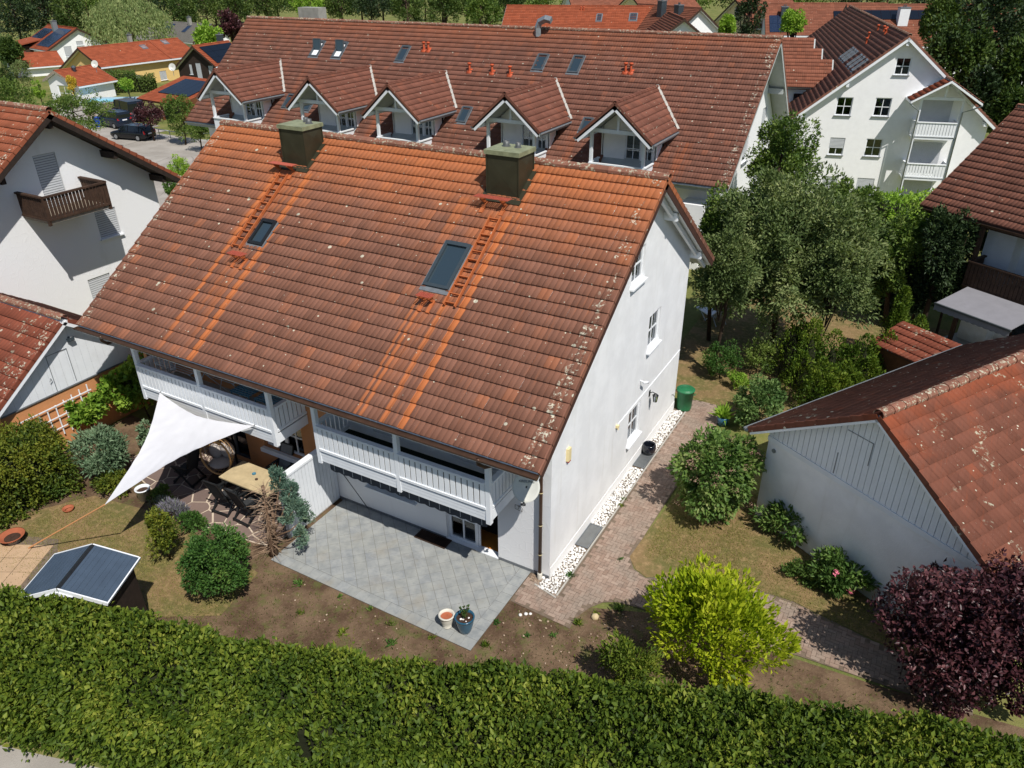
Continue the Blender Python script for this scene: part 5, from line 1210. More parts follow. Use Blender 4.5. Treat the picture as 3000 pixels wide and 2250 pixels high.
# ------------------------------------------------------------------ neighbouring buildings
def simple_walls(parent, xa, xb, ya, yb, z0, yr, zr, tan, mat, holes=None, drop=.3, depth=.14):
    """four walls under a gable roof with its ridge along x; holes per side: 'x1' gable at xb, 'x0' gable at xa, 'f' front (-y), 'b' back"""
    holes = holes or {}; zt_ = lambda y: zr-abs(y-yr)*tan-drop
    g = [(ya, z0), (yb, z0), (yb, zt_(yb)), (yr, zr-drop), (ya, zt_(ya))]
    wall_obj('gable_wall', (xb, 0, 0), (0, 1, 0), (1, 0, 0), g, holes.get('x1', []), mat, parent, depth)
    wall_obj('gable_wall', (xa, 0, 0), (0, 1, 0), (-1, 0, 0), g, holes.get('x0', []), mat, parent, depth)
    wall_obj('front_wall', (0, ya, 0), (1, 0, 0), (0, -1, 0), [(xa, z0), (xb, z0), (xb, zt_(ya)), (xa, zt_(ya))], holes.get('f', []), mat, parent, depth)
    wall_obj('rear_wall', (0, yb, 0), (1, 0, 0), (0, 1, 0), [(xa, z0), (xb, z0), (xb, zt_(yb)), (xa, zt_(yb))], holes.get('b', []), mat, parent, depth)
# --- white house on the left with a dark wooden balcony
lh = thing('neighbour_house', 'white house at the left edge with dark wooden gable balcony and closed shutters', 'house', (-22.95, 3.68, 0)); L_ = (-22.95, 3.68, 0)
tl_ = .708
gable_roof(lh, -13, .95, -4.92, 0, 4.92, 9.02, tl_, 'tile_left', th=.22, single=300, detail=2, loc=L_, soffit='wood_black_and_shade', barge='wood_black_and_shade')  # soffit colour blackened to carry the deep shade under the overhang
k_ = 1.0156; yk = lambda y: (y+3.68+12.92)*k_-12.92-3.68; zk = lambda z: 13.685-(13.685-z)*k_
h1 = [(yk(a), yk(b), zk(c), zk(d)) for a, b, c, d in ((-.76, .09, 5.52, 7.52), (.94, 1.85, 3.92, 5.02), (-.10, .87, 1.42, 2.54))]
simple_walls(lh, -12.4, 0, -4.2, 4.18, -.6, 0, 9.02, tl_, 'render_swirl', {'x1': h1})
for h in h1: window(lh, (0, 0, 0), (0, 1, 0), (1, 0, 0), h, .12, (0, 0), back=None, frame='paint_grey', sill=(h is not h1[0]), shutter=1.0)
for y, z in ((0, 9.02-.5), (2.2, 9.02-2.2*tl_-.45), (4.1, 9.02-4.1*tl_-.45), (-2.2, 9.02-2.2*tl_-.45)):
    m = MB(); m.box(0, .85, y-.08, y+.08, z-.13, z+.13); put('purlin', m, 'wood_black_and_shade', lh)  # purlins share the black that stands in for overhang shade
m = MB(); m.box(.0, 1.55, -1.46, .98, 5.36, 5.47); bl_ = put('balcony', m, 'wood_grey', lh)
for O, U, N, L in (((1.57, -1.48, 0), (0, 1, 0), (1, 0, 0), 2.48), ((.0, -1.48, 0), (1, 0, 0), (0, -1, 0), 1.55), ((1.55, 1.0, 0), (-1, 0, 0), (0, 1, 0), 1.55)):
    railing(bl_, O, U, N, L, 5.48, 6.36, .11, .03, 'wood_dark')
for y in (-1.46, .98): m = MB(); m.box(1.49, 1.59, y-.05, y+.05, 5.3, 6.36); put('post', m, 'wood_dark', bl_)
# --- garage on the left: orange below, white boards in the gable
LG = (-16.3, -1.22, 0); lg_ = thing('neighbour_garage', 'small garage at the left with white boarded gable above an orange wall', 'garage', LG)
gable_roof(lg_, -7, .3, -2.86, 0, 2.86, 4.19, tl_, 'tile_garage_left', th=.14, single=300, detail=2, loc=LG, soffit='paint_white', barge='paint_white')
simple_walls(lg_, -6.7, 0, -2.5, 2.5, -.3, 0, 4.19, tl_, 'render_orange', {}, .18)
plank_wall(lg_, (.004, 0, 0), (0, 1, 0), (1, 0, 0), [(-2.5, 1.92), (2.5, 1.92), (2.5, 4.19-2.5*tl_-.2), (0, 3.98), (-2.5, 4.19-2.5*tl_-.2)], .24, 'board_white', gap=.006, th=.02)
m = MB(); m.box(.004, .05, -2.5, 2.5, 1.88, 1.915); put('drip_ledge', m, 'lead_grey', lg_)
m = MB(); m.box(.03, .05, -.06, -.05, 2.0, 3.15); m.box(.03, .05, -.72, -.06, 3.14, 3.15); m.box(.03, .05, -.725, -.715, 1.95, 3.15); m.tube([(.03, -.8, 2.42), (.1, -.8, 2.42), (.1, -.88, 2.36)], .012, 6); put('hatch_seam', m, 'lead_grey', lg_)
sp_ = thing('floodlight', 'small dark floodlight on the white boarded garage gable', 'lamp', (-16.28, -1.1, 3.42)); m = MB(); m.prism([(.02, -.09, 0), (.14, -.06, .05), (.16, -.06, -.06), (.05, -.09, -.12)], (0, .16, 0)); put('housing', m, 'frame_dark', sp_); m = MB(); m.box(0, .025, -.03, .03, -.05, .05); put('mount', m, 'frame_dark', sp_)
tr = thing('trellis', 'white wooden trellis against the orange garage wall', 'trellis', (-16.24, -2.2, 0)); 
for k in range(9): m = MB(); m.box(0, .02, -1.1+k*.28, -1.1+k*.28+.035, .5, 1.75-.05*(8-k)); put('slat', m, 'paint_white', tr)
for k in range(3): m = MB(); m.box(.022, .042, -1.15, 1.25, .75+k*.38, .785+k*.38); put('rail', m, 'paint_white', tr)
# --- long row building with five roof balconies
B4 = (-2.43, 29.75, 0); rb = thing('row_building', 'long building behind with brown tile roof and five gabled roof balconies', 'building', B4); t4 = .8508; c4_, s4_ = math.cos(math.atan(t4)), math.sin(math.atan(t4))
DX = [-31.52, -23.98, -18.36, -11.14, -5.29]
def z4(y): return 10.03-abs(y)*t4
SK4 = [(-29.25, 1.75, .72, 1.3, 1), (-27.35, 1.75, .72, 1.3, 1), (-22.32, 1.8, .64, 1.2, 0), (-12.82, 1.85, .66, 1.15, 0), (-10.63, 1.82, .66, 1.2, 0), (-29.1, 6.15, .6, 1.1, 0), (-27.4, 6.5, .62, .8, 0), (-16.02, 5.86, .62, 1.1, 0), (-8.5, 5.85, .55, .9, 0)]
def skip4(u, v):
    x = -36.7+u; sl_ = 9.045-v
    if any(abs(x-d) < 1.35 and v < 3.0 for d in DX): return True
    return any(a+.05 < x < a+w-.05 and s+.05 < sl_ < s+h-.05 for a, s, w, h, _ in SK4)
r4 = gable_roof(rb, -36.7, 0, -6.886, 0, 6.886, 10.03, t4, 'tile_row', th=.2, single=300, detail=1, loc=B4, skip=skip4, soffit='paint_soffit', barge='paint_soffit', gut_mat='zinc')
S4 = V3(0, c4_, s4_); N4 = V3(0, -s4_, c4_)
def p4(x, s, n=0): return V3(x, -s*c4_, 10.03-s*s4_)+N4*n
for a, s, w, h, op in SK4: skylight(r4, p4(a, s+h), (1, 0, 0), S4, w, h, 'zinc_dark', 'glass_sky', .12, open_=(0.75 if op else 0))
h4 = [(-.9, .0, 6.2, 7.5), (2.2, 3.15, 5.0, 6.3), (-1.2, -.2, 4.0, 5.3), (2.2, 3.15, 1.9, 3.2), (-2.6, -1.6, 1.6, 2.9), (-4.6, -3.6, 2.4, 3.6)]
def dholes(): return [(d-.9, d+.9, 0.2, 1.6) for d in DX]
simple_walls(rb, -36.1, -.85, -5.7, 5.7, -3.2, 0, 10.03, t4, 'render_pale', {'x1': h4, 'f': dholes()}, .32)
for h in h4: window(rb, (-.85, 0, 0), (0, 1, 0), (1, 0, 0), h, .12, (1, 0), back=None, shutter=.75, sill='lead_grey')
for h in dholes(): window(rb, (0, -5.7, 0), (1, 0, 0), (0, -1, 0), h, .12, (1, 0), back=None)
for y in (0, 2.8, 5.6, -2.8, -5.6): m = MB(); m.box(-.85, -.06, y-.1, y+.1, z4(y)-.62, z4(y)-.34); put('purlin', m, 'paint_soffit', rb)
m = MB(); m.box(-2.2, -1.0, -6.9, -5.75, -3, 3.2); put('stair_bay', m, 'render_pale', rb)
def vent(x, s):
    b = p4(x, s, .04); m = MB(); m.obox(b, (1, 0, 0), S4, N4, -.16, .16, -.2, .16, -.01, .03); m.lathe([(.075, -.05), (.06, .12), (.06, .34), (.05, .36)], 10, b); m.lathe([(.06, .34), (.11, .38), (.12, .43), (.08, .46), (.001, .47)], 10, b); put('roof_vent', m, 'vent_red', r4, True)
for x, s in ((-20.63, 2.0), (-20.3, 2.0), (-16.75, 3.35), (-15.23, 3.35), (-14.04, 3.4), (-7.32, 2.7), (-7.02, 2.7)): vent(x, s)
m = MB(); b = p4(-13.45, .55); m.tube([b, b+V3(0, 0, .45), b+V3(.12, 0, .75), b+V3(.5, 0, .92), b+V3(.85, .0, .85)], .2, 4); put('exhaust_duct', m, 'zinc', r4)
m = MB(); m.box(-32.4, -30.6, .5, 1.3, 8.6, 10.75); put('chimney', m, 'chimney_render', r4)
def dormer(xc):
    zr, ze, hw, yf = 7.75, 6.07, 1.97, -8.25; tn = (zr-ze)/hw; cd_, sd_ = math.cos(math.atan(tn)), math.sin(math.atan(tn)); Ls = hw/cd_
    m = MB()
    for sg in (-1, 1):
        yb_r = -(10.03-zr)/t4; yb_e = -(10.03-ze)/t4
        P = [(xc, yf, zr-.015), (xc+sg*hw, yf, ze-.015), (xc+sg*hw, yb_e, ze-.015), (xc, yb_r, zr-.015)]
        m.prism([V3(*p)-V3(0, 0, .17) for p in P], (0, 0, .17))
    d = put('dormer', m, 'paint_soffit', rb)
    nr = int(round(Ls/TL)); ncol = 19
    for sg in (1, -1):
        S_ = V3(-sg*cd_, 0, sd_); U = V3(0, sg, 0)
        if sg == 1: P0 = V3(xc+hw, yf, ze)
        else: P0 = V3(xc-hw, yf+ncol*TW, ze)
        def sk(u, v, P0=P0, U=U, S_=S_): q = P0+U*u+S_*v; return q[2] < z4(q[1])-.02 or q[1] < yf-.01
        tile_field(d, P0, U, S_, ncol, nr, 'tile_dormer', 0, 1, sk, parent_loc=B4)
    for sg in (-1, 1):
        # verge trim, front rafter, valley lead
        S_ = V3(sg*cd_, 0, -sd_); O = V3(xc, yf, zr); Nn = V3(sg*sd_, 0, cd_)
        m = MB(); m.obox(O, S_, (0, 1, 0), Nn, 0, Ls, -.03, .0, -.06, .07); put('verge_tiles', m, 'tile_dormer', d)
        m = MB(); m.obox(O, S_, (0, 1, 0), Nn, .03, Ls+.02, .0, .06, -.27, -.062); put('rafter', m, 'paint_white', d)
        a = V3(xc, -(10.03-zr)/t4, zr+.10); b = V3(xc+sg*hw, -(10.03-ze)/t4, ze+.10); m = MB(); e = unit(b-a); w = unit(np.cross(e, V3(0, 0, 1)))*.07
        m.poly([a-w+V3(0, 0, .02), b-w+V3(0, 0, .02), b+w+V3(0, 0, .02), a+w+V3(0, 0, .02)]); put('valley_lead', m, 'concrete', d)
        m = MB(); m.tube([(xc+sg*(hw+.05), yf, ze-.05), (xc+sg*(hw+.05), -(10.03-ze)/t4+.1, ze-.05)], .05, 7); put('gutter', m, 'zinc', d)
    ridge_caps(d, (xc, yf-.02, zr), (xc, -(10.03-zr)/t4, zr), 'tile_dormer', r=.11)
    yp = -7.65
    for sg in (-1, 1):
        m = MB(); m.box(xc+sg*1.35-.07, xc+sg*1.35+.07, yp-.07, yp+.07, 3.9, 6.28); m.box(xc+sg*1.62-.09, xc+sg*1.62+.09, yp-.55, -4.9, 6.02, 6.20); put('post', m, 'paint_white', d)
        # cheek walls
        m = MB(); ya, yb2 = -6.15, -4.9; x = xc+sg*1.42; m.prism([(x-.05, ya, z4(ya)-.3), (x-.05, yb2+.9, z4(yb2+.9)-.3), (x-.05, yb2+.9, 6.3), (x-.05, ya, 6.3)], (.1, 0, 0)); put('cheek', m, 'render_pale', d)
    m = MB(); m.box(xc-1.5, xc+1.5, yp-.07, yp+.07, 6.28, 6.46); m.box(xc-.06, xc+.06, yp-.05, yp+.05, 6.46, 7.45); put('tie_beam', m, 'paint_white', d)
    m = MB(); m.box(xc-.07, xc+.07, yf+.05, -4, 7.38, 7.55); put('ridge_beam', m, 'paint_white', d)
    hh_ = [(xc-.2, xc+.62, 4.02, 6.0), (xc+.7, xc+1.25, 4.7, 5.9)]
    wall_obj('wall', (0, -6.15, 0), (1, 0, 0), (0, -1, 0), [(xc-1.42, 3.9), (xc+1.42, 3.9), (xc+1.42, 6.3), (xc+.05, 7.45), (xc-.05, 7.45), (xc-1.42, 6.3)], hh_, 'render_pale', d, .1)
    window(d, (0, -6.15, 0), (1, 0, 0), (0, -1, 0), hh_[0], .1, (1, 2), back=None, sill=False); window(d, (0, -6.15, 0), (1, 0, 0), (0, -1, 0), hh_[1], .1, (1, 1), back=None)
    m = MB(); m.box(xc-1.42, xc+1.42, yp, -6.15, 3.78, 3.9); m.box(xc-1.42, xc+1.42, yp-.02, -5.75, 3.2, 3.78); put('floor', m, 'paint_soffit', d)
    railing(d, (xc-1.42, yp-.09, 0), (1, 0, 0), (0, -1, 0), 2.84, 3.95, 4.85, .13, .015, 'paint_white')
    railing(d, (xc+1.42, yp, 0), (0, 1, 0), (1, 0, 0), 1.15, 3.95, 4.85, .13, .015, 'paint_white'); railing(d, (xc-1.42, -6.5, 0), (0, -1, 0), (-1, 0, 0), 1.15, 3.95, 4.85, .13, .015, 'paint_white')
for xc in DX: dormer(xc)
# --- apartment house on the right
AB = (2.08, 47.5, 0); rz5 = RAD(104.53); ab = thing('apartment_house', 'white apartment house with steep brown roof and a gabled balcony tower', 'building', AB, rz5); t5 = .8287
r5 = gable_roof(ab, 0, 34, -6.68, 0, 6.52, 8.96, t5, 'tile_apartment', th=.2, single=0, detail=1, loc=AB, rz=rz5, soffit='paint_white', barge='paint_white', gut_mat='zinc')
# wall coordinate: local y is minus the photo's left-right; gable faces local -x
h5 = [(-.54, .39, 6.49, 7.58), (2.6, 3.63, 3.76, 4.97), (.12, 1.16, 3.79, 5.01), (2.6, 3.6, 1.04, 2.24), (.12, 1.19, 1.06, 2.27), (.1, 1.25, -1.7, -.49), (2.6, 3.6, -1.7, -.5)]
simple_walls(ab, .5, 33, -6.2, 5.95, -3.4, 0, 8.96, t5, 'render_pale', {'x0': h5}, .3)
for i, h in enumerate(h5): window(ab, (.5, 0, 0), (0, 1, 0), (-1, 0, 0), h, .12, (1, 1), back=None, sill='zinc', shutter={3: .6, 5: 1.0, 6: .8}.get(i, 0), fw=.06)
for y in (0, 3.2, 5.8, -3.2, -5.9): m = MB(); z = 8.96-abs(y)*t5-.5; m.box(.05, .5, y-.09, y+.09, z-.12, z+.12); put('purlin', m, 'paint_white', ab)
# cross wing behind the gable, its slope facing the garden
c5, s5 = math.cos(math.atan(t5)), math.sin(math.atan(t5)); wl_ = (8.45-4.6)/s5
for (ya, yb_, v0, v1, up) in ((5.0, 10.5, 3.9, 5.1, .0), (4.4, 10.2, 2.7, 4.0, .10), (3.6, 10.0, 1.5, 2.8, .20), (3.2, 10.0, 0.0, 1.6, .30)):
    O = V3(5+v0*c5, yb_, 4.6+v0*s5+up); U = V3(0, -1, 0); Sd = V3(c5, 0, s5); n_ = int((v1-v0)/TL)+1
    tile_field(r5, O, U, Sd, int((yb_-ya)/TW), n_, 'tile_far', 0, 1, None, 'wing_tile_field')
    m = MB(); m.obox(O, U, Sd, np.cross(U, Sd), 0, yb_-ya, 0, v1-v0+.1, -.14, -.01); put('wing_roof', m, 'paint_soffit', r5)
m = MB(); m.box(5.6, 6.0, 3.0, 10.0, -3, 4.6); put('wing_wall', m, 'render_pale', ab); m = MB(); m.box(5.4, 5.58, 5.0, 6.2, 2.6, 4.4); put('wing_dark_box', m, 'glass_dark', ab)  # plain dark box set against the wing wall below its eave
for (ya, v) in ((-.0, 0),):
    for k, (y, x) in enumerate(((1.4, 9.5), (1.5, 8.2), (1.6, 7.0), (1.8, 4.6), (1.9, 3.2), (2.0, 1.6))):
        P0 = V3(x, 2.9, 8.96-2.9*t5); skylight(r5, P0, (-1, 0, 0), V3(0, -c5, s5), .62, 1.15, 'zinc', 'glass_sky')
def vent5(x, y, sg=1):
    b = V3(x, y, 8.96-abs(y)*t5+.03); m = MB(); m.lathe([(.08, -.08), (.06, .12), (.06, .34), (.12, .38), (.1, .45), (.001, .47)], 9, b); put('roof_vent', m, 'vent_red', r5, True)
for x, y in ((9.5, .6), (7.4, .5), (6.2, .5), (6.0, .6), (7.6, 1.5), (9.2, 1.2)): vent5(x, y)
# balcony tower
tw = MB(); ty0, ty1 = -4.1, -1.43; xf = -.75
for z in (2.72, -.02, -2.75): tw.box(xf, .5, ty0, ty1, z-.12, z)
tower = put('balcony_tower', tw, 'paint_white', ab)
for y in (ty0+.06, ty1-.06): m = MB(); m.box(xf+.0, xf+.14, y-.07, y+.07, -3, 5.15); put('post', m, 'paint_white', tower)
for zb in (2.80, .06):
    railing(tower, (xf-.01, ty1-.12, 0), (0, -1, 0), (-1, 0, 0), ty1-ty0-.24, zb, zb+.95, .15, .03, 'paint_white'); railing(tower, (.48, ty1, 0), (-1, 0, 0), (0, 1, 0), 1.1, zb, zb+.95, .15, .03, 'paint_white')
    railing(tower, (xf+.14, ty0, 0), (1, 0, 0), (0, -1, 0), 1.1, zb, zb+.95, .15, .03, 'paint_white')
yc = -2.85; hw = 2.15; zr_, tn = 6.47, .62
m = MB()
for sg in (-1, 1): m.prism([(xf-.7, yc, zr_-.16), (xf-.7, yc+sg*hw, zr_-hw*tn-.16), (.6, yc+sg*hw, zr_-hw*tn-.16), (.6, yc, zr_-.16)], (0, 0, .14))
tr_ = put('tower_roof', m, 'paint_white', tower); ct, st_ = math.cos(math.atan(tn)), math.sin(math.atan(tn))
tile_field(tr_, (xf-.7+1.5, yc-hw, zr_-hw*tn), (-1, 0, 0), (0, ct, st_), 5, 7, 'tile_far', 0, 1) if False else None
tile_field(tr_, (xf-.72, yc-hw, zr_-hw*tn), (1, 0, 0), (0, ct, st_), 5, 7, 'tile_apartment', 0, 1); tile_field(tr_, (xf-.72+1.5, yc+hw, zr_-hw*tn), (-1, 0, 0), (0, -ct, st_), 5, 7, 'tile_bright', 0, 1)
ridge_caps(tr_, (xf-.74, yc, zr_), (.55, yc, zr_), 'ridge_lichen')
m = MB(); m.box(xf, xf+.12, ty0, ty1, 5.15, 5.33); m.box(xf+.02, xf+.1, yc-.06, yc+.06, 5.33, 6.25); put('tie_beam', m, 'paint_white', tower)
for zb, sh_ in ((2.9, 1.0), (.1, .72), (-2.6, 1.0)):
    h = (-3.7, -1.75, zb, zb+2.1); 
    m = MB(); n_ = 30
    for k in range(n_): 
        z0 = h[3]-(h[3]-h[2])*sh_+(h[3]-h[2])*sh_*k/n_; m.box(.455, .475, h[0], h[1], z0+.004, z0+(h[3]-h[2])*sh_/n_-.008)
    put('roller_shutter', m, 'shutter_white', tower); m = MB(); m.box(.478, .49, h[0], h[1], h[2], h[3]); put('balcony_door', m, 'glass_dark', tower)
for (y, y2) in ((yc+hw+.03, ty1), (yc-hw-.03, ty0)):
    downpipe([(xf-.6, y, 4.98), (xf-.45, (y+y2)/2, 4.7), (xf-.09, y2, 4.45), (xf-.09, y2, -2.8)], .045, 'zinc', parent=tower)
# --- house at the right edge, roof with dark balcony and pale awning
RH = (5.71, 20.76, 0); rz6 = RAD(-30.27); rh = thing('neighbour_house', 'house at the right edge with brown roof over a dark wooden balcony', 'house', RH, rz6); t6 = .6634
gable_roof(rh, 0, 12.6, 0, 4.9, 9.8, 5.02+4.9*t6, t6, 'tile_right', th=.18, single=300, detail=2, loc=RH, rz=rz6, soffit='wood_dark', barge='wood_dark')
z6 = lambda y: 5.02+min(y, 9.8-y)*t6-.3
m = MB(); wall(m, (0, 1.0, 0), (1, 0, 0), (0, -1, 0), [(2.3, -.6), (3.4, -.6), (3.4, z6(1.0)), (2.3, z6(1.0))], [], .1); m.quad((3.4, 1.0, -.6), (3.4, 1.6, -.6), (3.4, 1.6, z6(1)), (3.4, 1.0, z6(1)))
wall(m, (2.3, 0, 0), (0, 1, 0), (-1, 0, 0), [(1.0, -.6), (9.0, -.6), (9.0, z6(9)), (4.9, z6(4.9)), (1.0, z6(1))], [], .1); wall(m, (12.2, 0, 0), (0, 1, 0), (1, 0, 0), [(1.0, -.6), (9.0, -.6), (9.0, z6(9)), (4.9, z6(4.9)), (1.0, z6(1))], [], .1); m.quad((2.3, 9, -.6), (12.2, 9, -.6), (12.2, 9, z6(9)), (2.3, 9, z6(9))); put('wall', m, 'render_white', rh)
h6 = [(4.2, 5.2, 2.6, 4.5), (6.4, 8.0, 3.2, 4.4), (3.9, 6.4, .05, 2.1)]
wall_obj('recessed_wall', (0, 1.6, 0), (1, 0, 0), (0, -1, 0), [(3.4, -.6), (12.2, -.6), (12.2, z6(1.6)), (3.4, z6(1.6))], h6, 'render_white', rh)
for h in h6: window(rh, (0, 1.6, 0), (1, 0, 0), (0, -1, 0), h, .12, (0, 0), 2, back=None, frame='wood_dark')
m = MB(); m.box(2.5, 9, -.08, 1.6, 2.44, 2.54); b6 = put('balcony', m, 'wood_dark', rh); railing(b6, (2.5, -.1, 0), (1, 0, 0), (0, -1, 0), 6.5, 2.55, 3.55, .13, .015, 'wood_dark'); railing(b6, (2.5, .95, 0), (0, -1, 0), (-1, 0, 0), 1.0, 2.55, 3.55, .13, .015, 'wood_dark')
for x in (2.6, 5.6, 8.9): m = MB(); m.box(x-.07, x+.07, -.06, .08, 0, 4.9); put('post', m, 'wood_dark', b6)
aw2 = thing('awning', 'pale grey awning with scalloped edge below the dark wooden balcony on the right', 'awning', RH, rz6); m = MB(); m.poly([(2.75, -2.0, 2.33), (5.55, -2.0, 2.33), (5.55, .2, 2.62), (2.75, .2, 2.62)]); m.poly([(2.75, .2, 2.60), (5.55, .2, 2.60), (5.55, -2.0, 2.31), (2.75, -2.0, 2.31)]); put('cloth', m, 'awning_pale', aw2); m = MB(); m.box(2.72, 5.58, -2.06, -1.99, 2.27, 2.34); put('front_bar', m, 'zinc_dark', aw2); m = MB(); xs = np.linspace(2.75, 5.55, 90)
for a, b in zip(xs[:-1], xs[1:]): m.quad((a, -2.05, 2.09-.03*abs(math.sin(a*PI/.22))), (b, -2.05, 2.09-.03*abs(math.sin(b*PI/.22))), (b, -2.03, 2.27), (a, -2.03, 2.27))
put('valance', m, 'awning_pale', aw2); m = MB(); m.tube([(2.9, -2, 2.28), (2.85, -.9, 2.3), (3.3, .2, 2.5)], .025, 6); m.tube([(5.4, -2, 2.28), (5.45, -.9, 2.3), (5.0, .2, 2.5)], .025, 6); put('arm', m, 'zinc_dark', aw2)
sheet('neighbour_terrace', [(6.0, 17.6), (9.6, 15.2), (12, 19), (8.6, 21.5)], -.002, 'concrete')
# --- garage at the right edge, boarded gable
GA = (6.27, 3.31, 0); rz7 = RAD(59.7); ga = thing('neighbour_garage', 'white garage at the right edge with boarded gable and lichen-spotted roof', 'garage', GA, rz7); t7 = .654
gable_roof(ga, 0, 9.6, -3.39, 0, 3.39, 4.91, t7, 'tile_garage_right', th=.10, single=300, detail=2, loc=GA, rz=rz7, soffit='paint_white', barge='paint_white', gut_mat='zinc', back_detail=2, back_single=0)
simple_walls(ga, .3, 9.2, -2.95, 2.95, -.3, 0, 4.91, t7, 'render_white', {}, .16)
g7 = [(-2.95, 2.66), (2.95, 2.66), (2.95, 4.91-2.95*t7-.17), (0, 4.73), (-2.95, 4.91-2.95*t7-.17)]
plank_wall(ga, (.296, 0, 0), (0, 1, 0), (-1, 0, 0), [(-2.95, 2.66), (2.95, 2.66), (2.95, 2.81), (.0, 4.73), (-2.95, 2.81)], .15, 'board_white', gap=.014, th=.02)
m = MB(); m.box(.25, .296, -2.95, 2.95, 2.52, 2.655); put('ledge_board', m, 'board_white', ga)
m = MB(); m.box(.262, .275, .12, .80, 4.0, 4.015); m.box(.262, .275, .10, .115, 3.4, 4.015); m.box(.262, .275, .9, .915, 2.7, 3.3); put('hatch_seam', m, 'lead_grey', ga)
m = MB(); m.tube([(.3, 2.72, 2.28), (.27, 2.72, 2.28)], .06, 14); put('wall_vent', m, 'zinc', ga)
# low red lean-to beyond the garage
sd = thing('garden_hut', 'low hut with red tiled roof behind the right garage', 'hut', tuple(at_z(2600, 1175, 0.0)), RAD(-31)); m = MB(); m.box(-1.0, 1.2, .15, 1.5, 0, 1.75); put('wall', m, 'wood_brown', sd); m = MB(); m.prism([(-1.2, 0, 1.72), (-1.2, 1.6, 2.15), (-1.2, 1.6, 2.2), (-1.2, 0, 1.77)], (2.6, 0, 0)); rr_ = put('roof', m, 'wood_dark', sd); tile_field(rr_, (-1.2, -.03, 1.77), (1, 0, 0), unit(V3(0, 1.6, .43)), 8, 5, 'tile_garage_left', 40, 1)
# ------------------------------------------------------------------ houses in the distance
def far_house(name, label, A, th, pitch, L, sf, sb, tile, wallm, z0=-3.2, over=.55, holes=None, frame='paint_white', soffit='paint_white', barge='wood_dark', eo=.6, coarse=2, shutter=0.0, cat='house'):
    rz = RAD(th); t = thing(name, label, cat, (A[0], A[1], 0), rz); tn = math.tan(RAD(pitch)); c = math.cos(RAD(pitch)); s = math.sin(RAD(pitch))
    yf, yb, zr = -sf*c, sb*c, A[2]; m = MB(); th_ = .2
    zf, zb = zr+yf*tn, zr-yb*tn
    m.prism([(0, yf, zf-.012), (0, 0, zr-.012), (0, 0, zr-th_), (0, yf, zf-th_)], (L, 0, 0)); m.prism([(0, 0, zr-.012), (0, yb, zb-.012), (0, yb, zb-th_), (0, 0, zr-th_)], (L, 0, 0))
    rf = put('roof', m, soffit, t); nc = max(1, int(round(L/(TW*coarse)))); us = L/(nc*TW)
    tile_field(rf, (0, yf, zf), (1, 0, 0), (0, c, s), nc, int(round(sf/TL)), tile, 0, 1, None, uscale=us); tile_field(rf, (L, yb, zb), (-1, 0, 0), (0, -c, s), nc, int(round(sb/TL)), tile, 0, 1, None, 'back_tile_field', uscale=us)
    ridge_caps(rf, (0, 0, zr), (L, 0, zr), tile, step=.8)
    for x in (-.02, L+.0):
        m = MB()
        for (ya, za) in ((yf, zf), (yb, zb)): m.prism([(x, ya, za+.05), (x, 0, zr+.05), (x, 0, zr-.26), (x, ya, za-.26)], (.02, 0, 0))
        put('barge_board', m, barge, rf)
    simple_walls(t, over, L-over, yf+eo, yb-eo, z0, 0, zr, tn, wallm, holes or {}, .25)
    ya, yb2 = yf+eo, yb-eo
    for key, hs in (holes or {}).items():
        O, U, N = {'x0': ((over, 0, 0), (0, 1, 0), (-1, 0, 0)), 'x1': ((L-over, 0, 0), (0, 1, 0), (1, 0, 0)), 'f': ((0, ya, 0), (1, 0, 0), (0, -1, 0)), 'b': ((0, yb2, 0), (1, 0, 0), (0, 1, 0))}[key]
        for h in hs: window(t, O, U, N, h, .12, (1, 1), back=None, frame=frame, shutter=shutter)
    return t, rf, (yf, yb, zr, zf, zb, c, s)
def panels(rf, P0, U, Sd, nx, ny, w, h, mat='solar', gap=.03):
    P0, U, Sd = map(np.asarray, (P0, U, Sd)); Nn = np.cross(U, Sd)
    m = MB(); m.obox((0, 0, 0), (1, 0, 0), (0, 1, 0), (0, 0, 1), 0, w-gap, 0, h-gap, 0, .04); me = bpy.data.meshes.new('solar_panel'); me.from_pydata(m.v, [], m.f); me.update(); me.materials.append(M(mat))
    for i in range(nx):
        for j in range(ny):
            o = bpy.data.objects.new('solar_panel', me); COL.objects.link(o); o.parent = rf; o.matrix_local = frame_mat(P0+U*(i*w)+Sd*(j*h)+Nn*.10, U, Sd, Nn)
def far_chimney(rf, x, y, z0, z1, w=.5, mat='chimney_render'):
    m = MB(); m.box(x-w/2, x+w/2, y-w/2, y+w/2, z0, z1); c = put('chimney', m, mat, rf); m = MB(); m.box(x-w/2-.06, x+w/2+.06, y-w/2-.06, y+w/2+.06, z1+.002, z1+.1); put('cap', m, 'lead_grey', c)
    for d in (-.12, .12): m = MB(); m.lathe([(.08, 0), (.08, .25), (.001, .27)], 8, (x+d, y, z1+.1)); put('flue', m, 'flue_steel', c)
W = lambda *h: list(h)
yh, yr_, P = far_house('yellow_house', 'long yellow house with bright red roof and two roof windows in the distance', (-106.5, 60.0, 2.6), 88.2, 27.1, 17.0, 5.1, 7.1, 'tile_bright', 'render_cream', -3.6, holes={'f': W((5.2, 6.2, -2.6, -1.4), (9.6, 10.8, -2.6, -1.3)), 'x0': W((-2.2, -1.2, -.9, .3), (1.0, 1.6, -.9, .2))}, shutter=.9)
S_, c_, s_ = V3(0, P[5], P[6]), P[5], P[6]
for x, v in ((9.3, 3.2), (13.6, 3.9)): skylight(yr_, V3(x, P[0]+v*c_, P[3]+v*s_), (1, 0, 0), S_, .9, 1.0, 'zinc', 'awning_pale')
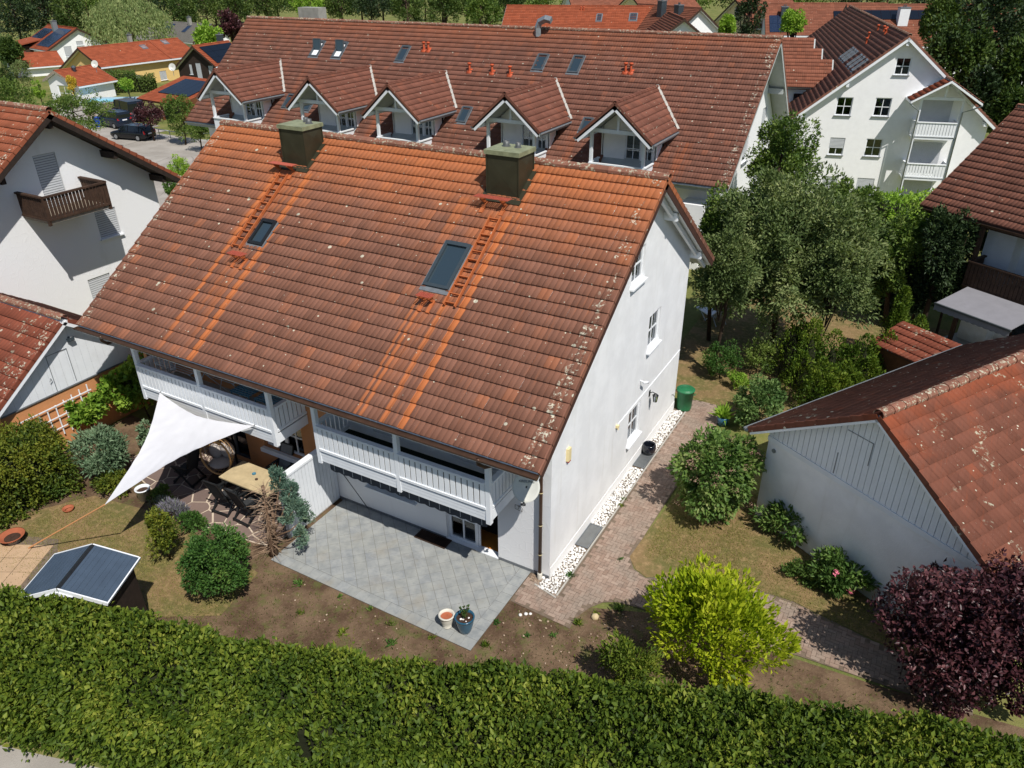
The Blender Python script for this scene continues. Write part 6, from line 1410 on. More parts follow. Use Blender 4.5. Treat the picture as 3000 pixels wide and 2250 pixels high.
far_chimney(yr_, 9.4, 1.2, 1.2, 3.6)
m = MB(); m.obox(V3(11.6, P[0], P[3]), (1, 0, 0), S_, np.cross(V3(1, 0, 0), S_), 0, .25, 0, 5.0, .02, .14); put('party_ridge', m, 'tile_bright', yr_)
sg_, sr_, P = far_house('small_garage', 'small white garage with red roof in front of the yellow house', (-98.6, 50.8, 1.0), 98.0, 25.8, 6.5, 4.1, 2.8, 'tile_bright', 'render_pale', -3.6, .4, holes={'x0': W((-1.6, .6, -2.8, -.8))}, barge='wood_grey', eo=.5)
ws, wr, P = far_house('white_house', 'white house with two blue solar fields on a red roof at the far left', (-133.7, 78.5, 3.1), 167.3, 28.6, 13.5, 5.9, 6.8, 'tile_bright', 'render_pale', -4, .5, holes={'x0': W((1.6, 2.9, -1.4, .3), (-.6, .6, .3, 1.0), (-3.0, -1.8, .2, .9))}, barge='wood_dark', shutter=.9)
Sb = V3(0, -P[5], P[6]); panels(wr, V3(6.6, P[1]-.9*P[5], P[4]+.9*P[6]), (-1, 0, 0), Sb, 5, 3, 1.15, 1.75); panels(wr, V3(12.6, P[1]-2.2*P[5], P[4]+2.2*P[6]), (-1, 0, 0), Sb, 4, 2, 1.15, 1.75)
far_chimney(wr, 6.9, 1.2, 1.6, 4.0, .8, 'zinc')
m = MB(); m.box(8.2, 12.6, 4.0, 8.6, -4, .2); put('side_wing', m, 'wood_dark', ws); m = MB(); m.prism([(7.6, 3.4, 1.3), (7.6, 9.2, .3), (7.6, 9.2, .1), (7.6, 3.4, 1.1)], (5.8, 0, 0)); put('wing_roof', m, 'tile_bright', ws)
gh_, gr_, P = far_house('grey_house', 'house with grey tiled roof behind the yellow house', (-140.4, 102.5, 2.5), -6.2, 29.6, 15.6, 5.8, 5.0, 'grey_tile_mat', 'render_pale', -4, .5)
far_chimney(gr_, 9.2, -.6, 1.8, 3.6, .6); Sf = V3(0, P[5], P[6]); panels(gr_, V3(1.2, P[0]+3.4*P[5], P[3]+3.4*P[6]), (1, 0, 0), Sf, 3, 1, 1.1, 1.7); panels(gr_, V3(8.9, P[0]+2.8*P[5], P[3]+2.8*P[6]), (1, 0, 0), Sf, 1, 1, 1.2, 2.2)
m = MB(); m.prism([(-1, -8.2, -.2), (-1, -4.2, 1.8), (-1, -1.2, .2)], (6.5, 0, 0)); put('side_gable', m, 'grey_tile_mat', gh_)
dw, dr, P = far_house('timber_house', 'dark timber-clad house with black solar roof behind the street trees', (-92.6, 68.5, 2.7), 99.5, 36.8, 8.2, 4.4, 5.4, 'tile_bright', 'wood_black_and_shade', -3.6, .5, holes={'x0': W((-2.6, -1.7, -1.8, .1), (-.4, .5, -1.8, .4), (1.2, 1.7, -1.2, .2))}, shutter=.95)
Sf = V3(0, P[5], P[6]); panels(dr, V3(.9, P[0]+.5*P[5], P[3]+.5*P[6]), (1, 0, 0), Sf, 4, 3, 1.75, 1.15, 'solar_black'); far_chimney(dr, 7.0, .6, 2, 3.6, .7, 'frame_dark')
dh, dr_, P = far_house('red_roof_house', 'low house with red roof and brown dish at the far left', (-130.2, 62.5, .4), 69.7, 26.0, 7.8, 4.1, 3.4, 'tile_bright', 'render_pale', -4, .4)
# carport with a large solar collector
cp = thing('carport', 'red tiled carport roof with a dark solar collector beside the parked van', 'carport', (-78.7, 48.1, 0)); c0, c1, c2 = V3(-82.5, 54.9, 1.0), V3(-74.2, 54.3, .9), V3(-78.7, 48.1, -.7)
Ux = unit(c1-c0); Sd = unit((c0-c2)-Ux*((c0-c2)@Ux)); O = c2-V3(-78.7, 48.1, 0); Nn = np.cross(Ux, Sd); Lc, Hc = 7.6, 7.0
m = MB(); m.obox(O, Ux, Sd, Nn, -.6, Lc, 0, Hc, -.2, -.012); cr_ = put('roof', m, 'wood_brown', cp); tile_field(cr_, O-Ux*.6, Ux, Sd, 14, 21, 'tile_bright', 0, 1, None, uscale=1.95)
panels(cr_, O+Ux*1.0+Sd*2.0, Ux, Sd, 5, 1, 1.15, 4.2, 'solar_black')
for u in (-.2, 3.5, 7.2):
    for v in (.4, 6.6): p = O+Ux*u+Sd*v; m = MB(); m.box(p[0]-.1, p[0]+.1, p[1]-.1, p[1]+.1, -3.0, p[2]-.2); put('post', m, 'wood_brown', cp)
m = MB(); p = O+Ux*Lc; m.obox(p, Ux, Sd, Nn, .002, .06, 0, Hc, -1.9, .06); put('side_boards', m, 'wood_brown', cp)
# second long roof beyond the row building
bh, br, P = far_house('rear_building', 'second long building with red roof and two skylights beyond the row building', (-55.3, 94.6, 7.4), 16.7, 34.9, 23.7, 7.6, 7.6, 'tile_bright', 'render_pale', -4, .6, barge='paint_soffit')
Sf = V3(0, P[5], P[6])
for x, v, w in ((13.4, 4.4, .8), (18.0, 4.6, 1.1)): skylight(br, V3(x, P[0]+v*P[5], P[3]+v*P[6]), (1, 0, 0), Sf, w, 1.5, 'zinc', 'glass_sky')
for x in (11.0, 11.4, 21.2, 21.3): 
    b = V3(x, P[0]+(6.6 if x < 12 else 4.6)*P[5], P[3]+(6.6 if x < 12 else 4.6)*P[6]); m = MB(); m.lathe([(.09, -.1), (.07, .4), (.14, .45), (.1, .55), (.001, .56)], 8, b); put('roof_vent', m, 'vent_red', br)
def px_house(name, label, apex, depth, th, pitch, L, sf, sb, tile, wallm, **kw):
    return far_house(name, label, at_depth(apex[0], apex[1], depth), th, pitch, L, sf, sb, tile, wallm, -5, **kw)
px_house('far_house', 'white gabled house with brown roof just behind the row building ridge', (2006, 56), 88, 118, 36, 12, 5.2, 5.2, 'tile_far', 'render_pale', holes={'x0': W((-.9, .3, 3.4, 4.4))}, barge='wood_dark')
t_, r_, P = px_house('far_house', 'cream gabled house with one window at the top right of the picture', (2155, -2), 118, 60, 38, 12, 6.2, 6.2, 'tile_far', 'render_lemon', holes={'x0': W((-1.0, .4, 5.0, 6.6))}, barge='wood_dark'); 
t_, r_, P = px_house('far_house', 'brown roofed house with two dark chimneys near the cream gable', (2055, 24), 100, 150, 34, 13, 6, 6, 'tile_far', 'render_pale'); far_chimney(r_, 3.0, 1.2, 5, 7.8, .9, 'frame_dark'); far_chimney(r_, 6.0, 1.6, 5, 8.2, .9, 'frame_dark')
t_, r_, P = px_house('far_house', 'red roofed house with black solar panels behind the yellow-green tree', (2240, 10), 112, 20, 33, 17, 7, 7, 'tile_far', 'render_pale'); Sf = V3(0, P[5], P[6]); panels(r_, V3(9.5, P[0]+1.6*P[5], P[3]+1.6*P[6]), (1, 0, 0), Sf, 5, 2, 1.15, 1.8, 'solar_black'); panels(r_, V3(.6, P[0]+.6*P[5], P[3]+.6*P[6]), (1, 0, 0), Sf, 3, 2, 1.15, 1.8, 'solar'); far_chimney(r_, 2.6, -2.4, 3, 7.0, .9, 'frame_dark'); far_chimney(r_, 12.0, -2.4, 3, 7.0, .9, 'frame_dark')
t_, r_, P = px_house('far_house', 'red roofed terrace with tall chimneys behind the apartment house', (2480, 14), 100, 22, 33, 24, 8, 7, 'tile_far', 'render_pale'); Sf = V3(0, P[5], P[6]); far_chimney(r_, 6.4, -3.0, 2, 7.6, 1.2, 'paint_white'); far_chimney(r_, 10.0, -4.4, 1, 8.2, 1.1, 'chimney_render'); far_chimney(r_, 16.0, -2.6, 3, 8.6, 1.4, 'frame_dark'); panels(r_, V3(.6, P[0]+5.0*P[5], P[3]+5.0*P[6]), (1, 0, 0), Sf, 11, 1, 1.15, 1.8, 'solar_black')
for x, v in ((11.5, 2.6), (14.5, 3.0)): skylight(r_, V3(x, P[0]+v*P[5], P[3]+v*P[6]), (1, 0, 0), Sf, .9, 1.0, 'zinc', 'glass_sky')
t_, r_, P = px_house('far_house', 'white house with red roof far behind at the top centre', (1660, -25), 150, 40, 30, 14, 7, 7, 'tile_far', 'render_pale', holes={'f': W((2, 3, 2.5, 3.8), (6, 7, 2.5, 3.8))})
t_, r_, P = px_house('far_house', 'pale house with brown roof far behind, right of the top centre', (1845, -18), 140, 60, 32, 14, 6, 6, 'tile_far', 'render_lemon')
# dishes on the far roofs
def small_dish(label, p, mat, r=.55):
    t = thing('satellite_dish', label, 'satellite dish', p); m = MB(); nd_ = unit(V3(.55, -.75, .35)); u_ = unit(np.cross(V3(0, 0, 1), nd_)); w_ = np.cross(nd_, u_); k = 16
    for q in (.05, .6, 1.0):
        for j in range(k): a = 2*PI*j/k; m.v.append(tuple(V3(0, 0, 1.0)+u_*r*q*math.cos(a)+w_*r*q*1.1*math.sin(a)+nd_*q*q*.08))
    for i in range(2):
        for j in range(k): m.f.append((i*k+j, i*k+(j+1) % k, (i+1)*k+(j+1) % k, (i+1)*k+j))
    m.f.append(tuple(range(k))); put('reflector', m, mat, t, True); m = MB(); m.tube([(0, 0, 0), V3(0, 0, 1.0)-nd_*.1], .03, 6); m.tube([V3(0, 0, 1.0)-w_*r, V3(0, 0, .9)-w_*r*.6+nd_*.5], .02, 5); put('mast', m, 'zinc', t)
small_dish('white satellite dish on the small garage roof by the yellow house', at_depth(284, 212, 99), 'dish', .42); small_dish('white satellite dish left of the dark timber house', at_depth(510, 222, 96), 'dish', .42); small_dish('brown satellite dish on the low red roof at the far left', at_depth(76, 178, 128), 'dish_brown', .55)
# ------------------------------------------------------------------ street: cars, pool, rail, lamp
def gz(x, y): return float(terrain(x, y))
def at_ground(px, py, dz=0.0):
    r = ray(px, py); t = 20.0
    while t < 900:
        p = CAM+r*t
        if p[2] < gz(p[0], p[1])+dz: break
        t += .25
    return p
def car(label, p, rz, body, L=4.6, Wd=1.86, Hh=1.48, kind='estate', cat='car', name='parked_car'):
    t = thing(name, label, cat, (p[0], p[1], gz(p[0], p[1])+.02), rz); hw = Wd/2
    # side profile sections along x (rear at -L/2): (x, half width, z_low, z_belt)
    def loft(secs):
        m = MB(); k = len(secs[0])
        for s in secs: m.v += [tuple(q) for q in s]
        for i in range(len(secs)-1):
            for j in range(k-1): m.f.append((i*k+j, i*k+j+1, (i+1)*k+j+1, (i+1)*k+j))
        m.f.append(tuple(range(k-1, -1, -1))); m.f.append(tuple(range((len(secs)-1)*k, len(secs)*k))); return m
    tall = kind == 'van'; zb = 1.15 if tall else .92
    def sec(x, w, zl, zt): return [(x, -w*.9, zl), (x, -w, zl+.18), (x, -w, zt-.16), (x, -w*.93, zt), (x, w*.93, zt), (x, w, zt-.16), (x, w, zl+.18), (x, w*.9, zl)]
    nose = .72 if not tall else 1.0
    xs = [(-.5, .86, .34, zb-.06), (-.485, .95, .24, zb), (-.36, 1.0, .2, zb+.02), (0, 1.0, .2, zb), (.2, 1.0, .2, zb-.02), (.38, .98, .2, nose+.12), (.46, .92, .24, nose), (.5, .8, .34, nose-.12)]
    put('body', loft([sec(x*L, w*hw, zl, zt) for x, w, zl, zt in xs]), body, t, True)
    def cab(x, w, z0, z1, w1): return [(x, -w, z0), (x, -w1, z1), (x, w1, z1), (x, w, z0)]
    if tall: cs = [(-.495, .93, zb-.02, Hh-.25, .88), (-.48, .95, zb-.02, Hh-.03, .86), (-.1, .96, zb-.02, Hh, .88), (.16, .95, zb-.02, Hh-.05, .84), (.34, .92, zb-.06, zb+.02, .86)]
    else: cs = [(-.49, .90, zb-.03, zb+.02, .88), (-.44, .92, zb-.03, Hh-.16, .72), (-.36, .93, zb-.03, Hh-.04, .72), (-.05, .93, zb-.03, Hh, .74), (.10, .92, zb-.03, Hh-.05, .72), (.27, .88, zb-.06, zb, .8)]
    put('cabin', loft([cab(x*L, w*hw, z0, z1, w1*hw) for x, w, z0, z1, w1 in cs]), 'glass_dark', t)
    m = MB(); m.prism([(x*L, w1*hw+.004, z1+.006) for x, w, z0, z1, w1 in cs[1:-1]]+[(x*L, -w1*hw-.004, z1+.006) for x, w, z0, z1, w1 in cs[1:-1]][::-1], (0, 0, .02)); put('roof_panel', m, body, t)
    m = MB()
    for sg in (-1, 1):
        for i in range(1, len(cs)-1):
            x, w, z0, z1, w1 = cs[i]; m.tube([(x*L, sg*(w*hw+.005), z0), (x*L, sg*(w1*hw+.005), z1)], .035, 5)
    put('pillar', m, body, t)
    for sx in (-.31, .31):
        for sg in (-1, 1):
            m = MB(); y = sg*(hw-.1); m.tube([(sx*L, y-.1, .32), (sx*L, y+.1, .32)], .32, 16); wh = put('wheel', m, 'tyre', t); m = MB(); m.tube([(sx*L, y+sg*.101, .32), (sx*L, y+sg*.115, .32)], .21, 14); put('rim', m, 'rim', wh)
    for sg in (-1, 1):
        m = MB(); m.box(-.503*L, -.47*L, sg*hw*.72-.12, sg*hw*.72+.12, zb-.2, zb+(.3 if not tall else .1)) if False else m.prism([(-.50*L, sg*hw*.68, zb-.22), (-.50*L, sg*hw*.93, zb-.2), (-.485*L, sg*hw*.93, zb+.1), (-.485*L, sg*hw*.72, zb+.1)], (-.015, 0, 0)); put('tail_light', m, 'lamp_red', t)
        m = MB(); m.prism([(.475*L, sg*hw*.5, nose-.14), (.46*L, sg*hw*.9, nose-.12), (.455*L, sg*hw*.9, nose+.0), (.47*L, sg*hw*.5, nose-.02)], (.03, 0, 0)); put('headlight', m, 'glass', t)
        m = MB(); m.box(.14*L-.08, .14*L+.08, sg*(hw+.1)-.08, sg*(hw+.1)+.08, zb+.02, zb+.18); put('mirror', m, body, t)
    m = MB(); m.box(-.5*L-.03, -.5*L-.008, -.27, .27, zb-.28, zb-.16); put('number_plate', m, 'plate_white', t)
    return t
pc = at_ground(393, 408); car('black estate car parked on the street at the left', pc, RAD(190), 'car_black')
pv = at_ground(378, 360); car('dark blue panel van parked behind the black estate car', pv+V3(-1.6, 1.2, 0), RAD(170), 'car_navy', 5.2, 1.98, 2.3, 'van', 'van', 'parked_van')
pv2 = at_ground(338, 372); car('dark people carrier parked left of the blue van', pv2, RAD(176), 'car_navy', 4.4, 1.84, 1.75, 'van', 'car')
gr = thing('guard_rail', 'pale metal pipe railing along the grass beside the street', 'railing', tuple(at_ground(545, 420))); g0 = np.array(gr.location); pts = [at_ground(*q) for q in ((448, 402), (470, 407), (502, 413), (545, 420), (590, 421), (640, 420))]
for q in pts: m = MB(); m.tube([q-g0, q-g0+V3(0, 0, 1.0)], .04, 6); put('post', m, 'zinc', gr)
m = MB(); m.tube([q-g0+V3(0, 0, 1.0) for q in pts], .045, 6); put('top_rail', m, 'metal_white', gr); m = MB(); m.tube([q-g0+V3(0, 0, .35) for q in pts], .035, 6); put('lower_rail', m, 'metal_white', gr)
lp = at_ground(240, 290); sl_ = thing('street_lamp', 'old-style street lamp with lantern head in front of the hedge', 'street lamp', tuple(lp)); m = MB(); m.tube([(0, 0, 0), (0, 0, 3.2)], .07, 8, r1=.05); put('post', m, 'frame_dark', sl_); m = MB(); m.lathe([(.14, 3.2), (.3, 3.95), (.34, 3.98)], 6); put('lantern', m, 'glass_sky', sl_); m = MB(); m.lathe([(.36, 3.98), (.12, 4.2), (.001, 4.25)], 6); put('cap', m, 'frame_dark', sl_)
pp = [at_depth(*q) for q in ((278, 303, 97), (385, 292, 97), (360, 285, 103), (278, 292, 103))]; ctr = sum(pp)/4; pl = thing('swimming_pool', 'light blue above-ground swimming pool beyond the street', 'pool', (ctr[0], ctr[1], gz(ctr[0], ctr[1])))
ux = unit(V3(pp[1][0]-pp[0][0], pp[1][1]-pp[0][1], 0)); uy = np.cross(V3(0, 0, 1), ux); m = MB(); h_ = ctr[2]-gz(ctr[0], ctr[1])
m.obox((0, 0, 0), ux, uy, (0, 0, 1), -3.2, 3.2, -2.2, -2.05, 0, h_+.05); m.obox((0, 0, 0), ux, uy, (0, 0, 1), -3.2, 3.2, 2.05, 2.2, 0, h_+.05); m.obox((0, 0, 0), ux, uy, (0, 0, 1), -3.2, -3.05, -2.05, 2.05, 0, h_+.05); m.obox((0, 0, 0), ux, uy, (0, 0, 1), 3.05, 3.2, -2.05, 2.05, 0, h_+.05); put('rim', m, 'metal_white', pl); m = MB(); m.obox((0, 0, 0), ux, uy, (0, 0, 1), -3.05, 3.05, -2.05, 2.05, 0, h_-.15); put('water', m, 'water', pl)
fn = thing('picket_fence', 'weathered grey wooden fence between the pool and the parked van', 'fence', tuple(at_ground(330, 335))); f0 = np.array(fn.location); fa, fb_ = at_ground(300, 335)-f0, at_ground(395, 318)-f0
for k in range(46): q = fa+(fb_-fa)*k/45; m = MB(); m.box(q[0]-.05, q[0]+.05, q[1]-.02, q[1]+.02, q[2], q[2]+1.25+random.uniform(-.06, .06)); put('picket', m, 'wood_grey', fn)
lpz = thing('log_pile', 'stacked firewood pile beside the fence', 'log pile', tuple(at_ground(308, 350))); 
for k in range(60):
    r_ = random.uniform(.07, .13); y = random.uniform(-2.0, 1.6); z = random.uniform(.08, 1.3); m = MB(); m.tube([(-.3+random.uniform(-.08, .08), y, z), (.3, y+random.uniform(-.1, .1), z)], r_, 7); put('log', m, 'wood_grey', lpz)
bb = at_ground(290, 372); bx = thing('recycling_bin', 'blue lidded wheelie bin beside the log pile', 'bin', tuple(bb)); m = MB(); m.prism([(-.26, -.3, 0), (.26, -.3, 0), (.26, .3, 0), (-.26, .3, 0)], (0, 0, 1.0)); put('body', m, 'blue_plastic', bx); m = MB(); m.prism([(-.3, -.34, 1.0), (.3, -.34, 1.0), (.3, .34, 1.0), (-.3, .34, 1.0)], (0, .02, .08)); put('lid', m, 'blue_plastic', bx)
# ------------------------------------------------------------------ plants near the house
def hedge(name, label, line, width, hgt, n, leaf, mat, group=None, zb=0.0, shaggy=.16, cat='hedge'):
    """clipped hedge along a polyline (world xy): leaves on sides and top over a dark twig core"""
    line = [V3(x, y, 0) for x, y in line]; base = line[len(line)//2]; t = thing(name, label, cat, (base[0], base[1], zb)); seg = [np.linalg.norm(b-a) for a, b in zip(line[:-1], line[1:])]; cum = np.cumsum([0]+seg); Lt = cum[-1]
    def at(s):
        i = np.clip(np.searchsorted(cum, s, 'right')-1, 0, len(seg)-1); a = np.array(line)[i]; b = np.array(line)[i+1]; f = ((s-cum[i])/np.array(seg)[i])[:, None]; return a+(b-a)*f, unit(b-a)
    per = 2*hgt+width; s = RNG.uniform(0, Lt, n); q = RNG.uniform(0, per, n); p, d = at(s); side = np.stack([-d[:, 1], d[:, 0], 0*d[:, 0]], 1)
    # round the top edges
    off = np.where(q < hgt, -width/2, np.where(q < hgt+width, -width/2+(q-hgt), width/2)); z = np.where(q < hgt, q, np.where(q < hgt+width, hgt, hgt-(q-hgt-width)))
    rnd = 1-.35*np.clip((np.abs(off)/(width/2)-.6)/.4, 0, 1)*np.clip((z/hgt-.7)/.3, 0, 1)*.4
    wob = .10*np.sin(s*1.7+z*2)+.08*np.sin(s*4.1+off*3)+.05*np.sin(s*9.3+off*5)
    nrm = np.where((q < hgt)[:, None], -side, np.where((q < hgt+width)[:, None], V3(0, 0, 1)[None], side))
    dep = RNG.uniform(-.30, shaggy, n)+wob*.8; dep = np.where(RNG.uniform(size=n) < .03, dep+RNG.uniform(0, .25, n), dep)
    P = p+side*(off*rnd)[:, None]; P[:, 2] = z*rnd; P = P+nrm*dep[:, None]-V3(base[0], base[1], 0)
    gap = np.sin(s*2.3+off*2.1)+np.sin(s*5.1-off*4.3+z*3)+np.sin(s*11.7+off*9.1)+np.sin(s*19.3-off*13+z*7)
    ok = (P[:, 2] > .03) & ~((gap < -1.25) & (dep > -.16) & (RNG.uniform(size=n) < .85)); P, nrm = P[ok], nrm[ok]; leaf = leaf*RNG.uniform(.65, 1.45, len(P))
    D = nrm*.7+RNG.normal(size=P.shape)*.65; D[:, 2] += .15
    link('foliage', leaf_mesh('foliage', P, D, leaf, leaf*.55, up=.8), mat, t)
    m = MB(); wi = width/2-.33; hi = hgt-.33
    for a, b in zip(line[:-1], line[1:]):
        dd = unit(b-a); sd_ = V3(-dd[1], dd[0], 0); o = V3(base[0], base[1], 0); P4 = [a-sd_*wi-o, b-sd_*wi-o, b+sd_*wi-o, a+sd_*wi-o]; m.prism(P4, (0, 0, hi))
    put('twig_core', m, 'twig_dark', t); return t
plain('twig_dark', S(36, 40, 20), 0.95, var=0.3, nscale=12)
off_ = V3(.40, -1.06, 0)
hl = [(-9.9, -7.95), (-9.36, -7.72), (-7.24, -6.86), (-4.94, -6.45), (-1.81, -5.43), (.66, -4.36), (2.48, -3.62), (4.27, -2.95), (6.53, -2.05), (8.72, -1.42), (11.5, -.7)]
hedge('front_hedge', 'big clipped hornbeam hedge across the whole foreground', [(x+off_[0], y+off_[1]) for x, y in hl]if False else [(x+.42, y-1.08) for x, y in [(-14.5, -9.9)]+hl], 2.1, 2.12, 215000, .10, 'leaf_hedge')
hedge('side_hedge', 'tall dense hedge beside the garage at the left edge', [(-14.9, -7.4), (-14.75, -5.2), (-14.65, -3.3)], 1.5, 2.1, 34000, .085, 'leaf_hedge_left')
hedge('rear_hedge', 'bright green hedge in front of the apartment house', [(3.6, 30.0), (7.4, 33.4)], 2.0, 3.2, 9000, .16, 'leaf_lime', zb=gz(5, 31))
B = lambda x, y: (x, y, 0)
shrub('cherry_laurel', 'bright yellow-green laurel shrub standing in front of the hedge', 'shrub', B(4.35, -.75), (4.35, -.75, 1.42), (1.75, 1.4, 1.55), 9000, .16, 'leaf_laurel', 40, .30, .42, upw=.9, rand=.45, trunk=.05)
shrub('purple_plum', 'dark purple-leaved plum bush at the right edge', 'shrub', B(8.95, 1.15), (9.05, 1.1, 1.85), (2.1, 1.8, 1.95), 26000, .12, 'leaf_plum', 90, .25, .55, upw=.5, trunk=.07, bottom=-1.0, lo=.2)
shrub('viburnum_bush', 'large viburnum bush with faded flower heads beside the brick path', 'shrub', B(2.75, 4.6), (2.75, 4.55, 1.3), (1.3, 1.25, 1.42), 9500, .15, 'leaf_viburnum', 50, .27, .58, trunk=.05, down=.35)
vb = bpy.data.objects['viburnum_bush']; P = []
for k in range(34):
    d_ = unit(RNG.normal(size=3)+V3(.2, -.6, .9)); q_ = V3(0, -.05, 1.3)+d_*V3(1.25, 1.2, 1.35); P.append(q_+RNG.normal(size=(26, 3))*V3(.07, .07, .025))
P = np.concatenate(P); link('flower_heads', leaf_mesh('flower_heads', P, RNG.normal(size=P.shape)+V3(0, 0, .8), .035, .03), 'flower_faded', vb)
shrub('round_bush', 'small round light green bush next to the lawn behind the house', 'shrub', B(2.75, 9.6), (2.75, 9.6, 1.0), (.92, .92, .95), 5000, .11, 'leaf_round', 40, .25, .6, trunk=.04)
shrub('peony', 'peony clump against the white garage wall', 'plant', B(4.95, 4.55), (4.95, 4.5, .5), (1.0, .75, .55), 2600, .16, 'leaf_viburnum', 26, .3, .36, trunk=.02)
pn = shrub('peony', 'peony clump with pink flowers in front of the garage corner', 'plant', B(6.35, 3.25), (6.35, 3.25, .5), (.75, .7, .55), 2200, .16, 'leaf_viburnum', 24, .3, .36, trunk=.02)
for k, (x, y, z) in enumerate(((-.1, -.45, .75), (.3, -.5, .35))):
    P = RNG.normal(size=(26, 3))*.03+V3(x, y, z); link('flower', leaf_mesh('flower', P, RNG.normal(size=(26, 3))+V3(0, 0, .6), .06, .05), 'pink_petal', pn)
shrub('low_shrub', 'dark leafy perennial border at the foot of the garage wall', 'plant', B(5.7, 3.2), (5.7, 3.15, .18), (.9, .5, .25), 1300, .09, 'leaf_tree', 24, .3, .5, trunk=.015)
shrub('box_shrub', 'small fern-like shrub rising behind the hedge near the laurel', 'shrub', B(2.95, -2.35), (2.95, -2.3, .9), (.75, .5, .8), 2600, .13, 'leaf_hedge', 22, .3, .3, upw=.6, trunk=.03)
shrub('privet_bush', 'round dark green privet bush left of the patio', 'shrub', B(-6.85, -4.25), (-6.85, -4.25, .95), (1.0, .92, 1.02), 10000, .085, 'leaf_privet', 60, .22, .5, trunk=.04)
shrub('rose_shrub', 'loose upright green shrub between the two lawn halves', 'shrub', B(-9.0, -4.15), (-9.0, -4.15, .85), (.52, .5, .85), 3000, .08, 'leaf_hedge_left', 26, .26, .5, trunk=.03)
shrub('buddleia', 'grey-green butterfly bush beside the garage path', 'shrub', B(-13.35, -2.75), (-13.35, -2.75, 1.05), (.85, .85, 1.05), 4200, .15, 'leaf_buddleia', 40, .28, .3, upw=.6, trunk=.04)
shrub('rose_bush', 'low rose bush at the foot of the left hedge, near the fire bowl', 'shrub', B(-14.2, -4.0), (-14.2, -4.0, .4), (.6, .6, .42), 1500, .08, 'leaf_tree', 22, .3, .5, trunk=.02)
shrub('rose_bush', 'low leafy shrub under the butterfly bush', 'shrub', B(-12.75, -3.0), (-12.75, -3.0, .4), (.5, .5, .42), 1500, .1, 'leaf_hedge_left', 20, .3, .45, trunk=.02)
shrub('lavender', 'silvery lavender clump at the edge of the crazy paving', 'plant', B(-10.2, -3.05), (-10.2, -3.0, .3), (.75, .35, .32), 1800, .14, 'leaf_lavender', 22, .35, .14, upw=1.3, rand=.4, trunk=.012)
shrub('garden_shrub', 'dark low bush behind the lavender under the sail', 'plant', B(-11.15, -2.7), (-11.15, -2.65, .3), (.45, .35, .32), 1200, .07, 'leaf_tree', 16, .3, .5, trunk=.02)
shrub('garden_shrub', 'bright green perennial at the edge of the stone terrace', 'plant', B(-9.35, -3.0), (-9.35, -3.0, .3), (.5, .35, .33), 1300, .1, 'leaf_privet', 16, .3, .3, upw=.8, trunk=.015)
shrub('grape_vine', 'sunlit grape vine climbing at the garage corner', 'vine', B(-15.5, .3), (-15.45, -.1, 1.35), (.5, 1.15, 1.15), 1900, .16, 'leaf_vine', 22, .34, .8, trunk=.03)
shrub('grape_vine', 'grape vine hanging over the trellis on the orange wall', 'vine', B(-15.75, -1.6), (-15.7, -1.5, 1.25), (.3, .75, .55), 900, .16, 'leaf_vine', 14, .34, .8, trunk=.03)
shrub('hydrangea', 'pale flowering hydrangea in the shade at the left house corner', 'shrub', B(-13.9, -.9), (-13.9, -.9, .5), (.4, .4, .45), 900, .1, 'leaf_buddleia', 14, .3, .6, trunk=.02)
shrub('corner_shrub', 'green shrub against the rear corner of the white house', 'shrub', B(.75, 12.4), (.75, 12.4, .8), (.75, .7, .85), 3000, .09, 'leaf_privet', 30, .27, .45, trunk=.03)
shrub('corner_shrub', 'yellow-green low shrub behind the white house', 'shrub', B(1.55, 11.9), (1.55, 11.9, .35), (.5, .45, .38), 1300, .08, 'leaf_lime', 16, .3, .5, trunk=.02)
shrub('corner_shrub', 'straggly tall weed shrub beside the wire fence behind the house', 'shrub', B(1.9, 13.2), (1.9, 13.2, .8), (.7, .6, .85), 1500, .11, 'leaf_tree', 26, .28, .35, trunk=.02)
fp_ = thing('potted_fern', 'small fern in a dark blue pot beside the round bush', 'plant', (1.75, 9.25, .0)); m = MB(); m.lathe([(.001, 0), (.15, 0), (.2, .32), (.18, .32), (.16, .2)], 14); put('pot', m, 'glaze_blue', fp_, True)
P = np.tile(V3(0, 0, .3), (70, 1))+RNG.normal(size=(70, 3))*.03; D = RNG.normal(size=(70, 3))*.6+V3(0, 0, .9); link('fronds', leaf_mesh('fronds', P, D, .45, .09), 'leaf_lime', fp_)
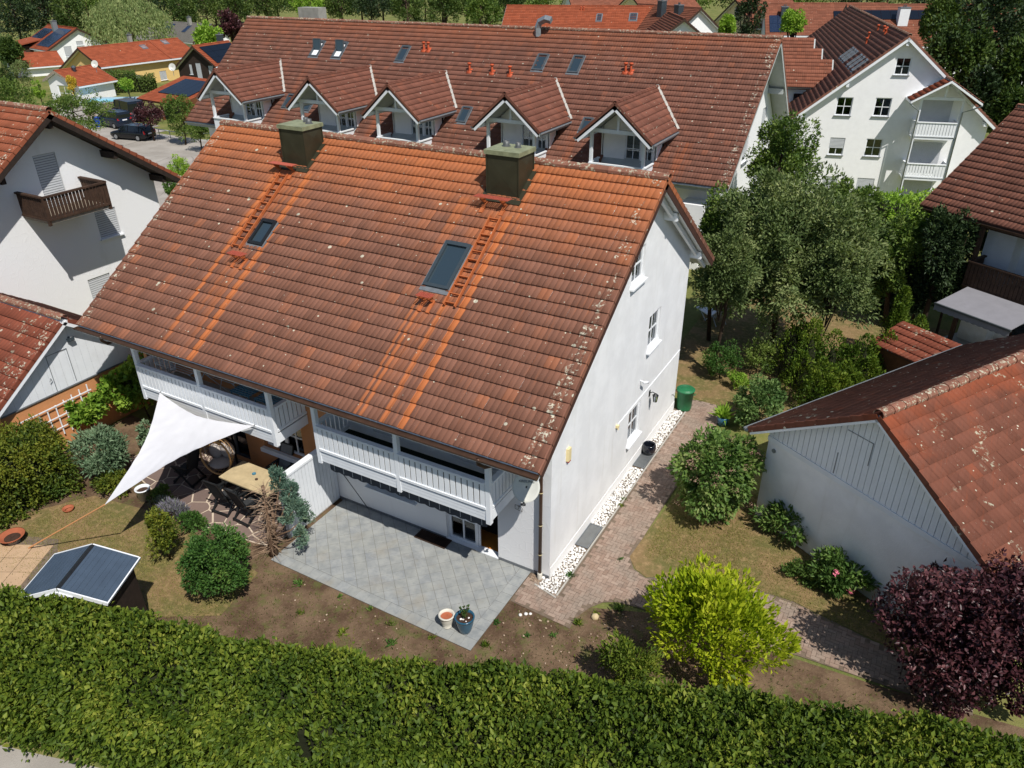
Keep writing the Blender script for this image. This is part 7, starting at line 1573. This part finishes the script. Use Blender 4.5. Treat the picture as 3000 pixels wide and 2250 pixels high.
# thujas: upright clumps of fine sprays
def thuja(label, x, y, h, r, n, mat='leaf_thuja', tips=3, group=None, leaf=.10):
    t = thing('thuja', label, 'shrub', (x, y, 0), 0, group); Ps = []; Ds = []
    for k in range(tips):
        a = RNG.uniform(0, 2*PI); ox, oy = (0, 0) if k == 0 else (math.cos(a)*r*.6, math.sin(a)*r*.6); hk = h*(1 if k == 0 else RNG.uniform(.6, .9)); nk = n//tips
        z = RNG.uniform(0, 1, nk)**.85; rad = r*(.75 if k else .9)*np.clip(1.05-z, .02, 1)**.65*(1+.22*np.sin(z*17+RNG.uniform(0, 6, nk)*.0+k)); th = RNG.uniform(0, 2*PI, nk); rr = rad*RNG.uniform(.7, 1.08, nk)*(1+.18*np.sin(th*5+z*9))
        Ps.append(np.stack([ox+rr*np.cos(th), oy+rr*np.sin(th), .05+z*hk], 1)); Ds.append(np.stack([np.cos(th)*.55, np.sin(th)*.55, 0*th+.9], 1)+RNG.normal(size=(nk, 3))*.35)
    P = np.concatenate(Ps); D = np.concatenate(Ds); link('foliage', leaf_mesh('foliage', P, D, leaf, leaf*.5), mat, t); m = MB(); m.tube([(0, 0, 0), (0, 0, h*.8)], .06, 7, r1=.02); m.lathe([(r*.4, .1), (r*.35, h*.4), (r*.15, h*.65), (.01, h*.75)], 8); put('trunk', m, 'twig_dark', t)
thuja('tall pointed thuja beside the neighbour terrace', 6.0, 17.0, 2.9, .62, 5200, tips=2); thuja('shorter thuja of the group beside the neighbour terrace', 6.75, 16.5, 2.1, .6, 4200, tips=3)
for i, (lb, x, y, h, r) in enumerate((('thuja at the left end of the ragged thuja row', 2.9, 13.5, 2.6, .75), ('tall thuja behind the round bush', 3.6, 13.0, 2.7, .8), ('thuja in the middle of the ragged thuja row', 4.3, 13.3, 2.3, .75), ('thuja right of the dead branches in the ragged row', 5.3, 13.7, 2.2, .8), ('low thuja in front of the ragged row', 4.2, 11.9, 1.8, .7), ('low thuja beside the garage eave', 4.9, 12.5, 1.6, .65), ('dark thuja at the right end of the ragged row', 5.9, 14.4, 2.2, .65))): thuja(lb, x, y, h, r, 4200, tips=4)
# juniper half bare, with brown trunk and blue-green foliage
jn = thing('juniper', 'half-bare juniper with dead brown trunk and blue-green tufts beside the patio', 'shrub', (-6.75, -2.75, 0)); m = MB(); m.tube([(0, 0, 0), (-.05, .1, .8), (-.12, .22, 1.5), (-.2, .3, 2.0)], .085, 8, r1=.04)
m.tube([(.08, .06, 0), (.02, .2, .7), (-.02, .3, 1.4)], .06, 7, r1=.03)
for e in ((.55, .45, 1.35), (.35, .75, 1.9), (.85, .3, .8), (.1, .65, 2.15), (.75, .7, 1.1)): m.tube([(-.03, .1, .5), V3(*e)*.55+V3(0, 0, .12), e], .03, 6, r1=.012)
put('trunk', m, 'bark', jn, True)
P = []; D = []
for (c, r, n) in (((-.05, .62, 2.0), (.3, .28, .42), 1500), ((.3, .66, 1.65), (.32, .3, .42), 1500), ((.62, .55, 1.3), (.34, .3, .35), 1400), ((.3, .4, 1.1), (.28, .2, .22), 700), ((.82, .32, .68), (.22, .2, .42), 1100), ((.55, .85, .95), (.3, .25, .3), 800), ((.2, .8, 1.2), (.3, .25, .5), 900)):
    q, o, _, dd = blob_points(c, r, n, 9, .4); P.append(q); D.append(o*.6+dd*.4+RNG.normal(size=o.shape)*.3+V3(.1, 0, .5))
link('foliage', leaf_mesh('foliage', np.concatenate(P), np.concatenate(D), .075, .03), 'leaf_juniper', jn)
m = MB(); tw_ = []
for k in range(170):
    z = random.uniform(.1, 2.0); a = random.uniform(0, 2*PI); b0 = V3(-.06*z, .12*z, z); L = random.uniform(.25, .6); e = b0+V3(math.cos(a)*L, math.sin(a)*L*.9, random.uniform(-.1, .2)); m.tube([b0, (b0+e)/2+V3(0, 0, .04), e], .010, 4, cap=False, r1=.003)
put('dead_twigs', m, 'twig_wood', jn)
ORD = ['first', 'second', 'third', 'fourth', 'fifth', 'sixth', 'seventh', 'eighth', 'ninth', 'tenth', 'eleventh', 'twelfth', 'thirteenth', 'fourteenth', 'fifteenth', 'sixteenth', 'seventeenth', 'eighteenth', 'nineteenth', 'twentieth', 'twenty-first', 'twenty-second', 'twenty-third', 'twenty-fourth', 'twenty-fifth', 'twenty-sixth']
# ------------------------------------------------------------------ trees: mid distance and background
def tree_at(name, label, px, py, depth, hw, hh, n, leaf, mat, clumps=46, cr=.27, aspect=.6, trunk=.16, bark='bark_dark', group=None, flat=.9, down=0.0, upw=.3, lo=.35, bottom=-.8, k=12):
    """crown centred on a photo pixel at a given depth; hw, hh = half size in pixels"""
    c = at_depth(px, py, depth); r = V3(hw*depth/F_PX, hw*depth/F_PX*flat, hh*depth/F_PX/math.cos(PITCH)*.95); g = gz(c[0], c[1]); base = V3(c[0], c[1], g)
    c = c.copy(); bush = 'bush' in name or 'ball' in name or 'street' in name; c[2] = max(c[2], g+r[2]*(.5 if bush else .8)); bottom = -1.0 if bush else bottom
    return shrub(name, label, 'tree', base, c, r, n, leaf, mat, clumps, cr, aspect, bark, trunk, group, upw=upw, down=down, lo=lo, bottom=bottom, k=k)
tree_at('apple_tree', 'wide grey-green apple tree behind the white house', 2305, 755, 28.0, 290, 235, 50000, .17, 'leaf_apple', 270, .155, .42, .14, flat=.8, lo=.25)
tree_at('apple_tree', 'low spreading grey-green branches right of the apple tree', 2450, 800, 26.5, 125, 95, 11000, .13, 'leaf_apple', 60, .24, .42, .08)
tree_at('apple_tree', 'dense grey-green foliage close to the rear corner of the white house', 2125, 790, 26.5, 105, 135, 14000, .13, 'leaf_apple', 60, .26, .42, .08, bottom=-1.0)
tree_at('garden_tree', 'tall loose green tree between the row building and the apartment house', 2285, 500, 37.0, 115, 180, 12000, .18, 'leaf_tree', 60, .24, .5, .13)
tree_at('garden_tree', 'leafy young tree in front of the row building corner', 2115, 700, 29.0, 105, 140, 11000, .15, 'leaf_tree', 40, .26, .5, .09)
tree_at('garden_tree', 'green tree in front of the apartment house lower windows', 2480, 620, 35.0, 115, 105, 8500, .17, 'leaf_tree', 46, .25, .5, .1)
tree_at('garden_tree', 'dark tree in the shade left of the right-hand house', 2640, 760, 31.0, 115, 160, 10000, .17, 'leaf_tree', 40, .27, .5, .12)
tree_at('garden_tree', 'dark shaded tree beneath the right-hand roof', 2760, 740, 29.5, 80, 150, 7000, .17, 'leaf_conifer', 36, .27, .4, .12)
for lb, px, py, d, hw, hh in (('dark bush in the shade left of the wooden balcony', 2790, 820, 30.0, 60, 90), ('dark bush in the shade under the brown roof corner', 2700, 840, 31.0, 80, 90), ('dark shaded bush behind the pointed thujas', 2610, 850, 33.0, 80, 80), ('shaded hedge-like bush behind the right-hand house corner', 2830, 690, 36.0, 80, 70), ('dark bush deep in the shade behind the apple tree', 2690, 690, 40.0, 90, 70)): tree_at('shade_bush', lb, px, py, d, hw, hh, 4200, .17, 'leaf_conifer', 40, .26, .5, .06)  # dark conifer leaf colour also carries the deep shade of this corner
# wood on the right behind the apartment house
for k, (px, py, d, hw, hh, mt) in enumerate(((2790, 190, 66, 100, 150, 'leaf_forest'), (2900, 90, 74, 110, 150, 'leaf_conifer'), (2985, 230, 62, 100, 150, 'leaf_forest'), (2860, 300, 60, 70, 90, 'leaf_conifer'), (3010, 60, 86, 110, 140, 'leaf_forest'), (2760, 70, 88, 70, 90, 'leaf_forest'), (2960, 330, 57, 60, 70, 'leaf_forest'))):
    tree_at('wood_tree', ['broad dark tree just right of the apartment roof', 'tall dark tree in the top right wood', 'dark leafy tree at the right edge above the brown roof', 'low dark tree touching the apartment balcony roof', 'tree in the top right corner', 'tree behind the apartment ridge at the top', 'small dark tree at the right edge near the brown roof verge'][k], px, py, d, hw, hh, 6500, .38, mt, 70, .24, .6, .25, group='trees in the wood on the right')
far = [('conifer', 'dark spruce wood edge at the top left corner', 40, 40, 150, 75, 110, 'leaf_conifer'), ('conifer', 'dark spruce left of the willow', 130, 20, 158, 65, 95, 'leaf_conifer'), ('far_tree', 'dark tree between the spruces and the willow', 205, 45, 150, 60, 80, 'leaf_forest'),
       ('far_tree', 'small tree in front of the wood at the left edge', 25, 150, 120, 40, 45, 'leaf_forest'), ('far_tree', 'dark green tree right of the willow', 530, 40, 165, 60, 75, 'leaf_forest'), ('far_tree', 'tree behind the grey roofed house', 600, 20, 175, 65, 70, 'leaf_forest'),
       ('far_tree', 'tree above the purple tree', 690, 20, 180, 60, 60, 'leaf_forest'), ('far_tree', 'tree left of the ridge chimney', 780, 10, 185, 65, 60, 'leaf_forest'), ('far_tree', 'bright tree right of the ridge chimney', 905, 15, 180, 60, 55, 'leaf_lime'), ('far_tree', 'tree behind the middle of the row ridge', 1000, 10, 185, 65, 60, 'leaf_forest'),
       ('far_tree', 'dark tree row piece at the top centre left', 1090, 15, 178, 65, 60, 'leaf_conifer'), ('far_tree', 'dark tree at the top centre', 1190, 20, 172, 65, 60, 'leaf_forest'), ('far_tree', 'tree with bare trunk near the second roof', 1300, 20, 165, 65, 65, 'leaf_forest'), ('far_tree', 'bright green tree touching the second roof', 1410, 35, 150, 65, 55, 'leaf_tree'), ('far_tree', 'tree behind the second roof at the left', 1500, -10, 190, 60, 40, 'leaf_forest'),
       ('far_tree', 'small green tree on the skyline above the second roof', 1750, 0, 160, 40, 26, 'leaf_forest'), ('conifer', 'tall dark yew left of the far red roof', 2195, 50, 92, 48, 85, 'leaf_conifer'), ('far_tree', 'pale yellow-green tree in front of the far solar roof', 2325, 65, 84, 42, 34, 'leaf_lime'), ('far_tree', 'small pale tree behind the right end of the row ridge', 2130, 80, 78, 26, 30, 'leaf_lime'),
       ('far_tree', 'lime green tree in front of the grey roof', 608, 112, 126, 48, 40, 'leaf_lime'), ('far_tree', 'purple-leaved tree beside the grey roof', 672, 78, 140, 46, 40, 'leaf_plum')]
for (nm, lb, px, py, d, hw, hh, mt) in far: tree_at(nm, lb, px, py, d, hw, hh, 3600, .42 if d > 110 else .26, mt, 46, .26, .65, .3, group='trees along the far skyline' if d > 140 else None)
# second rank so the wood closes behind the houses
for k in range(26):
    px = -60+k*62; tree_at('wood_edge_tree', ORD[k]+' tree from the left in the closed wood along the top edge', px, 0+random.uniform(-14, 14), 205+random.uniform(-8, 20), 58, 50, 1500, .6, random.choice(['leaf_forest', 'leaf_forest', 'leaf_conifer', 'leaf_tree']), 30, .3, .7, .3, group='trees of the closed wood along the top edge', k=4)
for k in range(14):
    px = 1480+k*112; tree_at('wood_edge_tree', ORD[k]+' tree from the left in the wood on the far right skyline', px, -6+random.uniform(-10, 10), 190+random.uniform(-8, 20), 74, 46, 1300, .6, random.choice(['leaf_forest', 'leaf_conifer', 'leaf_tree']), 30, .3, .7, .3, group='trees of the wood on the far right skyline', k=4)
# weeping willow: hanging strands
wc = at_depth(375, 60, 138); wg = gz(wc[0], wc[1]); wt = thing('weeping_willow', 'big pale weeping willow behind the houses at the top left', 'tree', (wc[0], wc[1], wg)); R_ = 120*138/F_PX; Hh_ = wc[2]-wg+4.5; n = 420; Ps = []; Ds = []
for k in range(n):
    a = RNG.uniform(0, 2*PI); r = R_*math.sqrt(RNG.uniform(.05, 1)); top = Hh_*(1-.35*(r/R_)**2)+RNG.uniform(-.6, .4); ln = RNG.uniform(2.5, 6.5); q = RNG.uniform(0, 1, 26); x = math.cos(a)*r+RNG.normal(size=26)*.22; y = math.sin(a)*r+RNG.normal(size=26)*.22; Ps.append(np.stack([x, y, np.maximum(.3, top-q*ln)], 1)); Ds.append(np.tile(V3(math.cos(a)*.2, math.sin(a)*.2, -1), (26, 1))+RNG.normal(size=(26, 3))*.3)
link('crown', leaf_mesh('crown', np.concatenate(Ps), np.concatenate(Ds), .5, .16), 'leaf_willow', wt); limbs('trunk', (0, 0, -.2), (0, 0, Hh_*.75), np.array([[math.cos(a)*R_*.6, math.sin(a)*R_*.6, Hh_*.8] for a in range(8)], float), wt, 'bark_dark', .45, 8)
# street-side greenery at the left
tree_at('street_bush', 'large bush in front of the street between the houses', 215, 330, 72, 120, 62, 6500, .2, 'leaf_tree', 60, .24, .55, .12); tree_at('street_bush', 'dark bush at the left edge behind the white house', 40, 290, 76, 75, 75, 4500, .2, 'leaf_tree', 46, .25, .55, .12)
tree_at('street_bush', 'dark purple-brown bush in front of the van', 435, 335, 78, 52, 42, 3600, .17, 'leaf_plum', 40, .26, .55, .1); tree_at('street_tree', 'young green tree beside the red carport roof', 525, 335, 76, 52, 66, 4200, .18, 'leaf_tree', 44, .25, .55, .1); tree_at('street_bush', 'hedge-like bush behind the metal railing', 580, 385, 74, 50, 30, 2600, .17, 'leaf_tree', 34, .27, .55, .08)
tree_at('street_bush', 'sunlit shrub at the road bend behind the big roof', 520, 490, 58, 42, 34, 2400, .14, 'leaf_lime', 30, .27, .5, .06); tree_at('street_bush', 'green shrub below the left house verge', 500, 545, 50, 32, 34, 2000, .13, 'leaf_privet', 26, .28, .5, .06)
tree_at('clipped_ball', 'clipped round yellow-green bush by the small garage', 112, 262, 94, 26, 24, 2200, .16, 'leaf_lime', 30, .24, .6, .08); tree_at('golden_bush', 'golden yellow bush beside the street lamp', 210, 246, 96, 18, 24, 1500, .17, 'leaf_yellow', 24, .26, .6, .08)
def px_hedge(label, pts, depth, w, h, n, mat):
    q = [at_depth(x, y, d) for (x, y), d in zip(pts, depth)]; hedge('street_hedge', label, [(a[0], a[1]) for a in q], w, h, n, .2, mat, zb=min(gz(a[0], a[1]) for a in q))
px_hedge('dark green hedge in front of the yellow house', [(225, 258), (402, 240)], (106, 109), 2.4, 2.6, 6000, 'leaf_tree'); px_hedge('low hedge right of the yellow house hedge', [(405, 245), (455, 238)], (108, 109), 1.8, 2.0, 2000, 'leaf_forest')
tree_at('street_bush', 'bright green bush at the right end of the yellow house hedge', 372, 245, 99, 28, 20, 1500, .2, 'leaf_lime', 24, .28, .55, .08); tree_at('garden_tree', 'tall narrow green tree at the left edge', 15, 230, 92, 30, 60, 2500, .2, 'leaf_forest', 34, .26, .5, .1)
tree_at('street_bush', 'thin shrub beside the red roof with the brown dish', 60, 215, 104, 45, 40, 2200, .2, 'leaf_apple', 34, .26, .5, .08)
# ------------------------------------------------------------------ small ground cover
def blades(name, regions, n, h, mat, label=None):
    P = []; 
    for (x0, x1, y0, y1, w) in regions: k = int(n*w); P.append(np.stack([RNG.uniform(x0, x1, k), RNG.uniform(y0, y1, k), np.zeros(k)-.01], 1))
    P = np.concatenate(P); D = RNG.normal(size=P.shape)*.45+V3(0, 0, 1); link(name, leaf_mesh(name, P, D, h, h*.22), mat, kind='stuff')
blades('lawn_grass', [(1.8, 9.0, 1.9, 4.2, .32), (1.7, 4.0, 2.2, 6.0, .2), (-13.6, -9.0, -6.4, -3.6, .3), (-9.5, -6.6, -5.6, -3.5, .1), (.5, 6, 10.6, 14, .08)], 40000, .05, 'grass_blade')
blades('bed_weeds', [(-7.0, 1.5, -5.3, -3.0, .5), (-.4, 4.5, -3.6, -1.2, .3), (1.6, 8, -2.0, .3, .3), (-13.6, -9.5, -8.0, -6.4, .1)], 3800, .07, 'leaf_hedge_left')
def tuft(x, y, n, h, mat, label, sp=.035):
    P = RNG.normal(size=(n, 3))*sp; P[:, 2] = 0; link('weed', leaf_mesh('weed', P, RNG.normal(size=(n, 3))*.6+V3(0, 0, .7), h, h*.3), mat, label=label, cat='weed', group='small weeds in the beds').location = (x, y, .0)
for k, (x, y) in enumerate(sorted(((-4.2, -3.05), (-3.3, -3.0), (-2.6, -3.15), (-1.5, -3.0), (-.3, -2.6), (-.42, -1.9), (-5.4, -3.2), (-4.7, -3.9), (-3.4, -3.9), (-2.2, -3.6), (.4, -1.9), (.9, -1.6), (1.5, -.5), (1.9, -.1), (1.25, -1.0), (.43, .35), (.44, 3.6), (.42, 3.9), (1.3, 1.5), (3.2, .0)))): tuft(x, y, 34, .09 if k % 3 else .15, 'leaf_hedge' if k % 2 else 'leaf_privet', ORD[k]+' small green weed tuft from the left around patio, bed and path')
stones('bed_stones', [(-6, 2, -4.0, -3.0), (-.3, 2.5, -2.6, -1.2), (1.4, 4, -1.2, 0)], 170, .01, .03, 'gravel_tan', -.008, kind='stuff')
for k, (x, y, r) in enumerate(((-.05, -1.42, .055), (.05, -1.33, .05), (.14, -1.27, .045))):
    stones('white_stone', [(x-.001, x+.001, y-.001, y+.001)], 1, r, r+.001, 'pebble_white', -.01, label=['white rounded stone lying on the soil, nearest the patio', 'white rounded stone lying on the soil, middle of three', 'white rounded stone lying on the soil, nearest the path'][k], cat='stone')
stones('tree_stump', [(1.52, 1.53, -.62, -.61)], 1, .11, .12, 'dry_stone', -.05, label='pale sawn tree stump in the bed beside the path', cat='stump')
